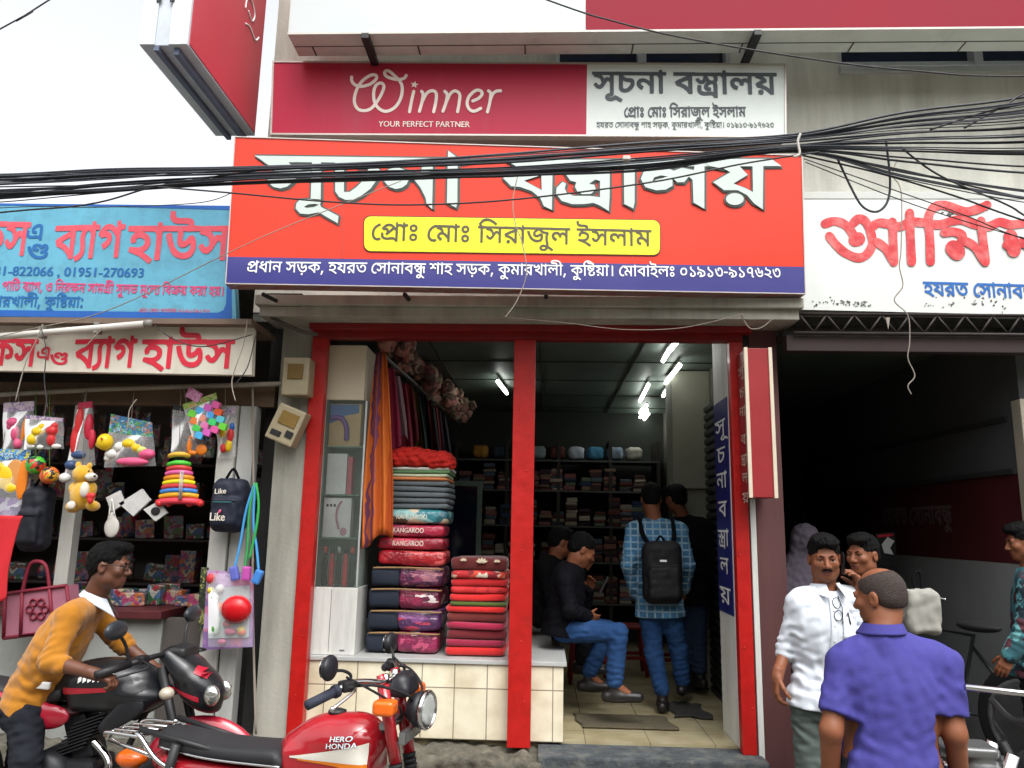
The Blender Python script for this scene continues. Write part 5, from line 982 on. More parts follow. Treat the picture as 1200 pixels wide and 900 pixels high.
def tufts(mesh, n, L, Bf, out=.35, r=.0011):
    """loose strands combed over a hair shell: thin tapered blades"""
    V, Q = mesh; N = np.zeros_like(V); fn = np.cross(V[Q[:, 2]] - V[Q[:, 0]], V[Q[:, 3]] - V[Q[:, 1]])
    for k in range(4): np.add.at(N, Q[:, k], fn)
    N /= np.linalg.norm(N, axis=1)[:, None] + 1e-12; vs = []; fs = []; q = np.random.RandomState(5)
    for i in q.choice(len(V), min(n, len(V)), False):
        nn = N[i]; c = Bf[1] * q.uniform(-.6, .9) + Bf[0] * q.uniform(-.7, .7) - Bf[2] * .8; c = c - nn * (c @ nn); c /= np.linalg.norm(c) + 1e-9; s = np.cross(nn, c); p = V[i] - nn * .002; k = len(vs); l = L * q.uniform(.5, 1.2)
        for t, w in ((0, 1), (.5, .9), (1, .15)):
            m = p + c * l * t + nn * l * out * (t - .6 * t * t) * q.uniform(.3, 1.3); vs += [m - s * r * w, m + s * r * w, m + nn * r * w]
        for a in (0, 3):
            for j in range(3): fs.append((k + a + j, k + a + (j + 1) % 3, k + a + 3 + (j + 1) % 3, k + a + 3 + j))
    return vs, fs, 0
def person(name_label, loc, J, top, bottom, shoe=None, group=None, hair='short', skin=None, hb=None, face=None, hands=None, h=0.0075, rz=0.0, short_sleeve=False, collar=None, hem=None, fat=1.0, top_parts=None, moustache=False, glasses=False, sleeve_roll=None, hs=1.0, fk=.75):
    """J: joints in local metres: pelvis chest neck head + sh/el/wr/hip/kn/an/toe pairs keyed L, R; body is one continuous skin mesh, clothes are children"""
    skin = skin or skin_m; root = thing('person', name_label, 'person', loc, rz, group); A = {k: npv(*v) for k, v in J.items()}
    rt = unit(A['shR'] - A['shL']); up = unit(A['chest'] - A['pelvis']); fw = unit(np.cross(up, rt)); B = np.stack([rt, np.cross(up, rt) if True else fw, up]); B[1] = unit(B[1])
    rtp = unit(A['hipR'] - A['hipL']); Bp = np.stack([rtp, unit(np.cross(up, rtp)), up])
    Bf = head_frame(*hb) if hb else B; hd = A['head']
    def torso(S, t):
        mid = (A['pelvis'] + A['chest']) / 2
        S.ell(A['pelvis'] + Bp[2] * .02, npv(.165 * fat + t, .115 * fat + t, .13 + t), .05, 'u', Bp); S.ell(mid + B[1] * .015 * (fat - 1) * 6, npv(.148 * fat + t, .108 * fat + t, .17), .06, 'u', B); S.ell(A['chest'], npv(.168 * (1 + (fat - 1) * .4) + t, .112 + t, .175 + t), .06, 'u', B)
        for q in 'LR': S.cone(A['chest'] + B[2] * .10, A['sh' + q], .070 + t, .050 + t, .045); S.cone(A['neck'] - B[2] * .03, A['sh' + q] * .72 + A['neck'] * .28, .048 + t, .046 + t, .04)
    S = Soft(); torso(S, -.016)
    for q in 'LR':
        sl_ = min(1, fat + .04); S.cone(A['sh' + q], A['el' + q], .046 * sl_, .037 * sl_, .02); S.cone(A['el' + q], A['wr' + q], .038 * sl_, .026, .02)
        S.cone(A['hip' + q], A['kn' + q], .074 * min(1, fat), .052, .03); S.cone(A['kn' + q], A['an' + q], .052, .034, .02); S.cone(A['an' + q], A['toe' + q], .034, .028, .02)
    g = add_head(S, hd, Bf, hs, A['neck'])
    for q in 'LR':
        hh = (hands or {}).get(q)
        if hh: add_hand(S, A['wr' + q], hh[0], hh[1], hh[2], hs * .98, (-1 if q == 'L' else 1) * (hh[3] if len(hh) > 3 else 1))
        else: add_hand(S, A['wr' + q], unit(A['wr' + q] - A['el' + q]), -rt if q == 'R' else rt, .35, hs * .95, (-1 if q == 'L' else 1))
    hc = g(0, .090, -.0625)
    def pick(V):
        d = V - hc; x = np.abs(d @ Bf[0]); z = np.abs(d @ Bf[2]); y = np.abs(d @ Bf[1]); return ((x < .025 * hs) & (z < .011 * hs * (1 - (x / (.03 * hs)) ** 2)) & (y < .02)).astype(int)
    soft_obj('body', S, h * .62 if face else h, [skin, lip_m], root, pick=pick)
    if face: face_parts(root, g, Bf, hs, moustache=moustache, glasses=glasses)
    if hair: hm_ = hair_soft(g, Bf, hs, hair).mesh(h * .62); soft_obj('hair', hm_, h, hair_m, root, extra=[tufts(hm_, 520 if face else 160, .022 * hs, Bf)])
    # trousers
    T = Soft(); T.ell(A['pelvis'], npv(.162 * fat + .004, .116 * fat + .004, .13), .04, 'u', Bp)
    for q in 'LR':
        T.cone(A['hip' + q], A['kn' + q], .086 * min(1, fat), .066, .04); T.cone(A['kn' + q], A['an' + q] * .94 + A['kn' + q] * .06, .070, .056, .02)
    for q in 'LR':
        lg = unit(A['kn' + q] - A['an' + q]); T.fold(A['kn' + q], lg, .0030, .06, .13, 1.0 if q == 'L' else 2.2); T.fold(A['an' + q] + lg * .06, lg, .0045, .042, .10, .4); T.fold(A['hip' + q] * .85 + A['kn' + q] * .15, unit(lg + Bp[0] * (.5 if q == 'L' else -.5)), .005, .055, .13)
    T.wrinkle(.0032, .085, (1, 1, 2.0)); T.cut(A['pelvis'] + Bp[2] * .06, Bp[2])
    soft_obj('trousers', T, h, bottom, root)
    # shirt
    U = Soft(); torso(U, .012)
    for q in 'LR':
        if short_sleeve:
            e = A['sh' + q] + (A['el' + q] - A['sh' + q]) * .80; U.cone(A['sh' + q], e, .058, .057, .018)
        else:
            wv = A['wr' + q] if not sleeve_roll else A['el' + q] + (A['wr' + q] - A['el' + q]) * sleeve_roll
            sl_ = min(1, fat + .04); U.cone(A['sh' + q], A['el' + q], .060 * sl_, .053 * sl_, .020); U.cone(A['el' + q], wv, .054 * sl_, .044 if not sleeve_roll else .049 * sl_, .02)
    hm = hem if hem is not None else -.09
    low = A['pelvis'] + Bp[2] * hm; U.ell(low, npv(.190 * fat, .150 * fat, .13), .05, 'u', Bp) if hm < -.02 else None
    for q, s_ in (('L', 1), ('R', -1)):
        fa = unit(A['wr' + q] - A['el' + q]); ua = unit(A['el' + q] - A['sh' + q])
        if not short_sleeve: U.fold(A['el' + q], unit(fa + ua), .0060 * fk, .036, .10, s_); U.fold(A['el' + q] * .55 + A['wr' + q] * .45, fa, .0035 * fk, .034, .08, s_ * 2)
        U.fold(A['sh' + q] * .7 + A['chest'] * .3 - B[2] * .06, unit(ua + B[0] * s_ * .9), .0055 * fk, .05, .12, s_); U.fold(A['sh' + q] * .45 + A['el' + q] * .55, unit(ua + B[1] * .4), .0030 * fk, .05, .10, s_)
        U.fold(A['pelvis'] + B[0] * .10 * -s_ + B[2] * .10, unit(B[2] + B[0] * .45 * s_), .0060 * fk, .058, .16, s_ * 1.3); U.fold((A['pelvis'] + A['chest']) / 2 + B[0] * .07 * -s_, unit(B[0] + B[2] * .6 * s_), .0040 * fk, .075, .17, s_)
    U.wrinkle(.0026, .10, (1.4, 1.4, .55)); U.wrinkle(.0006, .045, (1.2, 1.2, .9)); U.cut(low, -Bp[2])
    nk = A['neck']; U.ell(nk + B[1] * .02 + B[2] * .052, npv(.070, .080, .052), .01, 's', B)
    for q in 'LR':
        if short_sleeve: ax_ = unit(A['el' + q] - A['sh' + q]); sx_ = unit(np.cross(ax_, B[1])); U.box(A['sh' + q] + (A['el' + q] - A['sh' + q]) * .76 + ax_ * .10, npv(.085, .10, .10), .004, .006, 's', np.stack([sx_, ax_, np.cross(sx_, ax_)]))
    sh = soft_obj('shirt' if not top_parts else top_parts, U, h, top, root)
    if collar:
        mb = MB(); n = 22
        for layer in (0, 1):
            pts = []
            for i in range(n + 1):
                a = R(-68 + 316 * i / n) + math.pi / 2 - R(90) ; ang = R(90 + 22 + 316 * i / n)
                pts.append(nk + B[0] * math.cos(ang) * .067 + B[1] * (math.sin(ang) * .064 + .004))
            vs = [tuple(p + B[2] * .040) for i, p in enumerate(pts)] + [tuple(nk + (p - nk) * (1.22 + .26 * (abs(i / n - .5) * 2) ** 3) + B[2] * (.008 - .030 * (abs(i / n - .5) * 2) ** 4) + B[1] * .05 * (abs(i / n - .5) * 2) ** 4) for i, p in enumerate(pts)]
            m = n + 1; off = .0035 * layer; vs = [tuple(np.array(v) + B[2] * off) for v in vs]; mb.add(vs, [(i, i + 1, m + i + 1, m + i) for i in range(n)], True)
        mb.build('collar', collar, root, local=True)
    if shoe:
        for q in 'LR':
            Z = Soft(); a, t = A['an' + q], A['toe' + q]; d = unit((t - a) * npv(1, 1, 0)); b = npv(a[0], a[1], t[2] - .0)
            Z.cone(b - d * .05, b + d * .04, .040, .040, .02); Z.cone(b + d * .02, t + d * .05, .041, .034, .03); Z.cone(a - npv(0, 0, .02), b, .040, .042, .02)
            Z.cut(npv(0, 0, t[2] - .034), npv(0, 0, -1)); soft_obj('shoe', Z, h, shoe, root)
    return root, g, Bf, A, B
def stand(H=1.65, **ov):
    """relaxed standing joints facing +y (x right), then overrides"""
    k = H / 1.70
    J = dict(pelvis=(0, 0, .93), chest=(0, -.01, 1.25), neck=(0, -.02, 1.45), head=(0, .02, 1.585), shL=(-.185, -.02, 1.385), shR=(.185, -.02, 1.385), elL=(-.235, -.04, 1.10), elR=(.235, -.04, 1.10), wrL=(-.245, .04, .86), wrR=(.245, .04, .86),
             hipL=(-.09, 0, .88), hipR=(.09, 0, .88), knL=(-.10, .01, .48), knR=(.10, .01, .48), anL=(-.105, -.03, .09), anR=(.105, -.03, .09), toeL=(-.13, .11, .034), toeR=(.13, .11, .034))
    J.update(ov); return {a: tuple(c * k for c in v) for a, v in J.items()}

# ================================================================== PEOPLE
def world_joints(d, ground):
    """joints given as (photo x, photo y, distance) or plain points; returns (base, local joints)"""
    W_ = {k: (P(*v[:3]) if len(v) == 3 and v[0] > 20 else Vector(v)) for k, v in d.items()}
    b = Vector((W_['pelvis'].x, W_['pelvis'].y, ground)); return b, {k: tuple(v - b) for k, v in W_.items()}, W_
def G(px, Y, z): return Vector((P(px, 800, Y).x, Y, z))
mustard = M('mustard knit', 'a06709', 0.85, 0.07, 12, bump=0.25, bscale=260, sheen=.2)
white_shirt = M('white cotton', 'c4cad2', 0.8, 0.04, 10, bump=0.1, bscale=200)
polo_blue = M('violet blue polo', '3b3880', 0.85, 0.08, 10, bump=0.2, bscale=260)
jean_dark = M('black jeans', '1b1d23', 0.9, 0.2, 16, bump=0.25, bscale=240, spec=.15)
jean_blue = M('blue jeans', '23406a', 0.9, 0.22, 9, bump=0.25, bscale=240, dirt=('40608c', .45, 5), spec=.15)
trouser_grey = M('grey green trousers', '4a5450', 0.85, 0.1, 10, bump=0.1, bscale=200)
black_cloth = M('black cloth', '0a0b0e', 0.9, 0.15, 10, bump=0.1, bscale=160, spec=.12)
shoe_m = M('dark shoe leather', '1d1a1a', 0.4, 0.15, 20)

# --- 1 man in the mustard sweater astride the black motorcycle
Y1 = 4.00
b, J, Wj = world_joints(dict(pelvis=(34, 822, Y1), chest=(72, 752, Y1), neck=(108, 705, Y1), head=(129, 664, Y1 - .02), shR=(82, 722, Y1 - .19), shL=(108, 716, Y1 + .17), elR=(60, 775, Y1 - .27), wrR=(112, 790, Y1 - .30), elL=(141, 752, Y1 + .24), wrL=(176, 779, Y1 + .22),
    hipR=(32, 838, Y1 - .10), hipL=(34, 836, Y1 + .10), knR=G(42, Y1 - .20, .46), knL=G(36, Y1 + .2, .47), anR=G(30, Y1 - .26, .09), anL=G(30, Y1 + .27, .09), toeR=G(66, Y1 - .27, .034), toeL=G(64, Y1 + .28, .034)), 0)
yel, g, Bf, A, B = person('man in a mustard sweater and glasses leaning over the handlebars of the black motorcycle', b, J, mustard, jean_dark, shoe_m, hair='quiff', hb=(-84, -4, 0), face=True, glasses=True, hem=-.02, sleeve_roll=.22, collar=white_shirt, h=.0068, hs=.95, skin=skin_d,
    hands={'R': ((.85, .1, -.25), (-.2, .1, -1), 1.15), 'L': ((.8, -.1, -.3), (-.3, 0, -1), 1.2)})
mb = MB(); c = P(50, 803, Y1 - .135); mb.box(c, (.075, .02, .035), .008, (0, .1, .1)); ph = mb.build('phone', M('white plastic phone', 'd9d9d6', .35, .03, 5)); meta(ph, 'white mobile phone tucked at the waistband of the mustard sweater', 'phone')
mb = MB(); w = Vector(A['wrL']); d = Vector(unit(A['wrL'] - A['elL'])); t = d.orthogonal().normalized(); u2 = d.cross(t)
for k in range(1): mb.tube([w - d * .012 + (t * math.cos(a * .3927) + u2 * math.sin(a * .3927)) * .032 for a in range(17)], .0075, 6, False)
mb.build('wristwatch', M('steel watch', 'c7c2b4', .3, .05, 9, metal=.7), yel, local=True)

# --- 2 man in the white shirt on the phone
Y2 = 4.00
b, J, Wj = world_joints(dict(pelvis=(962, 822, Y2), chest=(964, 737, Y2), neck=(966, 693, Y2 + .01), head=(966, 655, Y2 - .02), shR=(935, 707, Y2 - .01), shL=(1000, 703, Y2 + .03), elR=(920, 762, Y2 + .03), wrR=(911, 792, Y2 - .04), elL=(1022, 748, Y2 - .04), wrL=(1010, 694, Y2 - .02),
    hipR=(944, 834, Y2), hipL=(979, 834, Y2), knR=G(944, Y2, .45), knL=G(980, Y2, .45), anR=G(942, Y2 + .03, .09), anL=G(984, Y2 + .03, .09), toeR=G(934, Y2 - .1, .034), toeL=G(992, Y2 - .1, .034)), 0)
wht, g, Bf, A, B = person('man in a white shirt holding a phone to his ear beside the brown pillar', b, J, white_shirt, trouser_grey, shoe_m, hair='full', hb=(168, -6, 2), face=True, moustache=True, hem=-.03, sleeve_roll=.06, h=.0066, fat=.80, hs=.93,
    collar=white_shirt, hands={'R': ((-.15, -.05, -1), (1, 0, 0), .6), 'L': ((-.28, .02, .95), (-1, .05, -.2), .7)})
mb = MB(); ec = Vector(g(-.092, .0, -.02)); mb.box(ec, (.010, .045, .10), .005, Euler((R(-18), 0, R(168)))); p_ = mb.build('phone', M('black phone', '15161a', .25, .05, 5), None, local=True); p_.location = b; meta(p_, 'black mobile phone held to the ear of the man in the white shirt', 'phone')
mb = MB()    # glasses hanging from the placket, pocket and button line
from mathutils.bvhtree import BVHTree
shm = [c for c in wht.children if c.name.startswith('shirt')][0].data; bvs = BVHTree.FromPolygons([v.co for v in shm.vertices], [tuple(p.vertices) for p in shm.polygons])
def fx(dx, dz, dy=0.0):
    o_ = Vector(A['chest']) + Vector(B[0]) * dx + Vector(B[2]) * dz; h_ = bvs.ray_cast(o_ + Vector(B[1]) * .6, -Vector(B[1])); return (h_[0] if h_[0] is not None else o_ + Vector(B[1]) * .12) + Vector(B[1]) * (.004 + dy)
for z0 in (.135, .078):
    mb.tube([fx(-.014 + .021 * math.cos(a * .5236), z0 + .024 * math.sin(a * .5236), .006) for a in range(13)], .0019, 5, False)
mb.tube([fx(-.030, .165, .004), fx(-.038, .11, .010), fx(-.034, .04, .006)], .0022, 5)
ey = mb.build('eyeglasses', black_metal, None, local=True); ey.location = b; meta(ey, 'folded black eyeglasses hanging from the neck of the white shirt', 'eyeglasses')
mb = MB(); mb.grid(lambda u, v: fx(-.125 + .085 * u, .065 - .10 * v), 6, 6, True, .003, B[1]); mb.build('pocket', white_shirt, wht, local=True)
mb = MB(); mb.tube([fx(-.075, .085, .004), fx(-.085, .03, .006)], .004, 6); mb.build('pen', black_metal, wht, local=True)
mb = MB()
for k in range(6): mb.ell(fx(.006, .10 - .07 * k, .004), (.005, .003, .005), 8)
mb.build('button', M('button', 'b9bdc0', .3), wht, local=True)

mb = MB(); mb.grid(lambda u, v: fx(-.010 + .032 * u, .165 - .43 * v), 3, 30, True, .003, B[1]); mb.build('placket', white_shirt, wht, local=True)
# --- 3 man half hidden behind him
Y3 = 4.45
b, J, Wj = world_joints(dict(pelvis=(1022, 800, Y3), chest=(1020, 730, Y3), neck=(1018, 688, Y3), head=(1011, 651, Y3 - .02), shR=(985, 708, Y3 + .05), shL=(1056, 708, Y3 + .02), elR=(975, 760, Y3), elL=(1065, 765, Y3), wrR=(975, 800, Y3 - .05), wrL=(1066, 810, Y3 - .05),
    hipR=(1008, 815, Y3), hipL=(1040, 815, Y3), knR=G(1008, Y3, .45), knL=G(1040, Y3, .45), anR=G(1008, Y3, .09), anL=G(1040, Y3, .09), toeR=G(1000, Y3 - .13, .034), toeL=G(1040, Y3 - .13, .034)), 0)
person('black haired man half hidden between the white shirt and the violet polo', b, J, black_cloth, jean_dark, shoe_m, hair='full', hb=(125, -2, 0), face=True, h=.0075, hs=.92)

# --- 4 man in the violet polo, back to us
Y4 = 3.00
b, J, Wj = world_joints(dict(pelvis=(1046, 912, Y4), chest=(1044, 815, Y4), neck=(1035, 744, Y4 - .01), head=(1031, 701, Y4 + .03), shL=(988, 778, Y4 + .02), shR=(1106, 778, Y4), elL=(974, 856, Y4 - .04), elR=(1119, 860, Y4 - .05), wrL=(972, 930, Y4 + .04), wrR=(1127, 940, Y4 + .04),
    hipL=(1020, 928, Y4), hipR=(1074, 928, Y4), knL=G(1018, Y4 + .01, .40), knR=G(1076, Y4 + .01, .40), anL=G(1016, Y4 - .03, .09), anR=G(1080, Y4 - .03, .09), toeL=G(1008, Y4 + .1, .034), toeR=G(1090, Y4 + .1, .034)), 0)
pol, g, Bf, A, B = person('balding man in a violet blue polo shirt standing with his back to us', b, J, polo_blue, jean_dark, shoe_m, hair=None, hb=(42, -8, 0), face=True, short_sleeve=True, hem=-.14, collar=polo_blue, h=.0066, fat=1.16, skin=skin_m, hs=.90, fk=.5)
Hh = Soft(); E = lambda p, r, k=.02, mode='u': Hh.ell(g(*p), np.array(r) * .9, k, mode, Bf)
E((0, -.016, .036), (.0765, .0965, .0860)); E((0, -.052, -.012), (.064, .050, .046), .03); E((0, .10, -.03), (.075, .085, .10), .012, 's'); E((.005, .02, .135), (.060, .082, .058), .02, 's')
for q in (-1, 1): E((q * .082, .014, -.032), (.028, .040, .046), .012, 's')
E((0, -.03, -.10), (.12, .12, .06), .015, 's'); Hh.wrinkle(.0008, .010)
hm_ = Hh.mesh(.0045); soft_obj('hair', hm_, .0045, extra=[tufts(hm_, 900, .008, Bf, .9, .0008)], parent=pol, mats=M('cropped greying hair', '332823', .7, .35, 90, bump=.6, bscale=320))

# --- 5 man at the right edge
Y5 = 4.55
b, J, Wj = world_joints(dict(pelvis=(1216, 775, Y5), chest=(1216, 705, Y5), neck=(1208, 668, Y5), head=(1199, 636, Y5), shL=(1207, 688, Y5 - .19), shR=(1218, 690, Y5 + .19), elL=(1203, 735, Y5 - .22), elR=(1215, 735, Y5 + .24), wrL=(1184, 768, Y5 - .2), wrR=(1196, 768, Y5 + .2),
    hipL=(1216, 790, Y5 - .09), hipR=(1218, 790, Y5 + .09), knL=G(1214, Y5 - .1, .48), knR=G(1216, Y5 + .1, .48), anL=G(1218, Y5 - .1, .09), anR=G(1218, Y5 + .1, .09), toeL=G(1196, Y5 - .1, .034), toeR=G(1198, Y5 + .1, .034)), 0)
person('man in a teal patterned shirt at the right edge looking left', b, J, prints('teal camouflage', ['16323a', '2f6a74', '0d1f2a', '53898c', '4a1f2a', '1c4a52'], 22, .8), jean_dark, shoe_m, hair='full', hb=(82, -8, 0), face=True, h=.008, hs=.86)

# --- 6 figure wrapped in a grey shawl at the back left of the dark shop
Y6 = 5.9
shawl_m = M('grey mauve shawl', '5f5763', .9, .1, 6)
b, J, Wj = world_joints(dict(pelvis=(936, 745, Y6), chest=(938, 690, Y6), neck=(940, 662, Y6), head=(942, 636, Y6), shL=(915, 676, Y6), shR=(963, 676, Y6), elL=(910, 718, Y6), elR=(968, 718, Y6), wrL=(922, 745, Y6 + .15), wrR=(955, 745, Y6 + .15),
    hipL=(926, 755, Y6), hipR=(948, 755, Y6), knL=(1.93, Y6, .6), knR=(2.07, Y6, .6), anL=(1.93, Y6, .28), anR=(2.08, Y6, .28), toeL=(1.92, Y6 + .13, .234), toeR=(2.08, Y6 + .13, .234)), .2)
sw, g, Bf, A, B = person('figure wrapped in a grey mauve shawl standing behind the white shirted man', b, J, shawl_m, black_cloth, shoe_m, hair=None, hb=(20, 0, 0), h=.011, hs=.92)
S = Soft(); S.ell(g(0, -.02, .02), npv(.10, .115, .125), .03, 'u', Bf); S.cone(g(0, -.03, -.04), A['chest'], .10, .20, .06, 'u', (B[1], .7)); S.wrinkle(.006, .06); soft_obj('shawl', S, .011, shawl_m, sw)

# --- 7 customer with the backpack
Y7 = 6.05
b, J, Wj = world_joints(dict(pelvis=(773, 708, Y7), chest=(770, 645, Y7), neck=(767, 610, Y7), head=(763, 585, Y7 + .03), shL=(742, 622, Y7), shR=(797, 622, Y7), elL=(736, 662, Y7 - .03), elR=(806, 662, Y7 - .03), wrL=(744, 695, Y7 + .08), wrR=(802, 690, Y7 + .1),
    hipL=(761, 718, Y7), hipR=(785, 718, Y7), knL=(766, 765, Y7 - .02), knR=(795, 762, Y7 + .05), anL=(776, 811, Y7 - .12), anR=(800, 800, Y7 + .08), toeL=(777, 822, Y7 + .02), toeR=(806, 803, Y7 + .24)), .30)
bkp, g, Bf, A, B = person('customer in a pale blue checked shirt wearing a black backpack inside the shop', b, J, None or tiles('blue check shirt', '41769f', '8aaabf', .055, .05, .85, axis='xz', mortar=.007, var=.35), jean_blue, shoe_m, hair='short', hb=(-5, -6, 0), h=.009, hs=.96)
bp = thing('backpack', 'black backpack on the back of the customer in the checked shirt', 'backpack', b)
S = Soft(); bc = A['chest'] * .62 + A['pelvis'] * .38 - B[1] * .20; Bb = B
S.box(bc, (.145, .085, .225), .07, .02, 'u', Bb); S.box(bc - B[1] * .08 - B[2] * .07, (.115, .035, .115), .03, .012, 'u', Bb); S.wrinkle(.003, .07)
soft_obj('bag_body', S, .009, M('black nylon', '0c0c11', .7, .15, 10, bump=.15, bscale=120), bp)
mb = MB()
for q in (-1, 1): mb.tube(bez([bc + B[0] * q * .09 + B[2] * .20, bc + B[0] * q * .12 + B[2] * .285 + B[1] * .10, A['sh' + ('R' if q > 0 else 'L')] * .7 + A['neck'] * .3 + B[2] * .065 + B[1] * .02, A['chest'] + B[0] * q * .14 + B[1] * .145]), .018, 6)
mb.tube(bez([bc + B[0] * -.03 + B[2] * .225, bc + B[2] * .26, bc + B[0] * .03 + B[2] * .225]), .008, 6); mb.build('strap', black_cloth, bp, local=True)
mb = MB(); mb.box(bc - B[1] * .088 + B[2] * .085, (.05, .004, .014)); mb.build('patch', ink_white, bp, local=True)

# --- 8 dark figure beyond him
Y8 = 6.6
b, J, Wj = world_joints(dict(pelvis=(808, 695, Y8), chest=(806, 638, Y8), neck=(800, 606, Y8), head=(792, 585, Y8), shL=(786, 618, Y8 + .1), shR=(830, 618, Y8 - .08), elL=(783, 655, Y8 + .15), elR=(836, 655, Y8 - .1), wrL=(779, 680, Y8 + .2), wrR=(830, 690, Y8 + .05),
    hipL=(800, 705, Y8 + .03), hipR=(818, 705, Y8 - .03), knL=(803, 745, Y8), knR=(818, 748, Y8 - .03), anL=(803, 785, Y8), anR=(820, 787, Y8 - .05), toeL=(796, 792, Y8 + .1), toeR=(812, 796, Y8 + .06)), .30)
person('dark haired shopper in black clothes standing past the backpack', b, J, black_cloth, M('dark blue jeans', '1d2c48', .85, .15, 10), shoe_m, hair='full', hb=(28, -4, 0), h=.010, hs=.95)

# --- the seated pair on the tiled platform
Y9 = 5.62
b, J, Wj = world_joints(dict(pelvis=(660, 728, Y9), chest=(664, 690, Y9), neck=(672, 664, Y9), head=(682, 645, Y9), shR=(662, 680, Y9 - .18), shL=(676, 676, Y9 + .16), elR=(668, 715, Y9 - .22), elL=(684, 708, Y9 + .2), wrR=(688, 722, Y9 - .12), wrL=(690, 690, Y9 + .1),
    hipR=(664, 738, Y9 - .09), hipL=(668, 736, Y9 + .09), knR=(724, 742, Y9 - .15), knL=(712, 738, Y9 + .25), anR=(720, 802, Y9 - .15), anL=(690, 790, Y9 + .22), toeR=(740, 817, Y9 - .15), toeL=(707, 805, Y9 + .22)), .30)
seat1, g, Bf, A, B = person('man in black jacket and blue jeans sitting on the tiled platform looking at a phone', b, J, M('black jacket', '0a0a10', .8, .15, 8, spec=.12), jean_blue, shoe_m, hair='short', hb=(-78, -28, 0), h=.009, hs=.95)
mb = MB(); c = Vector(A['wrL']) + Vector((.10, -.06, .03)); mb.box(c, (.012, .07, .13), .004, (0, .5, 0)); o = mb.build('phone', black_metal, None, local=True); o.location = b; meta(o, 'dark phone in the hands of the seated man in blue jeans', 'phone')
Y10 = 6.3
b, J, Wj = world_joints(dict(pelvis=(634, 716, Y10), chest=(640, 680, Y10), neck=(650, 654, Y10), head=(657, 636, Y10), shR=(638, 668, Y10 - .18), shL=(654, 666, Y10 + .16), elR=(646, 700, Y10 - .22), elL=(664, 695, Y10 + .2), wrR=(672, 706, Y10 - .1), wrL=(684, 668, Y10 + .05),
    hipR=(640, 722, Y10 - .09), hipL=(644, 722, Y10 + .09), knR=(686, 725, Y10 - .1), knL=(684, 722, Y10 + .2), anR=(684, 776, Y10 - .1), anL=(682, 774, Y10 + .2), toeR=(700, 785, Y10 - .1), toeL=(700, 783, Y10 + .2)), .30)
person('second seated man in dark clothes behind the one in blue jeans', b, J, black_cloth, jean_dark, shoe_m, hair='full', hb=(-70, -15, 0), h=.010, hs=.95)

# ================================================================== GOODS
def pxs(Y): return (P(601, 560, Y) - P(600, 560, Y)).length          # metres per photo pixel at distance Y
rnd = random.Random(3)
def soft_slab(mb, x0, x1, y0, y1, z0, z1, r=.03, amp=.006, seed=0, n=(14, 10, 4)):
    """a folded or stuffed cloth slab: rounded box with sagging, uneven sides"""
    q = random.Random(seed); ph = [q.uniform(0, 6.28) for _ in range(8)]; cx, cy, cz = (x0 + x1) / 2, (y0 + y1) / 2, (z0 + z1) / 2; hx, hy, hz = (x1 - x0) / 2, (y1 - y0) / 2, (z1 - z0) / 2
    def sp(v, p): return math.copysign(abs(v) ** p, v)
    m, k = 28, 9; vs = []; fs = []
    for i in range(k + 1):
        th = -math.pi / 2 + math.pi * i / k
        for j in range(m):
            a = 2 * math.pi * j / m; c = sp(math.cos(th), .26); x = sp(math.cos(a), .20) * c; y = sp(math.sin(a), .20) * c; z = sp(math.sin(th), .42)
            w = amp * (math.sin(3 * a + ph[0]) + math.sin(5 * a + ph[1] + z * 2) * .6); zz = amp * .8 * math.sin(x * 2.3 + ph[2]) * math.cos(y * 2 + ph[3])
            vs.append((cx + x * (hx + w), cy + y * (hy + w), cz + z * hz + zz * (1 if z > 0 else .6)))
    for i in range(k):
        for j in range(m): fs.append((i * m + j, i * m + (j + 1) % m, (i + 1) * m + (j + 1) % m, (i + 1) * m + j))
    fs.append(tuple(range(m))[::-1]); fs.append(tuple(k * m + j for j in range(m))); mb.add(vs, fs, True); return mb
clearp = clear('clear plastic wrap', 'f4f6f8', .14, .10)
cream_ink = M('pale print', 'd8cfc0', .5)

# --- glass display case at the left of the platform
case = thing('display_case', 'narrow glass display case with white panels beside the left red post', 'cabinet', (-1.36, 5.2, .773))
X0, X1 = -1.49, -1.205
mb = MB(); mb.bx(X0 - .012, X1 + .01, 5.08, 5.38, .773, 1.19, .004); mb.build('lower_door', white_pnt, case)
mb = MB(); mb.bx(X0 + .125, X0 + .128, 5.0785, 5.0795, .79, 1.18); mb.bx(X0 + .20, X0 + .23, 5.0755, 5.0795, .80, .806); mb.build('door_gap', M('gap dark', '55544f', .8), case)
mb = MB(); mb.bx(X0, X1 - .018, 5.08, 5.38, 2.42, 2.80, .004); mb.build('upper_box', M('cream laminate', 'c9bfa6', .5, .05, 3), case)
mb = MB(); mb.bx(X0, X0 + .015, 5.08, 5.38, 1.191, 2.419); mb.bx(X0 + .015, X1, 5.36, 5.38, 1.191, 2.419); mb.build('back_panel', M('case lining', 'aab5aa', .5, .05, 3), case)
for z in (1.50, 1.78, 2.10): MB().bx(X0 + .016, X1, 5.09, 5.355, z, z + .008).build('shelf', clear('green glass', 'a8c8b4', .45, .05), case)
mb = MB(); mb.bx(X0 + .016, X1, 5.082, 5.086, 1.195, 2.415); mb.bx(X1 + .001, X1 + .005, 5.082, 5.38, 1.195, 2.415); mb.build('glass_front', clear('case glass', 'd6e6dc', .02, .04), case)
mb = MB()
for x, y in ((X1 + .002, 5.08),): mb.bx(x - .006, x + .006, y - .002, y + .01, 1.195, 2.415, .002)
mb.build('corner_trim', alum, case)
def carton(label, x0, x1, z0, z1, y, d, mat, cat='box'):
    return meta(MB().bx(x0, x1, y, y + d, z0, z1, .003).build('carton', mat), label, cat)
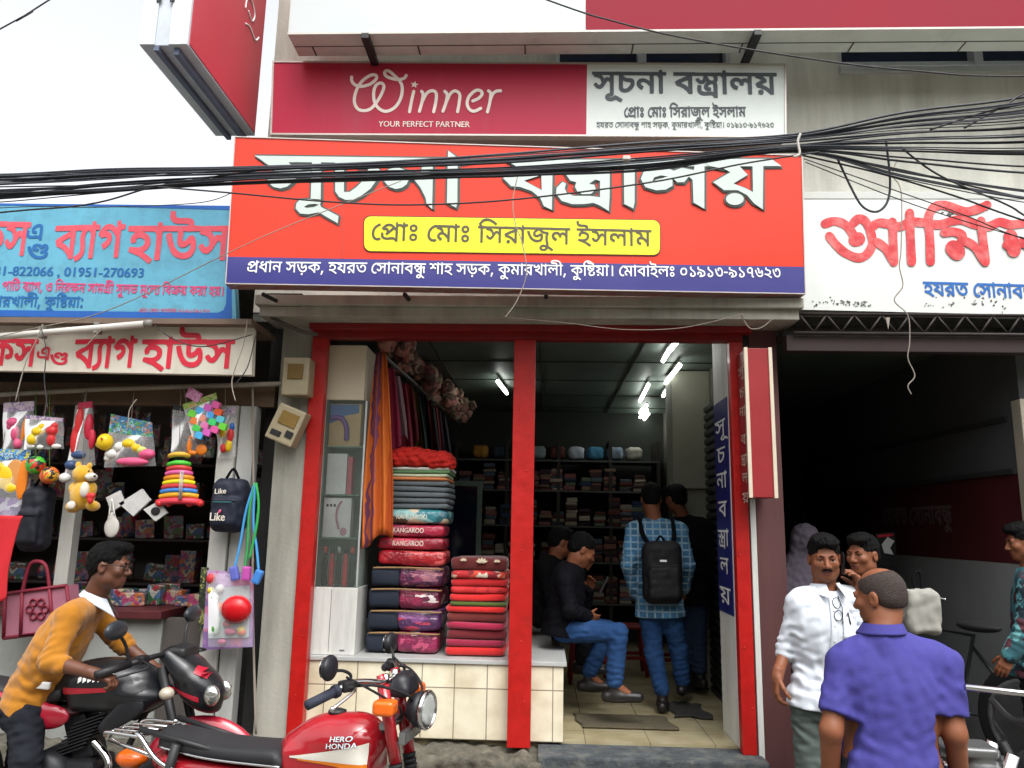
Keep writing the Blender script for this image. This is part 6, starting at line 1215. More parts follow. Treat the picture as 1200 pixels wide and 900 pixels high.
c = thing('carton', 'beige carton printed with a purple cup standing on the top glass shelf', 'box', (-1.33, 5.15, 2.11))
MB().bx(X0 + .03, X1 - .04, 5.12, 5.2, 2.109, 2.40, .003).build('box', M('beige print', 'b59a6c', .5), c)
mb = MB(); mb.prism([(X0 + .03 + .20 * u, 5.1185, 2.11 + .29 * v) for u, v in ((0, .98), (1, .98), (1, .78), (.55, .72), (.3, .60), (0, .52))], (0, .001, 0)); mb.build('blue_print', M('blue print', '49699a', .5), c)
mb = MB(); q = bez([(X0 + .04, 5.1175, 2.30), (X0 + .11, 5.1175, 2.30), (X0 + .15, 5.1175, 2.24), (X0 + .155, 5.1175, 2.15)], 6); mb.tube(q, .018, 6); mb.build('purple_print', M('purple print', '69428f', .5), c)
carton('white carton with a pink side standing on the middle glass shelf', X0 + .03, X0 + .165, 1.789, 2.06, 5.13, .1, M('white carton', 'd3d6d8', .5))
carton('pink carton beside the white one on the middle glass shelf', X0 + .168, X0 + .20, 1.789, 2.04, 5.14, .09, M('pink carton', 'b8505f', .5))
c = thing('carton', 'white massager carton with a pale pink picture on the glass shelf', 'box', (-1.33, 5.15, 1.51))
MB().bx(X0 + .03, X0 + .215, 5.115, 5.19, 1.509, 1.765, .003).build('box', M('white gloss carton', 'd8d8da', .4), c)
mb = MB()
for i in range(3): mb.box((X0 + .055 + i * .024, 5.114, 1.715), (.014, .002, .018))
mb.build('icon', black_metal, c)
mb = MB(); mb.tube(bez([(X0 + .15, 5.114, 1.745), (X0 + .125, 5.114, 1.70), (X0 + .12, 5.114, 1.63), (X0 + .14, 5.114, 1.56)], 5), [.008] * 16, 6); mb.ell((X0 + .17, 5.114, 1.545), (.022, .003, .028)); mb.build('picture', M('rose print', 'b98292', .5), c)
for i, (x, cl, cap) in enumerate(((.03, '17181b', 'c0262b'), (.075, 'b9252c', '1a1a1c'), (.12, '191a1d', 'a9a9ad'), (.165, 'bb2c33', '1a1a1c'), (.21, '26262a', 'c0262b'))):
    c = thing('bottle', ['black bottle with red cap at the left of the lowest glass shelf', 'red bottle second from left on the lowest glass shelf', 'black bottle with silver cap in the middle of the lowest glass shelf', 'red bottle fourth from left on the lowest glass shelf', 'dark bottle with red cap at the right of the lowest glass shelf'][i], 'bottle', (X0 + x + .02, 5.16, 1.19), group='bottles on the lowest glass shelf')
    T_ = Matrix.Translation((X0 + x + .02, 5.16, 1.192)); MB().lathe([(.018, 0), (.019, .02), (.019, .15), (.012, .19), (.012, .21)], 16, T_).build('bottle_body', M('bottle ' + cl, cl, .25), c); MB().lathe([(.013, .211), (.013, .25), (.01, .252)], 14, T_).build('cap', M('cap ' + cap, cap, .3), c)

# --- stack of blankets in zip bags and packets
navy_cloth = M('navy bag cloth', '1a2230', .8, .12, 12, bump=.15, bscale=180)
pats = [prints('plum blanket print', ['5a2344', '7d3355', '8e5a6d', '3d1a36', 'a56a74'], 16, .5, coat=.3, stretch=(1, 1, 3)), prints('violet blanket print', ['4a2850', '7b4a7c', 'a0909a', 'b83b55', '5b3568'], 13, .5, coat=.3, stretch=(1, 1, 2.5)), prints('wine blanket print', ['6a1734', '8c2446', 'd4c9c4', '7d2a49', '5b1a38'], 15, .5, coat=.3, stretch=(1, 1, 3)), prints('magenta blanket print', ['8b1f4a', 'c3a5a9', '9c2f55', '731a41', 'b64a6b'], 15, .5, coat=.3)]
bz = .775; SX0, SX1, SY0, SY1 = -1.145, -.665, 5.18, 5.62
wrap_nav = 'navy sided zip bag, '
for i, (lb, k) in enumerate((('magenta print, at the bottom of the tall stack', 3), ('violet print, second from the bottom of the tall stack', 1), ('wine print with cream edge, third from the bottom of the tall stack', 2), ('plum print, just under the red packets', 0))):
    hgt = .138; t = thing('blanket_bag', (wrap_nav + lb).replace('third from the bottom of', 'third up in'), 'blanket bag', (-.85, 5.4, bz), group='zip bags of blankets in the tall stack'); dx = rnd.uniform(-.012, .012)
    mb = MB(); soft_slab(mb, SX0 + .19 + dx, SX1 + dx, SY0, SY1, bz, bz + hgt, seed=i); mb.build('blanket', pats[k], t)
    mb = MB(); soft_slab(mb, SX0 + dx, SX0 + .21 + dx, SY0 - .004, SY1, bz, bz + hgt - .004, seed=i + 40, amp=.004); mb.build('side_panel', navy_cloth, t)
    mb = MB(); mb.tube(bez([(SX0 + .02 + dx, SY0 - .004, bz + hgt * .90), (SX0 + .2 + dx, SY0 - .008, bz + hgt * .94), (SX1 - .03 + dx, SY0 - .004, bz + hgt * .90), (SX1 + dx - .002, SY0 + .05, bz + hgt * .88)], 6), .006, 6); mb.build('piping', M('tan piping', '8c6d48', .7), t)
    bz += hgt
pk = [prints('red packet print', ['a3161f', 'c4202c', 'b5192a', '8c1020', 'd65b5b'], 10, .4, coat=.5, stretch=(1, 1, 3)), prints('crimson packet print', ['8e1229', 'b31b38', 'a5142f', 'c23a50', '7a0f22'], 10, .4, coat=.5, stretch=(1, 1, 3)), prints('rose packet print', ['a8203f', 'bf2c4b', 'd46a78', '93173a', 'b01f3c'], 10, .4, coat=.5, stretch=(1, 1, 3)), prints('teal packet print', ['2f7c86', 'c9b79e', '56402f', '89b7b4', '1f5a66'], 9, .4, coat=.5, stretch=(1, 1, 2))]
for i, (lb, k, hgt) in enumerate((('glossy plain red packet lying lowest of the packets on the blanket bags', 0, .105), ('crimson wrapped packet with white lettering, lower one', 1, .085), ('rose wrapped packet with white lettering, upper one', 2, .085), ('teal and brown wrapped packet with white lettering under the grey cloth', 3, .10))):
    t = thing('wrapped_packet', lb, 'packet', (-.83, 5.4, bz), group='wrapped packets in the tall stack'); dx = rnd.uniform(-.01, .012) + .015
    mb = MB(); soft_slab(mb, SX0 + .03 + dx, SX1 - .005 + dx, SY0 + .01, SY1, bz, bz + hgt, seed=i + 10); mb.build('packet_body', pk[k], t)
    if i: 
        mb = MB(); latin_on(mb, 'KANGAROO', (SX0 + .14 + dx, SY0 - .004, bz + hgt * .34), (SX0 + .345 + dx, SY0 - .004, bz + hgt * .34), .032, (0, 0, 1), (0, -1, 0), .004, .02); mb.build('lettering', cream_ink, t)
    bz += hgt
def folded(label, cat, x0, x1, y0, y1, z0, z1, mat, seed, group, n=1):
    mb = MB()
    for k in range(n):
        a, b = z0 + (z1 - z0) * k / n, z0 + (z1 - z0) * (k + 1) / n; d = (random.Random(seed * 7 + k).uniform(-.008, .008)); soft_slab(mb, x0 + d, x1 + d, y0 - d, y1, a, b + .003, seed=seed * 9 + k, amp=.004)
    return meta(mb.build('folded_cloth', mat), label, cat, group)
grp = 'folded cloth on the tall stack'
greyc = M('grey shirting', '5c6468', .85, .08, 14, bump=.1, bscale=150)
for i in range(5): folded(['lowest grey folded cloth on the tall stack', 'second grey folded cloth on the tall stack', 'third grey folded cloth on the tall stack', 'fourth grey folded cloth on the tall stack', 'topmost grey folded cloth, under the coloured ones'][i], 'folded cloth', SX0 + .055, SX1 + .03, SY0 + .02, SY1, bz + i * .038, bz + (i + 1) * .038, greyc, 60 + i, grp)
bz += 5 * .038
for i, (cl, nm_) in enumerate((('c77a4a', 'orange'), ('b7c2a4', 'pale green'), ('5e8257', 'leaf green'), ('c9c9c0', 'off white'))):
    folded(nm_ + ' folded cloth in the thin coloured layers of the tall stack', 'folded cloth', SX0 + .07, SX1 + .01 + .01 * i, SY0 + .02, SY1, bz, bz + .024, M('cloth ' + nm_, cl, .85, .1, 14), 70 + i, grp); bz += .0235
S = Soft(); S.box((-.86, 5.38, bz + .055), (.225, .20, .055), .05, .02); S.ell((-.93, 5.33, bz + .09), (.15, .13, .05), .04); S.ell((-.70, 5.27, bz + .03), (.10, .08, .05), .04); S.wrinkle(.010, .085, (1, 1, 2)); S.wrinkle(.004, .03)
meta(soft_obj('cloth_bundle', S, .009, M('red muslin', 'b01c12', .85, .12, 10, bump=.2, bscale=120), local=False), 'rumpled bright red cloth heaped on top of the tall stack', 'cloth')

# --- stack of red folded blankets by the middle post
layers = [('c41f1f', 'plain red blanket at the very bottom of the red stack', .055, 0), ('8f1a3a', 'deep rose blanket second from the bottom of the red stack', .045, 0), ('6d1a22', 'maroon blanket third from the bottom of the red stack', .062, 0), ('a01c40', 'rose blanket fourth from the bottom of the red stack', .045, 0), ('6b2520', 'brownish maroon blanket in the middle of the red stack', .06, 0), ('cc2020', 'bright red blanket below the green one', .04, 0), ('4c5f22', 'olive green blanket in the red stack', .03, 0), ('d02222', 'scarlet blanket just above the green one', .05, 0), (None, 'red blanket with a white and red printed edge', .045, 1), ('b81a1e', 'red blanket with small dark spots near the top', .05, 0), (None, 'red cream and orange flowered blanket second from the top', .05, 2), ('5a1a18', 'dark maroon blanket with white leaves on top of the red stack', .085, 3)]
z = .775; flo = prints('flower blanket', ['b3262b', 'd8b49a', 'c8442f', '7c1620', 'cfc3b0'], 22, .8); edg = prints('edge blanket', ['b81f23', 'd6cfc6', 'a5181d', 'c62a2c'], 14, .8)
for i, (cl, lb, hgt, kind) in enumerate(layers):
    m = M('blanket ' + cl, cl, .9, .08, 9, bump=.15, bscale=140, sheen=.3) if cl else (edg if kind == 1 else flo); dx = rnd.uniform(-.010, .010); x0 = -.625 + (.03 if i > 5 else 0) * .6
    t = thing('folded_blanket', lb, 'blanket', (-.4, 5.4, z), group='folded blankets in the red stack')
    mb = MB(); soft_slab(mb, x0 + dx, -.235 + dx * .5, 5.14 + abs(dx), 5.55, z, z + hgt + .004, seed=90 + i, amp=.005); mb.build('cloth', m, t)
    if kind == 3:
        mb = MB()
        for cx, cz, s in ((-.40, z + .055, 1), (-.52, z + .065, .6), (-.30, z + .06, .6)):
            for a in (-70, -35, 0, 35, 70): mb.ell((cx + .022 * s * math.sin(R(a)), 5.133, cz + .016 * s * math.cos(R(a))), (.008 * s, .004, .018 * s), 8, (0, R(a), 0))
        mb.build('leaf_print', M('cream leaves', 'cfc2a8', .8), t)
    z += hgt

# --- hanging cloth: orange striped sari and the row of dresses on the rail
def hanging(name, label, cat, top, bottom, w0, w1, mat, seed, group=None, nf=5, dep=.05, face=0.0, thick=.006):
    q = random.Random(seed); ph = q.uniform(0, 6.28); t, b = Vector(top), Vector(bottom); ax = Vector((math.cos(face), math.sin(face), 0)); nn = Vector((math.sin(face), -math.cos(face), 0))
    def fn(u, v):
        w = w0 + (w1 - w0) * min(1, v * 1.4) ** .7; p = t + (b - t) * v + ax * (u - .5) * w
        return p + nn * dep * (math.sin(u * 6.28 * nf * .5 + ph + .8 * math.sin(v * 3 + ph)) * (.35 + .65 * v) * .6) + Vector((0, 0, -.05 * v * math.sin(u * 5 + ph)))
    mb = MB(); mb.grid(fn, 26, 24, True, thick, (-nn.x, -nn.y, 0)); o = mb.build(name, mat); return meta(o, label, cat, group)
sari = stripes('orange striped sari', ['b9581a', 'c4661c', 'b5521a', 'c06018', '62304e', 'a8501c', '74405c'], 'x', .21, .8, .35, [0, .2, .4, .6, .78, .84, .90])
hanging('sari', 'orange and purple striped sari hanging beside the tall stack', 'sari', P(447, 412, 5.14), P(443, 634, 5.10), .06, .20, sari, 4, nf=6, dep=.05)
S = Soft(); S.cone(P(437, 468, 5.32), P(431, 615, 5.28), .035, .055, .02); S.wrinkle(.012, .10, (2, 2, .4)); meta(soft_obj('sari', S, .009, stripes('plum striped sari', ['6a3a5c', 'b05a28', '5a2d52', '7e4a68', 'a8521e'], 'z', .16, .8, .6), local=False), 'plum and orange sari bunched behind the orange one', 'sari')
cols = [('b23a5c', 'hot pink'), ('b99aa6', 'pale pink white'), ('a93a50', 'rose'), ('8a2f3d', 'wine red'), ('6d5b18', 'mustard'), ('1b332f', 'dark green'), ('161a24', 'navy'), ('5a1722', 'dark maroon'), ('1c1c22', 'black'), ('611a25', 'deep red'), ('2b2230', 'plum black'), ('3a3a3f', 'charcoal')]
for i, (cl, nm_) in enumerate(cols):
    Yk = 5.55 + i * .20; x = -1.17 + .010 * i
    hanging('hanging_dress', nm_ + ' dress hanging on the rail along the left wall', 'dress', (x, Yk, 2.74 - .02 * (i % 3)), (x + .05, Yk + .02, 2.12 + .10 * (i % 2)), .09, .15, M('dress ' + nm_, cl, .8, .12, 10), 20 + i, 'dresses hanging on the rail', 5, .05, R(12))
mb = MB(); mb.tube([(-1.17, 5.4, 2.80), (-1.02, 9.2, 2.80)], .014, 8); meta(mb.build('clothes_rail', grey_metal), 'steel clothes rail running back along the left wall', 'rail')
fl_m = prints('flower bundle print', ['a86a62', 'b9a08a', '7e4a4a', '8f8a70', 'b57f72', '5f4a40'], 18, .9)
for i in range(8):
    Yk = 5.5 + i * .42; S = Soft(); q = random.Random(i); c = npv(-1.16 + .035 * i, Yk, 2.89 - .008 * i)
    for k in range(7): S.ell(c + npv(q.uniform(-.10, .12), q.uniform(-.14, .14), q.uniform(-.06, .08)), q.uniform(.05, .08), .02)
    S.wrinkle(.008, .05); meta(soft_obj('cloth_bundle', S, .012, fl_m, local=False), 'flower coloured bundle above the clothes rail, %s from the front' % ['first', 'second', 'third', 'fourth', 'fifth', 'sixth', 'seventh', 'eighth'][i], 'bundle', 'bundles above the clothes rail')

# --- shelving at the back with folded goods; small bright packs along the top
sh = thing('shelf_rack', 'dark shelf rack across the back wall of the cloth shop', 'shelves', (-.1, 9.1, .3))
mb = MB()
for x in (-1.05, -.45, .15, .75, 1.3): mb.bx(x, x + .04, 8.95, 9.4, .3, 2.6)
mb.build('upright', M('dark laminate', '2a2522', .6, .15, 6), sh)
for z in (.75, 1.2, 1.6, 2.0, 2.35): MB().bx(-1.05, 1.34, 8.94, 9.4, z, z + .02).build('shelf', M('shelf edge', '4c4e4c', .5, .1, 5), sh)
gp = ['5e322d', '8f8478', '2c3c58', '766452', '443030', '835650', '4f5b6a', 'a09588', '3a2434', '626c5e']
k = 0
for z in (.77, 1.22, 1.62, 2.02):
    for j in range(15):
        x = -1.0 + j * .155 + rnd.uniform(-.03, .03)
        if rnd.random() < .06: continue
        hgt = rnd.uniform(.16, .31); mb = MB(); zz_ = z; pn = 0
        while zz_ < z + hgt - .02:
            tk = rnd.uniform(.025, .06); mb.mat(pn % 3).box((x + .08 + rnd.uniform(-.012, .012), 9.10 + rnd.uniform(-.03, .03), zz_ + tk / 2), (rnd.uniform(.12, .15), .28, tk), .012, (0, rnd.uniform(-.05, .05), 0)); zz_ += tk; pn += 1
        cl = ('8f5f5a', 'a58e86', '7c4a4c')[j % 3] if z > 2 and 3 <= j <= 8 else gp[k % 10]; k += 1
        meta(mb.build('folded_goods', [M('goods ' + c_2, c_2, .8, .15, 12) for c_2 in (cl, gp[(k * 3) % 10], gp[(k * 7 + 1) % 10])]), 'folded goods standing on the dark shelf rack at the back', 'folded cloth', 'folded goods on the back shelves')
tops = [('b07a34', 'tan'), ('2a3340', 'slate'), ('2f4a56', 'dark teal'), ('8c9aa0', 'pale grey'), ('5b2f28', 'brown'), ('b9c0cc', 'white'), ('4f8fb8', 'sky blue'), ('7d8da0', 'steel blue'), ('a8a59a', 'cream')]
for i, (cl, nm_) in enumerate(tops):
    x = -.75 + i * .225; S = Soft(); S.box((x, 9.1, 2.46), (.095, .14, .075), .05, .02); S.wrinkle(.006, .09); meta(soft_obj('cloth_bundle', S, .016, M('top bundle ' + nm_, cl, .8, .1, 10), local=False), nm_ + ' bundle on top of the back shelf rack', 'bundle', 'bundles on the back shelf rack')
dr = thing('mirror_door', 'pale framed dark glass door at the left of the back shelves', 'door', (-.93, 8.0, .775))
mb = MB()
for x in (-1.06, -.68): mb.bx(x, x + .05, 7.9, 7.94, .775, 2.05, .003)
mb.bx(-1.01, -.68, 7.9, 7.94, 2.0, 2.05); mb.build('frame', M('pale green frame', '63736c', .5), dr); MB().bx(-1.01, -.68, 7.915, 7.925, .775, 1.999).build('pane', glass_dark, dr)
# --- fluorescent tubes under the ceiling
tube_on = emis('lit tube', 'fbfff8', 20.0)
lt = ['nearest lit tube on the ceiling', 'second lit tube on the ceiling', 'long lit tube by the pale column', 'lit tube just below the long one', 'small greenish lit tube deeper inside', 'first of three short lit tubes deep inside', 'second of three short lit tubes deep inside', 'third of three short lit tubes deep inside', 'lone lit tube at the left of the ceiling']
for i, (a, b) in enumerate((((793, 401), (784, 412)), ((784, 411), (777, 423)), ((797, 428), (780, 449)), ((792, 443), (777, 464)), ((760, 451), (750, 470)), ((758, 475), (750, 484)), ((758, 480), (750, 489)), ((760, 485), (752, 495)), ((583, 447), (594, 461)))):
    pa = PZ(a[0], a[1], 2.93); pb = PZ(b[0], b[1], 2.93)
    if (pb - pa).length > 1.3: pb = pa + (pb - pa).normalized() * 1.2
    t = thing('tube_light', lt[i] + ' of the cloth shop', 'tube light', pa, group='fluorescent tubes in the cloth shop')
    MB().tube([pa, pb], .016, 8).build('tube', tube_on, t); mb = MB(); mb.tube([pa + Vector((0, 0, .03)), pb + Vector((0, 0, .03))], .012, 4); mb.build('batten', white_pnt, t)

# --- red plastic stools and the floor mats
def stool(x, y, label):
    t = thing('plastic_stool', label, 'stool', (x, y, .30), group='red plastic stools'); m = M('red plastic', '7a1518', .4, .06, 8); s = .15; top = .42
    MB().box((0, 0, top), (.28, .28, .03), .012).build('seat', m, t, local=True)
    for a, b in ((1, 1), (1, -1), (-1, 1), (-1, -1)):
        mb = MB(); mb.tube([(a * .12, b * .12, top - .016), (a * .16, b * .16, 0)], [.022, .018], 6); mb.build('leg', m, t, local=True)
    mb = MB()
    for a in (1, -1): mb.box((a * .145, 0, .16), (.012, .27, .03)); mb.box((0, a * .145, .16), (.27, .012, .03))
    mb.build('brace', m, t, local=True); return t
stool(.40, 7.0, 'red plastic stool just right of the seated pair'); stool(.78, 7.4, 'red plastic stool half hidden behind the backpack customer'); stool(1.15, 7.35, 'red plastic stool near the roller shutter')
a, b = PZ(672, 846, .302), PZ(783, 850, .302)
mb = MB(); mb.grid(lambda u, v: (a.x + (b.x - a.x) * u + .01 * math.sin(v * 9) + .05 * (1 - v), a.y - .16 + .36 * v, .303 + .006 * (1 + math.sin(u * 22) * math.sin(v * 9)) * .5), 40, 10, True, .008, (0, 0, 1)); meta(mb.build('door_mat', M('jute mat', '57503f', .95, .3, 60, bump=1.0, bscale=140, dirt=('3a342a', .5, 14))), 'flat worn jute mat on the tiled floor inside the shop entrance', 'mat')
mb = MB(); mb.grid(lambda u, v: (.93 + .26 * u + .02 * math.sin(v * 7), 5.75 + .45 * v + .03 * math.sin(u * 5), .303 + .012 * abs(math.sin(u * 9) * math.sin(v * 6 + u * 3))), 24, 24, True, .008, (0, 0, 1)); meta(mb.build('floor_rag', M('dark rag', '2e2d2b', .95, .3, 30)), 'crumpled dark rag on the floor beside the white jamb', 'rag')

# ------------------------------------------------------------------ goods hung in the toy shop; YT = the plane they hang in
YT = 4.86; KT = pxs(YT)
def pt(px, py, dy=0.0): return P(px, py, YT + dy)
def col(c, rough=.45): return M('toy ' + c, c, rough, .06, 12)
def string(mb, a, b): mb.tube([a, b], .0025, 5)
def soft_pts(S, items, Y=None):
    for (px, py, rx, rz, *ry) in items: S.ell(P(px, py, Y or YT), npv(rx * KT, (ry[0] if ry else min(rx, rz)) * KT, rz * KT), .006)
    return S
def blobs(name, items, mat, parent, Y, hh=.0055):
    S = Soft(); soft_pts(S, items, Y); return soft_obj(name, S, hh, mat, parent, local=False)
def packet(label, quad, header_h, header_mat, Y, fills, cat='toy packet', tilt_hook=None, back=None):
    """hanging retail packet: printed header card, clear bag, coloured things inside; quad = tl, tr, br, bl pixels"""
    q = [P(x, y, Y) for x, y in quad]; t = thing('toy_packet', label, cat, (q[0] + q[1]) / 2, group='toy packets hanging in the toy shop')
    l = lambda u, v: (q[0] * (1 - u) + q[1] * u) * (1 - v) + (q[3] * (1 - u) + q[2] * u) * v
    if header_h:
        mb = MB(); mb.prism([l(0, 0), l(1, 0), l(1, header_h), l(0, header_h)], (0, .004, 0)); mb.build('header_card', header_mat, t)
    mb = MB(); mb.grid(lambda u, v: l(u, header_h + (1 - header_h) * v) + Vector((0, -.030 * math.sin(u * math.pi) * math.sin(v * math.pi) - .004 * math.sin(9 * u + 7 * v), 0)), 12, 12, True); mb.build('clear_bag', clearp, t)
    if back is not None:
        mb = MB(); mb.prism([l(.02, header_h), l(.98, header_h), l(.98, .98), l(.02, .98)], (0, .004, 0)); mb.build('backing_card', back, t)
    for nm_, mat, items in fills: blobs(nm_, items, mat, t, Y - .012)
    mb = MB(); a = (q[0] + q[1]) / 2; b = P(*(tilt_hook or ((quad[0][0] + quad[1][0]) / 2, 452)), 4.9); string(mb, a, b); mb.build('string', M('grey string', '8d877c', .8), t); return t
card_blue = prints('blue header card', ['2a5fa0', '3f8fc0', '9fb8c8', '2b4f8d', 'c9c24a', '3d7fb5'], 40, .4, coat=.3)
card_lilac = prints('lilac header card', ['9a86a8', 'b7a4b8', '7e6f98', 'c9b9c0'], 40, .4, coat=.3)
card_green = prints('green cartoonless card', ['3c6f5a', '3a77a5', '4f9a5a', 'a86a52', '2f66a0', '85b0c0'], 45, .4, coat=.3)
pink, yel_, ora, redt, gre, lim, whi, blu, pur = col('d0527c'), col('d8b512'), col('d9781c'), col('c32a2c'), col('2f9a3c'), col('6cc030'), col('d0d0cc'), col('2c5fb0'), col('7a4a9a')
packet('clear packet of pink toy figures with a lilac header at the far left', [(4, 472), (40, 470), (39, 527), (3, 528)], .2, card_lilac, YT, [('pink_figure', pink, [(15, 495, 7, 6), (18, 508, 5, 9), (21, 520, 5, 6), (12, 500, 4, 4)]), ('orange_comb', ora, [(30, 500, 3, 14), (27, 505, 2, 14)])])
packet('clear packet with yellow and red chick toys beside the grey post', [(30, 486), (74, 490), (75, 526), (28, 527)], .12, card_lilac, YT - .04, [('yellow_chick', yel_, [(45, 506, 8, 6), (38, 515, 6, 7), (49, 500, 4, 4)]), ('red_chick', redt, [(61, 505, 7, 6), (60, 515, 5, 8), (64, 499, 4, 4)]), ('white_feet', whi, [(36, 523, 5, 3), (47, 524, 4, 3), (66, 523, 6, 3)])], tilt_hook=(57, 452))
packet('clear bag of orange and yellow animal masks under a blue header at the left edge', [(-30, 525), (36, 527), (34, 606), (-32, 604)], .17, card_blue, YT - .02, [('yellow_mask', yel_, [(6, 560, 11, 14, 3), (12, 572, 8, 6, 3), (0, 548, 5, 6, 3)]), ('orange_mask', ora, [(26, 562, 7, 24, 2)]), ('orange_mask', col('c98a4a'), [(17, 555, 12, 18, 1.5)])], tilt_hook=(14, 452))
c = thing('wrapped_card', 'purple and silver card hanging below the bag of orange masks', 'packet', pt(15, 583)); mb = MB(); mb.prism([pt(-30, 583), pt(34, 583), pt(31, 607), pt(-32, 606)], (0, .006, 0)); mb.build('card', prints('purple silver card', ['5a3a78', 'a8a4b4', '7c5a98', 'c8c4d0', '4a2f68'], 18, .3), c)
for lb, x, y, r, cols_ in (('small green and red patterned ball in a net', 42, 545, 11, ['2f9a3c', 'c23a24', '1c2a20', '4fb032']), ('small orange and yellow spotted ball in a net', 58, 557, 10.5, ['c9462a', 'c99a2a', '2a2420', 'cf6a2c'])):
    o = MB().ell(pt(x, y, -.05), r * KT, 24).build('toy_ball', prints(lb[:16] + ' print', cols_, 30, .4)); meta(o, lb, 'ball', 'toy balls in nets')
    mb = MB(); string(mb, pt(x, y - r, -.05), P(x, 452, 4.9)); meta(mb.build('string', M('green string', '5c8a3a', .8)), 'green string holding the %s' % lb[:22].replace('small ', ''), 'string')
# backpacks
def backpack(label, c, hx, hz, mat, Y, words=False):
    cc = P(c[0], c[1], Y); t = thing('backpack', label, 'backpack', cc); S = Soft(); w, hgt = hx * KT, hz * KT
    S.box(cc, (w, .085, hgt), .06, .02); S.box(cc + Vector((0, -.08, -hgt * .25)), (w * .8, .03, hgt * .55), .03, .012); S.wrinkle(.004, .09); soft_obj('bag_body', S, .009, mat, t, local=False)
    mb = MB(); mb.tube(bez([cc + Vector((-.04, 0, hgt)), cc + Vector((0, 0, hgt + .06)), cc + Vector((.04, 0, hgt))]), .009, 6); mb.tube([cc + Vector((-w * .75, -.112, -hgt * .05 + .03)), cc + Vector((w * .75, -.112, -hgt * .05 + .03))], .003, 5); mb.build('handle', black_cloth, t)
    if words:
        mb = MB(); f = lambda x, y: cc + Vector(((x - c[0]) * KT, -.120, -(y - c[1]) * KT))
        latin_on(mb, 'Like', f(c[0] - 10, c[1] - 12), f(c[0] + 3, c[1] - 13), 6 * KT, (0, 0, 1), (0, -1, 0), .004, .02); latin_on(mb, 'Like', f(c[0] - 13, c[1] + 18), f(c[0] + 4, c[1] + 18), 9 * KT, (0, 0, 1), (0, -1, 0), .004, .02); mb.build('lettering', M('pale print', 'd8cfc0', .5), t)
        mb = MB(); mb.tube([f(c[0] - 12, c[1] - 3), f(c[0] + 10, c[1] - 3)], .002, 5); mb.build('teal_line', M('teal line', '3f8a90', .5), t)
        mb = MB(); mb.ell(f(c[0] - 3, c[1] + 8), (.008, .004, .016), 8, (0, .5, 0)); mb.build('pink_print', pink, t)
    return t
navy = M('navy nylon', '141a2b', .65, .15, 10, bump=.12, bscale=140)
backpack('plain dark navy backpack hanging beside the grey post of the toy shop', (43, 608), 16, 38, M('black navy nylon', '10141f', .7, .15, 10), YT + .02)
backpack('navy backpack printed Like hanging on the white post', (270, 592), 20, 31, navy, YT - .03, True)
# red cloth at the left edge
hanging('red_cloth', 'red cloth sheet hanging at the far left edge of the toy shop', 'cloth', P(2, 604, 4.6), P(-8, 695, 4.55), .26, .14, M('red sheet', 'b01a22', .8, .08, 8), 5, nf=2, dep=.03)
packet('tall packet of red bottles hanging left of the teddy bear', [(92, 472), (108, 470), (112, 545), (76, 555)], .1, col('b82c4a'), YT, [('red_bottle', redt, [(93, 495, 5, 18), (88, 515, 5, 18)]), ('red_bottle', col('b8243c'), [(104, 500, 5, 16), (108, 515, 4, 12)]), ('blue_toy', col('33486f'), [(92, 533, 9, 5), (83, 545, 7, 6)]), ('white_ball', whi, [(76, 560, 7, 6)])], tilt_hook=(102, 452))
# teddy bear
tb = thing('teddy_bear', 'yellow and white plush bear holding a red heart hanging in the toy shop', 'soft toy', pt(97, 602, -.1)); Yb = YT - .1
plush = M('yellow plush', 'd6a215', .95, .12, 25, bump=.7, bscale=260, sheen=.5); plush_w = M('white plush', 'd6cfc2', .95, .08, 25, bump=.6, bscale=260, sheen=.5)
blobs('body', [(97, 556, 11, 11), (97, 580, 14, 17, 11), (92, 545, 3.5, 4), (105, 546, 3, 4), (87, 573, 6, 8, 6), (108, 573, 5, 8, 6), (86, 594, 8, 7, 9), (109, 593, 7, 6, 9)], plush, tb, Yb, .005)
blobs('muzzle', [(107, 559, 6, 5, 8)], plush_w, tb, Yb - .03, .005); blobs('belly', [(99, 574, 5, 9, 4)], plush_w, tb, Yb - .085, .005)
blobs('foot_sole', [(83.5, 592, 5, 5, 2)], plush_w, tb, Yb - .07, .005); blobs('heart', [(104, 581, 3.6, 3.6, 3), (108, 581, 3.6, 3.6, 3), (106, 586, 3.5, 4.5, 3)], redt, tb, Yb - .075, .004)
mb = MB(); mb.ell(P(104, 552, Yb - .075), .006); mb.ell(P(111, 558, Yb - .06), .008); mb.build('eye_and_nose', black_metal, tb)
mb = MB(); string(mb, P(97, 545, Yb), P(99, 452, 4.9)); mb.build('string', M('grey string', '8d877c', .8), tb)
packet('blue headed packet with toy animals and a pink hair dryer above the white packs', [(130, 485), (178, 495), (183, 546), (122, 548)], .34, card_green, YT - .02, [('yellow_animal', yel_, [(151, 520, 8, 6), (160, 525, 6, 5)]), ('white_animal', whi, [(131, 532, 8, 6), (140, 524, 6, 6), (126, 537, 4, 4)]), ('pink_dryer', pink, [(155, 541, 20, 5), (172, 532, 10, 6)]), ('green_animal', col('b8c06a'), [(166, 528, 6, 5)])], tilt_hook=(158, 452))
blob_d = thing('toy_duck', 'yellow rubber duck hanging left of the blue headed packet', 'toy duck', pt(120, 528)); blobs('duck_body', [(123, 518, 9, 10), (117, 521, 5, 4)], yel_, blob_d, YT - .06); mb = MB(); mb.ell(P(119, 514, YT - .115), .007); mb.build('duck_eye', redt, blob_d)
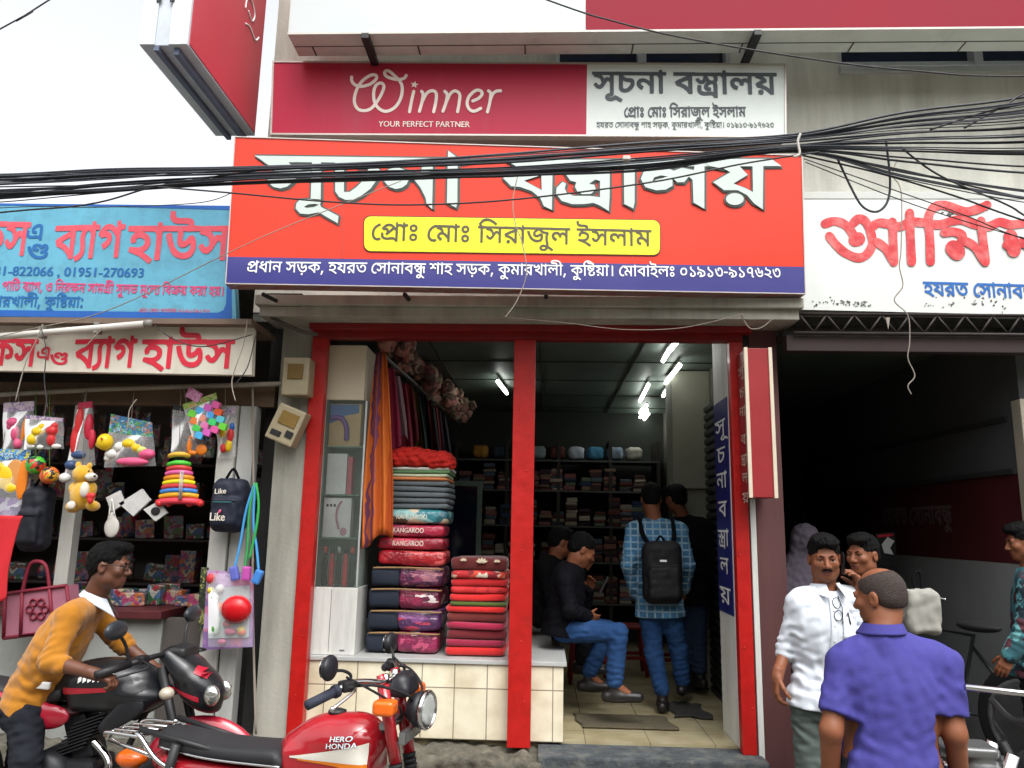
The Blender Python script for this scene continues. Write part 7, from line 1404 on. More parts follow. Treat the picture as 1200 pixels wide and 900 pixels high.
# white pouches
for i, (q, lb) in enumerate((([(124, 583), (140, 575), (146, 590), (130, 600)], 'small white card leaning at the left of the white packs'), ([(139, 590), (166, 573), (176, 586), (156, 605)], 'silver white pack tilted in the middle of the toy shop'), ([(168, 597), (186, 587), (196, 601), (182, 611)], 'white pack with a dark round picture near the stacking toy'))):
    t = thing('white_pack', lb, 'packet', P(*q[0], YT), group='white packs in the toy shop'); mb = MB(); mb.prism([P(x, y, YT - .03) for x, y in q], (0, .02, 0)); mb.build('pack', M('silver white pack', 'b9b9b6', .35, .1, 20), t)
    if i == 2: mb = MB(); c = P(182, 599, YT - .035); mb.ell(c, (.030, .004, .026)); mb.build('picture', black_metal, t)
t = thing('white_pouch', 'white drawstring pouch hanging below the white packs', 'pouch', pt(131, 630)); blobs('pouch_body', [(131, 618, 9, 12, 3), (131, 606, 5, 6, 2)], M('white pouch', 'b5b2ab', .7, .08, 12), t, YT - .04); mb = MB(); mb.tube(bez([P(128, 603, YT - .05), P(131, 585, YT - .05), P(134, 603, YT - .05)]), .005, 5); mb.build('loop', whi, t)
# building block packet, toy phone
bp_ = packet('tilted clear packet of bright coloured building blocks with a pink tag', [(214, 474), (253, 460), (262, 503), (226, 516)], .16, prints('block header', ['b58a5a', '8fae4c', 'c2b28a', '6f8a3c'], 40, .4), YT - .04, [], tilt_hook=(232, 452))
bc_ = ['69c83a', 'd86aa8', 'd8582c', '4aa8d8', '3fc86a', 'e07a3a', 'c95ab0', '59b8c8', 'e0703a', 'd8589a', '48c050', '4a9ad8']
k = 0; rows = {}
for r in range(4):
    for c_ in range(4):
        x = 222 + c_ * 9.2 + r * 2.6; y = 482 - c_ * 3.4 + r * 8.4; cc = bc_[(r * 5 + c_ * 3) % 12]; rows.setdefault(cc, MB()).box(P(x + 4, y + 3, YT - .05), (9.6 * KT, .03, 8.2 * KT), .003, (0, R(20), 0))
for cc, m_ in rows.items(): m_.build('blocks', col(cc), bp_)
mb = MB(); mb.prism([P(222, 453, YT - .05), P(238, 462, YT - .05), P(231, 472, YT - .05), P(217, 464, YT - .05)], (0, .004, 0)); mb.build('pink_tag', prints('pink tag', ['c886ac', 'b8588f', 'd0a0bc'], 60, .4), bp_)
tp = packet('clear bag with an orange toy telephone behind the block packet', [(203, 474), (236, 480), (240, 535), (200, 535)], .1, black_metal, YT + .01, [('orange_dial', ora, [(236, 527, 7, 7, 3)]), ('handset', ora, [(222, 522, 3, 10), (226, 512, 5, 3), (226, 531, 5, 3)])], tilt_hook=(215, 452))
packet('colourful toy packet hanging behind the block packet near the white post', [(252, 482), (276, 476), (277, 535), (256, 538)], .15, card_lilac, YT + .04, [('yellow_toy', yel_, [(262, 505, 5, 10), (268, 522, 4, 8)]), ('red_toy', redt, [(270, 510, 4, 9), (262, 525, 4, 6)]), ('blue_toy', blu, [(272, 500, 3, 5)])])
# rainbow stacking toy
rb = thing('stacking_toy', 'cone of rainbow coloured tubes hanging below the block packet', 'toy', pt(210, 594)); seq_ = [('d9a83a', 533, 11), ('4ab83a', 543, 12), ('c23a3a', 548.5, 13), ('cf5a92', 554, 14.5), ('d98a1c', 559.5, 16), ('d8c81c', 565, 17.5), ('c2343a', 570, 19), ('3a7ac2', 575, 20.5), ('d89a1c', 580.5, 22), ('d23a4a', 587.5, 25)]
for i, (cl, y, w) in enumerate(seq_):
    mb = MB(); mb.tube(bez([P(210 - w, y + 1.5, YT - .03), P(210 - w * .4, y - .5, YT - .07), P(210 + w * .4, y - .5, YT - .07), P(210 + w, y + 1.5, YT - .03)], 5), (3.0 if i < 9 else 4.0) * KT, 10); mb.build('tube', col(cl), rb)
mb = MB()
for x in (187, 198, 222, 235): mb.ell(P(x, 590, YT - .05), .022)
mb.build('feet', redt, rb); mb = MB(); mb.tube([P(213, 552, YT - .10), P(211, 585, YT - .10)], .012, 6); mb.build('clear_strip', clearp, rb); mb = MB(); string(mb, P(210, 530, YT - .04), P(212, 452, 4.9)); mb.build('string', M('grey string', '8d877c', .8), rb)
# lanyards with brush heads
ln = thing('toothbrush_holder', 'blue and green straps with purple and blue brush heads hanging on the white post', 'straps', pt(292, 685, -.1))
for cl, pts_, nm_ in (('3f8fc8', [(298, 568), (288, 600), (281, 640), (275, 665)], 'blue_strap'), ('3f8fc8', [(299, 568), (297, 610), (301, 645), (303, 668)], 'blue_strap'), ('2f8f4c', [(299, 566), (292, 600), (290, 640), (287, 665)], 'green_strap'), ('2a9a48', [(300, 566), (303, 590), (300, 620), (292, 655)], 'green_strap')):
    mb = MB(); mb.tube(bez([P(x, y, YT - .08 - .01 * k) for k, (x, y) in enumerate(pts_)], 6), .0085, 6); mb.build(nm_, col(cl), ln)
for cl, x, y, r in (('5a62b0', 275, 672, -.3), ('b04a9a', 289, 672, 0), ('3a78c0', 302, 676, .35)): mb = MB(); mb.box(P(x, y, YT - .13), (.05, .04, .085), .012, (0, r, 0)); mb.build('brush_head', col(cl), ln)
# doctor toy blister with red helmet
dq = [(243, 668), (297, 672), (297, 758), (237, 762)]; Yd = 4.80
dc = thing('toy_set', 'blister pack toy set with a round red bowl hanging low on the white post', 'toy set', P(268, 668, Yd))
mb = MB(); mb.prism([P(x, y, Yd) for x, y in dq], (0, .006, 0)); mb.build('backing_card', prints('pink lilac card', ['8f6a9a', 'a98ab0', '7a5f8f', 'b56a8a'], 14, .4), dc)
mb = MB(); mb.prism([P(x, y, Yd - .012) for x, y in ((247, 690), (292, 686), (291, 747), (244, 748))], (0, .010, 0)); mb.build('tray', M('pale tray', 'a9b6b8', .35, .1, 12), dc)
S = Soft(); S.ell(P(277, 714, Yd - .05), npv(17, 12, 15.5) * KT, .01); soft_obj('red_bowl', S, .006, M('glossy red plastic', 'b8141c', .25, .05, 9), dc, local=False)
mb = MB(); mb.ell(P(272, 711, Yd - .105), (.024, .004, .012), 10, (0, -.2, 0)); mb.build('sticker', whi, dc)
for nm_, cl, it in (('red_piece', 'b82c34', [(247, 678, 5, 6), (266, 731, 5, 4)]), ('green_piece', '4fa040', [(253, 735, 5, 9)]), ('yellow_piece', 'c8b02a', [(247, 692, 4, 4), (282, 738, 4, 4)]), ('white_piece', 'c4c4c0', [(258, 690, 5, 5), (252, 700, 5, 5)]), ('pink_piece', 'c45a80', [(270, 740, 7, 4), (260, 752, 5, 3)]), ('orange_piece', 'c8622a', [(283, 741, 5, 4), (258, 712, 4, 6)])): blobs(nm_, it, col(cl), dc, Yd - .02, .006)
clr = MB(); clr.grid(lambda u, v: P(244 + 52 * u, 672 + 86 * v, Yd - .03) + Vector((0, -.05 * math.sin(math.pi * u) * math.sin(math.pi * v), 0)), 10, 10); clr.build('clear_cover', clearp, dc)
hanging('camouflage_bag', 'dark green camouflage strip hanging left of the blister pack', 'strap', P(240, 665, 4.9), P(235, 732, 4.9), .05, .05, prints('dark camouflage', ['20281c', '3f4a2a', '121610', '8a8a4a'], 40, .8), 6, nf=1, dep=.01)
# maroon mesh carrier bag at the left
mbag = thing('carrier_bag', 'maroon and pale pink carrier bag with a flower print standing on the counter', 'bag', P(40, 748, 4.75)); Ym = 4.75
mb = MB(); mb.prism([P(x, y, Ym) for x, y in ((6, 696), (78, 686), (84, 738), (4, 748))], (0, .12, 0)); mb.build('bag_body', M('pink woven bag', '9a6070', .7, .1, 14), mbag)
mar = M('maroon trim', '6d1026', .6, .1, 10)
mb = MB()
for a, b_ in (((6, 696), (78, 686)), ((78, 686), (84, 738)), ((84, 738), (4, 748)), ((4, 748), (6, 696)), ((26, 694), (24, 745)), ((58, 689), (62, 741)), ((24, 745), (84, 738))): mb.tube([P(*a, Ym - .006), P(*b_, Ym - .006)], .011, 6)
mb.build('trim', mar, mbag); mb = MB(); mb.tube(bez([P(26, 694, Ym), P(34, 664, Ym), P(44, 658, Ym), P(54, 664, Ym), P(58, 689, Ym)]), .012, 6); mb.build('handle', mar, mbag)
mb = MB()
for k in range(6): a = k * 1.047; c = P(44 + 9 * math.cos(a), 714 + 9 * math.sin(a), Ym - .004); mb.tube([c + Vector((.022 * math.cos(j * .7854), -.003, .022 * math.sin(j * .7854))) for j in range(9)], .006, 5, False)
mb.build('flower_print', mar, mbag)
# shelves and small goods behind
tsh = thing('shelf_rack', 'dark shelf rack along the back wall of the toy shop', 'shelves', (-3.6, 6.6, 1.0)); mb = MB()
for z in (1.06, 1.42, 1.75, 2.05): MB().bx(-5.1, -1.92, 6.45, 6.88, z, z + .02).build('shelf', M('dark shelf', '3a3230', .7), tsh)
pc = ['8f2a36', '3a6646', '856076', 'a8967c', '3a4d6e', 'a8602f', '7a7f84', '96385f', '56743f', 'a6a69c', '694038', '426088']
k = 0; prs = [prints('shelf print %d' % i, [pc[(i * 3 + j) % 12] for j in range(5)], 26, .4, coat=.3) for i in range(6)]
for z in (1.082, 1.442, 1.772, 2.072):
    for j in range(16):
        x = -4.9 + j * .185 + rnd.uniform(-.04, .04); k += 1
        if rnd.random() < .15: continue
        mb = MB(); hgt = rnd.uniform(.12, .28); w = rnd.uniform(.10, .165)
        if k % 4 == 0: mb.lathe([(.02, 0), (w * .42, .02), (w * .42, hgt * .7), (.02, hgt)], 12, Matrix.Translation((x + .08, 6.56, z)))
        else: mb.box((x + .08, 6.58 + rnd.uniform(-.08, .08), z + hgt / 2), (w, .12, hgt), .008, (0, rnd.uniform(-.12, .12), rnd.uniform(-.5, .5)))
        meta(mb.build('boxed_toy', prs[k % 6]), 'boxed toy on the dark shelf rack at the back of the toy shop', 'toy box', 'boxed toys on the back shelf')
for i in range(14):
    x = 70 + i * 13 + rnd.uniform(-4, 4); y = 655 + rnd.uniform(-14, 34); Yq = 5.15 + rnd.uniform(0, .35); q = P(x, y, Yq); hgt = rnd.uniform(.06, .14)
    mb = MB(); mb.box((q.x, Yq, 1.032 + hgt / 2), (rnd.uniform(.08, .16), .1, hgt), .01, (0, 0, rnd.uniform(-.5, .5))); meta(mb.build('small_carton', prs[i % 6]), 'small printed carton lying on the dark red shop counter', 'carton', 'cartons on the toy shop counter')
for i in range(18):
    x = 60 + i * 12.5; Yq = 5.10 + .16 * (i % 3); top = P(x, 470 + 14 * (i % 4), Yq); mb = MB(); wq = rnd.uniform(.025, .05); hq = rnd.uniform(.12, .34)
    mb.grid(lambda u, v: top + Vector(((u - .5) * wq * 2, .02 * math.sin(u * 5), -v * hq)), 4, 4, True, .012, (0, 1, 0)); meta(mb.build('hanging_pack', prs[(i * 5) % 6]), 'dim printed pack hanging behind the bright toys in the toy shop', 'packet', 'packs hanging deep in the toy shop')

# unlit white tube on the white board, meter boxes on the pillar
tl = thing('tube_light', 'unlit white tube light fixed at a slant across the white board', 'tube light', P(80, 390, 4.55)); MB().tube([P(-40, 398, 4.55), P(170, 379.5, 4.55)], .022, 10).build('tube', M('white tube', 'bdb9b2', .4, .05, 6), tl)
mb = MB(); mb.tube([P(170, 379.5, 4.55), P(178, 379, 4.55)], .026, 10)
for x, y in ((50, 390), (115, 385)): mb.box(P(x, y, 4.565), (.03, .06, .07), .004)
mb.build('end_cap', M('grey cap', '7a7770', .5), tl)
beige = M('beige bakelite', '9a8f74', .5, .1, 8, dirt=('6d6047', .5, 9))
mt = thing('meter_box', 'upright beige electric meter box on the concrete pillar', 'meter box', P(350, 465, 4.9)); c = P(350, 443, 4.9); MB().box(c, (.175, .14, .25), .012).build('case', beige, mt); MB().box(c + Vector((0, -.075, .03)), (.10, .012, .10), .004).build('window', M('brown meter window', '6d5526', .3), mt)
mt = thing('meter_box', 'tilted beige electric meter box with an open lower cover', 'meter box', P(338, 525, 4.9)); c = P(338, 499, 4.88); rot_ = Euler((0, R(22), 0)).to_matrix()
MB().box(c, (.19, .12, .24), .012, rot_).build('case', beige, mt); MB().box(c + rot_ @ Vector((.005, -.063, .04)), (.12, .008, .09), .004, rot_).build('window', M('tan meter window', '7d6433', .3), mt)
mb = MB(); mb.box(c + rot_ @ Vector((-.035, -.063, -.07)), (.07, .008, .035), .003, rot_); mb.box(c + rot_ @ Vector((.05, -.063, -.05)), (.05, .008, .045), .003, rot_); mb.build('terminal_hole', black_metal, mt)
# right dark shop: sack, poster, lettering on the red band
sk = thing('white_sack', 'white woven sack hanging from a handlebar in the dark shop', 'sack', P(1080, 740, 4.3)); S = Soft(); Ys = 4.3; c = P(1080, 716, Ys); S.box(c, (19 * pxs(Ys), .05, 24 * pxs(Ys)), .03, .01); S.wrinkle(.006, .08); soft_obj('sack_body', S, .009, M('white woven plastic', '8b8a82', .7, .08, 14), sk, local=False)
mb = MB(); mb.tube(bez([P(1072, 692, Ys), P(1070, 676, Ys), P(1078, 670, Ys), P(1080, 692, Ys)]), .007, 6); mb.build('handle', black_cloth, sk)
ps = thing('poster', 'small black poster with a white and red motif deep in the dark shop', 'poster', P(1040, 658, 6.5)); mb = MB(); mb.prism([P(x, y, 6.5) for x, y in ((1026, 625), (1049, 623), (1051, 659), (1028, 661))], (0, .01, 0)); mb.build('sheet', black_metal, ps)
mb = MB(); poly_px(mb, [[(1033, 638), (1040, 629), (1048, 634), (1043, 642), (1047, 650), (1036, 648)]], 6.5, 0, .003); mb.build('motif', ink_white, ps); mb = MB(); poly_px(mb, [[(1028, 627), (1046, 625), (1047, 628), (1029, 630)]], 6.5, 0, .003); mb.build('red_strip', ink_red, ps)
mb = MB(); text_on(mb, 'hazrat', 1, (3.078, 7.2, 1.68), (3.078, 6.0, 1.68), (0, 0, .14), (-1, 0, 0), off=.004); w_ = mb.build('wall_lettering', M('faint wall paint', '6b5a5a', .8)); meta(w_, 'faint pale words painted on the dark red wall band', 'wall writing')

# ================================================================== MOTORCYCLES (x forward, y left, z up, origin on the ground below the middle)
chrome = M('chrome', 'c9c9c9', .12, .04, 8, metal=1.0); rubber = M('black rubber', '17171a', .75, .15, 30); seat_m = M('black seat vinyl', '222326', .55, .12, 14, bump=.25, bscale=220); engine_m = M('engine alloy', '7c7d7f', .4, .2, 14, metal=.7)
amber = M('amber lens', 'd86010', .25, .05, 8, coat=.5); lens_m = M('lamp reflector', 'c9ccc8', .1, .05, 6, metal=.85)
def loft(mb, rings, n=None, cap=True):
    k = len(rings[0]); vs = [p for r in rings for p in r]; fs = [(i * k + j, i * k + (j + 1) % k, (i + 1) * k + (j + 1) % k, (i + 1) * k + j) for i in range(len(rings) - 1) for j in range(k)]
    if cap: fs += [tuple(range(k))[::-1], tuple((len(rings) - 1) * k + j for j in range(k))]
    return mb.add(vs, fs, True)
def wheel(root, x, r, mat_rim, w=.05):
    T_ = Matrix.Translation((x, 0, r)) @ Matrix.Rotation(R(90), 4, 'X'); t = MB(); pr = [(r - .085, -w * .6), (r - .03, -w), (r - .006, -w * .7), (r, 0), (r - .006, w * .7), (r - .03, w), (r - .085, w * .6), (r - .085, -w * .6)]; t.lathe(pr, 40, T_); tt = t.build('tyre', rubber, root, local=True)
    m = MB(); m.lathe([(r - .10, -.028), (r - .082, -.034), (r - .082, .034), (r - .10, .028), (r - .10, -.028)], 40, T_); m.lathe([(.001, -.05), (.05, -.045), (.05, .045), (.001, .05)], 20, T_)
    for k in range(18):
        a = k * .349; m.tube([T_ @ Vector((.045 * math.cos(a), .045 * math.sin(a), .03 * (-1) ** k)), T_ @ Vector(((r - .095) * math.cos(a + .25 * (-1) ** (k // 2)), (r - .095) * math.sin(a + .25 * (-1) ** (k // 2)), 0))], .0025, 4)
    m.build('rim', mat_rim, root, local=True)
def engine(root, mat):
    m = MB()
    for k in range(9): m.box((.06 + .012 * k, 0, .47 + .020 * k), (.17, .20, .008), .003, (0, R(-20), 0))
    m.box((.09, 0, .53), (.12, .13, .22), .02, (0, R(-20), 0)); m.lathe([(.001, -.15), (.10, -.15), (.12, -.10), (.12, .10), (.10, .15), (.001, .15)], 24, Matrix.Translation((-.03, 0, .36)) @ Matrix.Rotation(R(90), 4, 'X')); m.box((.02, 0, .36), (.38, .22, .16), .04); m.build('engine', mat, root, local=True)
    m = MB(); m.tube(bez([(.17, -.07, .52), (.27, -.09, .42), (.20, -.13, .28), (-.2, -.15, .27), (-.75, -.17, .36)]), [.020] * 17 + [.020] * 8 + [.042] * 8, 12); m.build('exhaust', chrome, root, local=True)
    m = MB(); m.tube([(.48, 0, .86), (.28, 0, .40), (-.2, 0, .30), (-.35, 0, .62), (.42, 0, .76)], .018, 8); m.tube([(-.30, .10, .66), (-.72, .12, .72)], .014, 8); m.tube([(-.30, -.10, .66), (-.72, -.12, .72)], .014, 8)
    for q in (-1, 1): m.tube([(-.2, q * .11, .32), (-.62, q * .11, .30)], .016, 8); m.tube([(-.60, q * .13, .32), (-.50, q * .13, .68)], .022, 10)
    m.build('frame', black_metal, root, local=True)
def steer(root, ang, pivot=(.50, 0, .84)):
    e = bpy.data.objects.new('fork', None); COL.objects.link(e); e.parent = root; e.location = pivot; e.rotation_euler = (0, 0, R(ang)); return e

# --- the red motorcycle at the front
rz_ = -16
hb_ = P(493, 834, 3.28); c_, s_ = math.cos(R(rz_)), math.sin(R(rz_)); base = Vector((hb_.x - .12 - .48 * c_, hb_.y + .045 - .48 * s_, 0))
rd = thing('motorcycle', 'red motorcycle with round chrome headlight parked nearest the camera', 'motorcycle', base, R(rz_))
red_tank = M('metallic red paint', 'a01722', .22, .05, 6, coat=.8)
wheel(rd, .68, .30, chrome); wheel(rd, -.60, .30, chrome); engine(rd, engine_m)
S = Soft(); S.ell((.25, 0, .875), (.205, .125, .110), .03); S.ell((.12, 0, .83), (.16, .105, .085), .05); S.ell((.34, 0, .885), (.11, .115, .10), .04); S.box((.22, 0, .795), (.21, .115, .06), .04, .03); S.cut((0, 0, .735), (0, 0, -1))
tank = soft_obj('fuel_tank', S, .0065, red_tank, rd)
def on_tank(u, v, dy=.002):
    """point on the right flank of the tank found by casting towards it"""
    return Vector((u, -.135, v))
from mathutils.bvhtree import BVHTree
bv = BVHTree.FromPolygons([v.co for v in tank.data.vertices], [tuple(p.vertices) for p in tank.data.polygons])
def stick(x, z, off=.0035):
    h_ = bv.ray_cast(Vector((x, -.6, z)), Vector((0, 1, 0)))
    return (h_[0] + h_[1].normalized() * off) if h_[0] is not None and h_[1].y < 0 else (h_[0] - h_[1].normalized() * off if h_[0] is not None else Vector((x, -.1, z)))
def decal(name, fn_top, fn_bot, x0, x1, mat, off, n=26):
    mb = MB(); vs = []; fs = []
    for i in range(n + 1):
        x = x0 + (x1 - x0) * i / n; a, b = fn_top(i / n), fn_bot(i / n)
        for j in range(5): vs.append(stick(x, a + (b - a) * j / 4, off))
    for i in range(n):
        for j in range(4): fs.append((i * 5 + j, i * 5 + j + 1, (i + 1) * 5 + j + 1, (i + 1) * 5 + j))
    mb.add(vs, fs, True); return mb.build(name, mat, tank, local=True)
dw = M('white decal', 'd5d2c8', .3, .04, 8, coat=.4); do = M('orange decal', 'd87812', .3, .05, 8, coat=.4)
decal('white_stripe', lambda t: .818 + .078 * t ** 1.1, lambda t: .812 + .004 * t, .07, .425, dw, .0030)
decal('orange_stripe', lambda t: .812 + .004 * t, lambda t: .806 - .022 * t ** 2, .11, .425, do, .0032)
def wrap_text(name, body, x0, x1, z0, hgt, mat, off, bold=.02, sl=.1):
    vs, fs = latin_loops(body); a = min(v[0] for v in vs); b = max(v[0] for v in vs); mb = MB()
    for k, dx in enumerate((-bold, 0, bold)): mb.add([stick(x0 + (x1 - x0) * (v[0] - a + dx) / (b - a) + sl * v[1] * hgt, z0 + v[1] / .7 * hgt + .10 * (x1 - x0) * (v[0] - a) / (b - a), off + .0003 * k) for v in vs], fs)
    return mb.build(name, mat, tank, local=True)
wrap_text('lettering', 'HERO', .265, .365, .893, .020, ink_navy, .0036, .05); wrap_text('lettering', 'HONDA', .25, .385, .866, .021, ink_navy, .0036, .05)
wrap_text('lettering', 'HERO', .265, .365, .8935, .019, ink_white, .0055, .02); wrap_text('lettering', 'HONDA', .25, .385, .8665, .020, ink_white, .0055, .02)
mb = MB(); mb.lathe([(.001, .0), (.04, .0), (.04, .012), (.02, .02), (.001, .02)], 20, Matrix.Translation((.22, 0, .978))); mb.build('fuel_cap', black_metal, tank, local=True)
mb = MB(); rings = []
for i in range(17):
    t = i / 16; x = -.12 - .62 * t; w = .125 * (1 - .12 * t) * (min(1, (1 - t) * 9 + .35)); zt = .815 - .015 * math.sin(t * 3.1) + .02 * max(0, t - .55) + (-.03 * (t < .03)); hh = .075
    rings.append([Vector((x, w * math.copysign(abs(math.cos(a)) ** .6, math.cos(a)), zt - hh / 2 + hh / 2 * math.copysign(abs(math.sin(a)) ** .5, math.sin(a)))) for a in [6.283 * k / 20 for k in range(20)]])
loft(mb, rings); mb.build('seat', seat_m, rd, local=True)
mb = MB(); mb.tube(bez([(-.12, -.122, .748), (-.45, -.124, .744), (-.70, -.10, .76)]), .006, 6); mb.build('seat_trim', chrome, rd, local=True)
S = Soft(); S.box((-.40, 0, .66), (.32, .11, .06), .04, .03); S.ell((-.70, 0, .68), (.12, .09, .06), .04); soft_obj('side_panel', S, .010, red_tank, rd)
mb = MB()      # chrome grab rail and carrier
for q in (-1, 1):
    mb.tube(bez([(-.50, q * .135, .68), (-.60, q * .14, .72), (-.70, q * .135, .80), (-.74, q * .12, .81)], 6), .011, 8); mb.tube([(-.62, q * .14, .73), (-.90, q * .11, .765)], .009, 8)
    mb.tube(bez([(-.70, q * .135, .80), (-.90, q * .125, .80), (-.94, q * .10, .775)], 5), .009, 8)
for y in (-.06, 0, .06): mb.tube([(-.71, y, .80), (-.92, y, .797), (-.95, y, .755)], .006, 6)
mb.tube([(-.71, -.13, .80), (-.71, .13, .80)], .008, 8); mb.tube([(-.93, -.11, .787), (-.93, .11, .787)], .008, 8); mb.build('carrier_rack', chrome, rd, local=True)
S = Soft(); S.ell((-.86, 0, .66), (.08, .06, .045), .02); soft_obj('tail_light', S, .008, amber, rd)
S = Soft(); S.ell((.68, 0, .36), (.30, .05, .30), .01); S.ell((.68, 0, .32), (.27, .07, .285), .004, 's'); S.cut((0, 0, .50), (0, 0, -1)); soft_obj('front_fender', S, .007, M('grey steel fender', '8f9193', .25, .05, 8, metal=.8), rd)
rd.scale = (.96, .96, .96); fk = steer(rd, 7, (.50, 0, .90))
for c in rd.children:
    n_ = c.name.split('.')[0]
    if n_ in ('seat', 'seat_trim', 'side_panel', 'carrier_rack', 'tail_light'): c.data.transform(Matrix.Translation((.0 if n_ in ('carrier_rack', 'tail_light') else .10, 0, -.11)))
    if n_ in ('seat', 'seat_trim'): c.data.transform(Matrix.Translation((.06, 0, 0)) @ Matrix.Scale(1.14, 4, (1, 0, 0)))
    if c.name.split('.')[0] == 'fuel_tank':
        for k in [c] + list(c.children): k.data.transform(Matrix.Translation((.01, 0, -.13)))
mb = MB()
for q in (-1, 1): mb.tube([(-.02, q * .085, .10), (.05, q * .085, -.20)], .026, 12); mb.tube([(-.035, q * .085, .14), (-.02, q * .085, .10)], .018, 10)
mb.build('fork_cover', red_tank, fk, local=True)
mb = MB()
for q in (-1, 1):
    for k in range(9): mb.tube([(.050 + .004 * k, q * .085, -.205 - .022 * k), (.053 + .004 * k, q * .085, -.222 - .022 * k)], [.030, .026], 12)
    mb.tube([(.085, q * .085, -.40), (.20, q * .085, -.70)], .022, 10)
mb.build('fork_gaiter', rubber, fk, local=True)
mb = MB(); hbar = bez([(-.16, -.35, .10), (-.09, -.24, .135), (-.02, -.10, .115), (-.02, 0, .105), (-.02, .10, .115), (-.09, .24, .135), (-.16, .35, .10)], 6); mb.tube(hbar, .0115, 10); mb.tube([(-.02, -.06, .09), (-.02, -.06, .14)], .016, 8); mb.tube([(-.02, .06, .09), (-.02, .06, .14)], .016, 8); mb.build('handlebar', chrome, fk, local=True)
for q in (-1, 1):
    mb = MB(); mb.tube([(-.135, q * .30, .112), (-.20, q * .42, .078)], [.020, .019], 12); mb.tube([(-.132, q * .295, .113), (-.14, q * .312, .108)], .026, 12); mb.build('grip', M('dark blue grey grip', '2a2e3c', .7, .1, 40, bump=.4, bscale=200), fk, local=True)
    mb = MB(); mb.box((-.108, q * .265, .125), (.05, .06, .045), .012, (0, 0, q * .5)); mb.build('switch_box', black_metal, fk, local=True)
    mb = MB(); mb.tube(bez([(-.085, q * .26, .12), (-.06, q * .30, .115), (-.09, q * .39, .078), (-.10, q * .40, .07)], 5), .0065, 8); mb.ell((-.102, q * .405, .067), .011); mb.build('brake_lever', chrome, fk, local=True)
    mb = MB(); mx_ = .06 if q < 0 else .0; mb.tube(bez([(-.10, q * .25, .135), (-.10, q * .25, .165), (-.12, q * .28, .185), (-.14, q * .32, .19)], 5), .0065, 8)
    mr = mb.build('mirror', black_metal, fk, local=True); S = Soft(); S.ell((-.15, q * .345, .205), (.026, .060, .050), .01); S.cut((-.172, 0, .33), (-1, 0, 0)); soft_obj('mirror_shell', S, .006, M('black plastic shell', '1a1b20', .45, .1, 14), mr)
    mb = MB(); T_ = Matrix.Translation((-.1735, q * .345, .205)) @ Matrix.Rotation(R(90), 4, 'Y') @ Matrix.Scale(.85, 4, (1, 0, 0)); mb.lathe([(.001, 0), (.046, 0), (.046, .001), (.001, .001)], 20, T_); mb.build('mirror_glass', chrome, mr, local=True)
mb = MB()
for q in (-1, 1): mb.tube(bez([(-.10, q * .25, .12), (0, q * .2, .12), (.10, q * .08, .06), (.06, 0, 0)], 6), .006, 6); mb.tube(bez([(-.11, q * .27, .16), (-.03, q * .22, .11), (.06, q * .10, .02), (.03, 0, -.05)], 6), .005, 6)
mb.build('cable', rubber, fk, local=True)
S = Soft(); S.ell((.045, -.032, .105), (.045, .048, .04), .02); S.ell((.045, .032, .105), (.045, .048, .04), .02); S.box((.04, 0, .075), (.05, .085, .025), .02, .02); soft_obj('instrument_cluster', S, .007, M('black plastic shell', '1a1b20', .45, .1, 14), fk)
Th = Matrix.Translation((.125, 0, -.005)) @ Matrix.Rotation(R(-9), 4, 'Z') @ Matrix.Rotation(R(90), 4, 'Y') @ Matrix.Scale(.84, 4)
mb = MB(); mb.lathe([(.02, -.075), (.06, -.06), (.085, -.02), (.090, .02)], 32, Th); hl = mb.build('headlight', M('black plastic shell', '1a1b20', .45, .1, 14), fk, local=True)
mb = MB(); mb.lathe([(.086, .021), (.094, .021), (.096, .035), (.088, .046), (.083, .044), (.083, .022)], 36, Th); mb.build('chrome_rim', chrome, hl, local=True)
mb = MB(); mb.lathe([(.001, .0), (.04, .006), (.07, .02), (.0825, .034)], 32, Th); mb.build('reflector', lens_m, hl, local=True)
mb = MB(); mb.lathe([(.0825, .036), (.06, .046), (.03, .051), (.001, .053)], 32, Th); mb.build('lens', clear('headlight glass', 'eef2ee', .25, .05), hl, local=True)
for q in (-1, 1):
    mb = MB(); mb.tube([(.02, q * .095, .035), (.02, q * .15, .035)], .010, 8); ts = mb.build('turn_signal', red_tank, fk, local=True)
    S = Soft(); S.box((.03, q * .185, .035), (.045, .040, .030), .016, .01); soft_obj('amber_lens', S, .006, amber, ts)
mb = MB(); mb.box((.0, -.005, -.06), (.05, .2, .03), .01); mb.box((.08, 0, -.10), (.03, .22, .05), .008); mb.build('fork_bridge', M('grey steel fender', '8f9193', .25, .05, 8, metal=.8), fk, local=True)
mb = MB(); mb.lathe([(.001, -.008), (.026, -.008), (.028, 0), (.026, .008), (.001, .008)], 20, Matrix.Translation((.33, -.115, .64)) @ Matrix.Rotation(R(90), 4, 'X')); mb.build('side_reflector', amber, rd, local=True)

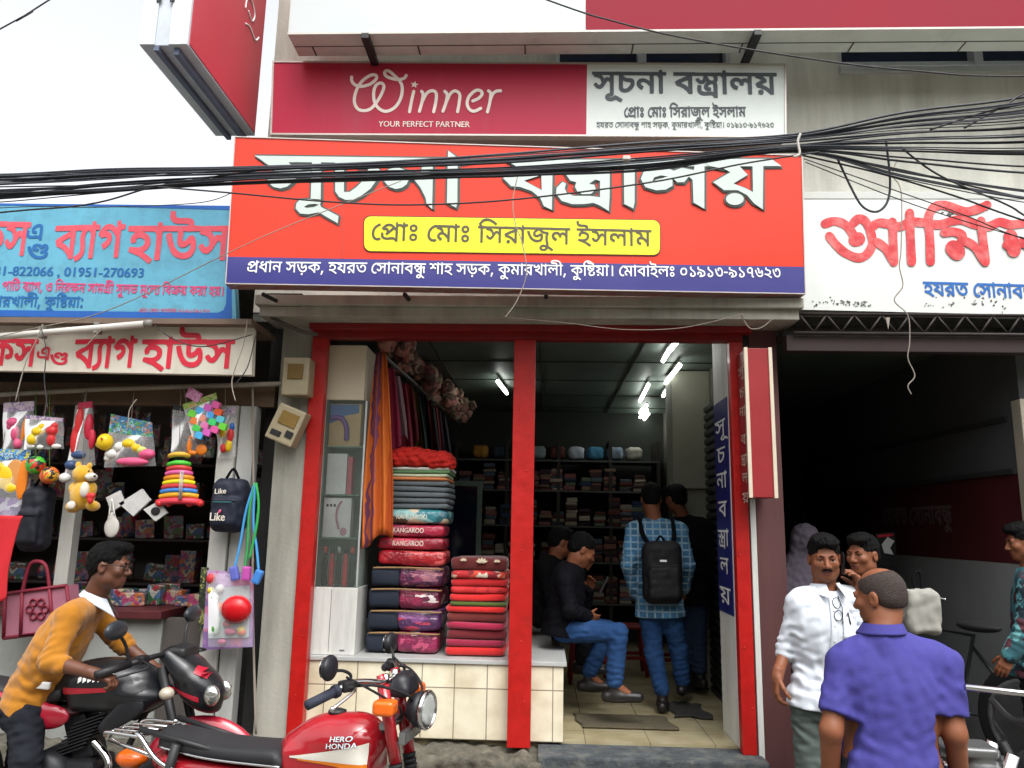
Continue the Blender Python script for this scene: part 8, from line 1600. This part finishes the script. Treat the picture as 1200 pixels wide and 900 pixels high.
# --- the black and red motorcycle of the mustard sweater man
rz2 = 0; c2, s2 = math.cos(R(rz2)), math.sin(R(rz2)); fk2 = P(130, 800, Y1 - .30) + Vector((.13, .33, 0))
base2 = Vector((fk2.x - .50 * c2, fk2.y - .50 * s2, 0))
bk = thing('motorcycle', 'black and red faired motorcycle under the man in the mustard sweater', 'motorcycle', base2, R(rz2))
blk = M('gloss black paint', '16181c', .34, .15, 12, coat=.25, dirt=('3a3a3a', .4, 9)); wheel(bk, .70, .29, black_metal, .06); wheel(bk, -.62, .29, black_metal, .07); engine(bk, M('black engine', '2b2c2f', .45, .15, 12, metal=.5))
S = Soft(); S.ell((.20, 0, .80), (.25, .145, .105), .03); S.ell((.06, 0, .765), (.22, .11, .085), .05); S.box((.24, 0, .72), (.2, .13, .06), .04, .04); S.ell((.36, 0, .74), (.16, .15, .07), .04); S.cut((0, 0, .655), (0, 0, -1)); tk2 = soft_obj('fuel_tank', S, .007, blk, bk)
bv = BVHTree.FromPolygons([v.co for v in tk2.data.vertices], [tuple(p.vertices) for p in tk2.data.polygons]); tank = tk2
decal('red_stripe', lambda t: .775 + .01 * t, lambda t: .745 + .02 * t, .02, .25, M('red decal', 'a81c30', .3, .05, 8, coat=.4), .003)
mb = MB()
for k in range(7): x = .10 + .026 * k; mb.add([stick(x + dx, z + .006 * k * .4, .004) for dx, z in ((0, .80), (.018, .812), (.012, .835), (-.004, .822))], [(0, 1, 2, 3)])
mb.build('tank_emblem', ink_white, tk2, local=True)
mb = MB(); rings = []
for i in range(15):
    t = i / 14; x = .0 - .68 * t; w = .12 * (1 - .35 * t) * min(1, (1 - t) * 8 + .4); zt = .775 - .035 * math.sin(min(1, t * 2) * 3.14) + .09 * max(0, t - .45); rings.append([Vector((x, w * math.copysign(abs(math.cos(a)) ** .6, math.cos(a)), zt - .035 + .035 * math.copysign(abs(math.sin(a)) ** .5, math.sin(a)))) for a in [6.283 * k / 20 for k in range(20)]])
loft(mb, rings); mb.build('seat', seat_m, bk, local=True)
red_b = M('red body panel', '9c1a2e', .25, .06, 6, coat=.7)
for q in (-1, 1):
    S = Soft(); S.cone((-.10, q * .12, .66), (-.80, q * .09, .79), .055, .03, .02, 'u', ((0, 1, 0), .45)); S.ell((-.05, q * .125, .64), (.12, .03, .06), .03); soft_obj('tail_panel', S, .008, red_b, bk)
    S = Soft(); S.cone((-.15, q * .142, .685), (-.50, q * .128, .73), .03, .016, .02, 'u', ((0, 1, 0), .4)); soft_obj('tail_inlay', S, .007, blk, bk)
    S = Soft(); S.cone((.38, q * .13, .70), (.26, q * .14, .60), .06, .035, .02, 'u', ((0, 1, 0), .35)); soft_obj('tank_shroud', S, .008, M('dark shroud', '1a1c20', .45, .1, 8), bk)
f2 = steer(bk, -3, (.50, 0, .80))
tb_ = head_frame(0, 0, 0); a_ = R(33); tb_ = np.array([[math.cos(a_), 0, -math.sin(a_)], [0, 1, 0], [math.sin(a_), 0, math.cos(a_)]]); S = Soft(); S.ell((.12, 0, .03), (.195, .112, .075), .02, 'u', tb_); S.ell((.15, 0, -.055), (.14, .095, .06), .04, 'u', tb_); S.box((.05, 0, .095), (.09, .095, .04), .035, .04, 'u', tb_); S.ell((-.06, 0, .0), (.13, .14, .14), .02, 's'); S.ell((.16, .17, -.07), (.2, .055, .05), .02, 's', tb_); S.ell((.16, -.17, -.07), (.2, .055, .05), .02, 's', tb_); S.cut((.1, 0, -.13), (-.35, 0, -1)); fr2 = soft_obj('fairing', S, .007, blk, f2)
bv = BVHTree.FromPolygons([v.co for v in fr2.data.vertices], [tuple(p.vertices) for p in fr2.data.polygons]); tank = fr2
decal('red_stripe', lambda t: -.005 - .05 * t, lambda t: -.02 - .06 * t, .04, .20, M('red decal', 'a81c30', .3, .05, 8, coat=.4), .003); decal('red_mark', lambda t: .085 - .03 * t, lambda t: .055 - .03 * t, .16, .22, M('red decal', 'a81c30', .3, .05, 8, coat=.4), .004, 8)
for q in (-1, 1):
    S = Soft(); S.ell((.255, q * .07, -.05), (.04, .032, .05), .01); h2 = soft_obj('headlight', S, .006, lens_m, f2)
    mb = MB(); mb.tube([(.10, q * .13, -.03), (.10, q * .20, -.02)], .010, 8); t2 = mb.build('turn_signal', black_metal, f2, local=True); S = Soft(); S.ell((.105, q * .225, -.015), (.035, .035, .030), .01); soft_obj('clear_lens', S, .006, M('smoky lens', 'a59d8c', .2, .05, 8, coat=.5), t2)
    mb = MB(); mb.tube([(-.0, q * .075, .14), (-.03, q * .16, .135), (-.13, q * .36, .10)], .013, 10); mb.tube([(-.08, q * .25, .12), (-.15, q * .40, .09)], .02, 12); mb.box((-.05, q * .20, .13), (.05, .06, .04), .01); mb.tube(bez([(-.04, q * .22, .13), (.03, q * .28, .11), (-.06, q * .39, .08)]), .006, 6); mb.build('handlebar', black_metal, f2, local=True)
    mb = MB(); mb.tube(bez([(-.08, q * .26, .12), (-.09, q * .28, .20), (-.10, q * .32, .255)], 5), .008, 8); mr = mb.build('mirror', black_metal, f2, local=True); S = Soft(); S.ell((-.10, q * .36, .285), (.028, .085, .045), .01); soft_obj('mirror_shell', S, .006, M('grey mirror shell', '2a2e33', .35, .1, 14), mr)
mb = MB()
for q in (-1, 1): mb.tube([(-.01, q * .085, .08), (.20, q * .085, -.55)], .022, 10)
mb.build('fork_leg', black_metal, f2, local=True)
S = Soft(); S.box((.05, 0, .14), (.05, .08, .03), .02, .01); soft_obj('instrument_cluster', S, .008, black_metal, f2)
S = Soft(); S.ell((.70, 0, .34), (.32, .075, .30), .01); S.ell((.70, 0, .30), (.29, .10, .28), .004, 's'); S.cut((0, 0, .44), (0, 0, -1)); soft_obj('front_fender', S, .008, red_b, bk)

# --- dark motorcycle cut by the right edge
b3 = P(1215, 838, 3.0); dk = thing('motorcycle', 'dark motorcycle with silver parts cut off by the right edge of the picture', 'motorcycle', (b3.x + .38, 3.0, 0), R(172))
wheel(dk, .68, .29, chrome); wheel(dk, -.60, .29, chrome); engine(dk, engine_m)
S = Soft(); S.ell((.20, 0, .78), (.25, .13, .09), .03); S.ell((.02, 0, .74), (.2, .11, .08), .05); S.cut((0, 0, .66), (0, 0, -1)); soft_obj('fuel_tank', S, .009, blk, dk)
mb = MB(); rings = []
for i in range(13):
    t = i / 12; x = -.12 - .62 * t; w = .12 * min(1, (1 - t) * 8 + .4); rings.append([Vector((x, w * math.cos(a), .765 + .035 * math.sin(a) + .03 * t)) for a in [6.283 * k / 16 for k in range(16)]])
loft(mb, rings); mb.build('seat', seat_m, dk, local=True)
S = Soft(); S.ell((.55, 0, .77), (.10, .08, .06), .02); S.box((.60, 0, .83), (.09, .075, .02), .015, .02); soft_obj('silver_cowl', S, .008, M('silver plastic', '6a6c6c', .3, .06, 8, metal=.4), dk)
mb = MB(); mb.tube(bez([(.36, -.38, .93), (.42, -.2, .96), (.44, 0, .94), (.42, .2, .96), (.36, .38, .93)]), .012, 8); mb.tube([(.40, .30, .94), (.44, .34, 1.02)], .008, 6); mb.build('handlebar', black_metal, dk, local=True)
mb = MB(); mb.lathe([(.001, .05), (.05, .04), (.075, 0), (.07, -.05), (.001, -.07)], 24, Matrix.Translation((.68, 0, .72)) @ Matrix.Rotation(R(90), 4, 'Y')); mb.build('headlight', lens_m, dk, local=True)
mb = MB()
for q in (-1, 1): mb.tube([(.48, q * .085, .84), (.68, q * .085, .29)], .024, 10)
mb.build('fork_leg', chrome, dk, local=True)
a, b = P(1131, 805, 2.9), P(1320, 826, 2.9); mb = MB(); mb.tube([a, b], .011, 10); br_ = mb.build('chrome_bar', chrome); meta(br_, 'bright chrome rail slanting across at the lower right edge', 'rail')
# --- bicycle standing inside the dark shop
bi = thing('bicycle', 'dark bicycle standing inside the dark shop by the pale wall', 'bicycle', (2.62, 5.3, .2), R(118)); wheel(bi, .50, .33, grey_metal, .02); wheel(bi, -.50, .33, grey_metal, .02)
mb = MB(); mb.tube([(-.5, 0, .33), (-.05, 0, .30), (-.18, 0, .78), (.36, 0, .80), (-.05, 0, .30)], .016, 8); mb.tube([(-.5, 0, .33), (-.16, 0, .72)], .012, 8); mb.tube([(.50, 0, .33), (.38, 0, .66), (.34, 0, .92)], .015, 8); mb.build('frame', M('dark green bicycle paint', '1c2422', .35, .1, 8), bi, local=True)
mb = MB(); mb.tube(bez([(.18, -.28, .96), (.32, -.2, .98), (.35, 0, .94), (.32, .2, .98), (.18, .28, .96)]), .011, 8); mb.build('handlebar', chrome, bi, local=True); S = Soft(); S.ell((-.22, 0, .84), (.14, .08, .035), .02); soft_obj('saddle', S, .008, rubber, bi)
# --- second motorcycle deep in the dark shop (only its dim upper parts show)
d2 = copy_tree(dk); d2.location = (2.05, 6.3, .2); d2.rotation_euler = (0, 0, R(100)); d2['label'] = 'dim motorcycle parked deep in the dark shop behind the white sack'

# ================================================================== OVERHEAD CABLES and loose wires
cab = M('black cable sheath', '2b2f37', .55, .15, 30); wire_m = M('thin dark wire', '2b2a2c', .6); pale_wire = M('pale wire', '8d8479', .7)
def run(name, pts, r, mat, label, group=None, Ys=3.55, n=8, sides=6, cat='cable'):
    p = bez([P(x, y, (Ys if not isinstance(Ys, (list, tuple)) else Ys[i])) for i, (x, y) in enumerate(pts)], n); mb = MB(); mb.tube(p, r, sides); return meta(mb.build(name, mat), label, cat, group)
cr = random.Random(21); G = 'overhead cable bundle'
xs = [-620, -160, 0, 130, 270, 440, 600, 760, 930]
up_ = [214, 205, 206, 201, 196, 190, 181, 168, 159]; lo_ = [262, 241, 233, 226, 216, 210, 206, 197, 178]
ends = [(118, -1), (124, 0), (128, 0), (133, 0), (139, 1), (141, 0), (147, 0), (157, 1), (160, 1), (166, 0), (174, 0), (181, 0), (183, 1), (199, 0), (222, 0), (236, 0)]
for i in range(34):
    t = i / 33; g = (t * .8 if t < .42 else .55 + .45 * (t - .42) / .58) + cr.uniform(-.07, .07)
    pts = []
    for k, x in enumerate(xs):
        y = up_[k] + (lo_[k] - up_[k]) * g + cr.uniform(-2.0, 2.0) * (1.4 if k < 4 else .55 if k == 8 else 1); pts.append((x, y))
    e = ends[int(t * 15.99)][0] + cr.uniform(-5, 5); pts += [(1060, (pts[-1][1] * .45 + e * .55) - 1 + cr.uniform(-1, 1)), (1205, e), (1380, e - 14 + (e - 165) * .5), (1750, e - 44 + (e - 165) * 1.5)]
    run('overhead_cable', pts, cr.choice([.0026, .0032, .004, .005, .0062]), cab, 'black cable in the thick bundle strung across the signboards', G, Ys=3.45 + .16 * cr.random())
singles = [
 ([(-620, 330), (-60, 256), (100, 240), (185, 218), (300, 200)], .005, 'cable joining the bundle from the lower left', 3.5), ([(185, 219), (270, 226), (380, 236), (480, 240), (600, 234), (760, 214), (870, 192), (960, 178)], .0045, 'thin cable sagging below the bundle across the main sign', 3.45),
 ([(-620, 290), (-40, 246), (110, 243), (230, 238), (272, 226)], .003, 'thin cable above the sky blue signboard', 4.2), ([(320, -120), (636, -2), (720, 25), (800, 44), (930, 66), (1060, 82), (1230, 89), (1700, 70)], .0055, 'single cable slanting down across the fascia and plaster wall', 4.1),
 ([(940, 182), (1030, 203), (1120, 230), (1230, 268), (1600, 380)], .005, 'cable fanning down to the right from the tie', 3.6), ([(960, 180), (1060, 200), (1200, 232), (1300, 250), (1650, 300)], .005, 'cable fanning out just above the white sign', 3.6), ([(942, 186), (1040, 220), (1130, 252), (1230, 290), (1600, 400)], .003, 'thin wire crossing the red brush letters', 3.7), ([(944, 190), (1060, 236), (1160, 268), (1240, 288), (1600, 370)], .003, 'second thin wire crossing the red brush letters', 3.75),
 ([(1055, 172), (1100, 205), (1180, 240), (1240, 272), (1600, 440)], .005, 'cable dropping from the bundle toward the right edge', 3.55), ([(1130, 150), (1180, 122), (1240, 92), (1600, -60)], .005, 'cable rising to the upper right edge', 3.5), ([(1090, 152), (1160, 130), (1240, 112), (1600, 20)], .005, 'second cable rising to the upper right edge', 3.5),
 ([(-420, 520), (-20, 400), (120, 366), (260, 300), (330, 268), (470, 212)], .003, 'pale thin wire slanting up across both signs', 4.0), ([(-700, 420), (-20, 45), (20, 24), (70, -8), (420, -230)], .004, 'short cable crossing the sky at the upper left corner', 3.5)]
for pts, r, lb, Yq in singles: run('cable', pts, r, pale_wire if 'pale' in lb else wire_m, lb, None, Yq)
run('wire_loop', [(980, 183), (1000, 225), (1012, 243), (1028, 248), (1040, 236), (1043, 210), (1038, 163)], .006, cab, 'black cable loop hanging from the bundle over the white sign', None, 3.6)
run('hanging_wire', [(1052, 186), (1046, 205), (1056, 225), (1056, 290), (1054, 312), (1058, 335), (1048, 352), (1064, 370), (1066, 400), (1064, 420), (1072, 440), (1064, 452), (1068, 462)], .0035, pale_wire, 'crinkled pale wire hanging down in front of the dark shop', None, 4.3)
run('hanging_wire', [(607, 205), (601, 235), (604, 262), (612, 285), (617, 320), (606, 352), (592, 372)], .003, pale_wire, 'thin pale wire dangling across the yellow name plate', None, 4.2)
run('hanging_wire', [(592, 372), (660, 378), (730, 386), (800, 384), (870, 368)], .002, pale_wire, 'thin pale wire sagging under the canopy slab', None, 4.6); run('hanging_wire', [(868, 368), (878, 384), (892, 384), (905, 374)], .004, pale_wire, 'pale wire curl at the top of the brown pillar', None, 4.7)
run('tie_strap', [(938, 157), (935, 166), (937, 180), (930, 184)], .006, M('white tie', 'b5b1aa', .6), 'white tie strap holding the cable bundle together', None, 3.4, cat='strap')
meta(MB().box(P(734, 186, 3.42), (.035, .03, .02), .004).build('cable_clip', M('white tie', 'b5b1aa', .6)), 'small white clip on the cable bundle', 'clip')
for i, pts in enumerate(([(50, 380), (42, 400), (30, 425), (18, 470)], [(48, 384), (54, 410), (52, 445), (56, 480)], [(120, 384), (108, 398), (98, 408)], [(182, 382), (205, 398), (240, 406), (296, 392)], [(290, 375), (285, 405), (272, 445), (276, 470)], [(300, 392), (290, 430), (276, 450)], [(160, 468), (152, 480), (150, 495), (148, 505)])):
    run('loose_wire', pts, .0035, wire_m if i % 2 else pale_wire, ['pale loose wire at the left end of the tube light', 'dark loose wire crossing the left words of the white board', 'pale short wire under the tube light', 'dark wire looping from the tube end to the board edge', 'pale wire at the right end of the white board', 'dark wire running down to the hanging pole', 'pale hook wire above the blue headed packet'][i], None, 4.5, cat='wire')
run('pillar_wire', [(318, 372), (352, 388), (372, 392)], .012, M('old conduit', '4b463f', .7), 'old bent conduit at the top of the concrete pillar', None, 4.75, cat='conduit'); run('pillar_wire', [(352, 466), (350, 480), (345, 490)], .005, wire_m, 'short wire between the two meter boxes', None, 4.85, cat='wire')
run('pillar_wire', [(296, 452), (297, 560), (296, 700), (300, 860)], .008, pale_wire, 'pale conduit running down the grey post', None, 4.92, cat='conduit')
mb = MB(); mb.prism([P(1038 + .5 * k, 372, 4.7) for k in (0, 6, 6, 0)][:0] or [P(1038, 372, 4.7), P(1043, 372, 4.7), P(1041, 386, 4.7)], (0, .004, 0)); meta(mb.build('torn_strip', pale_wire), 'torn pale strip hanging from the truss', 'strip')
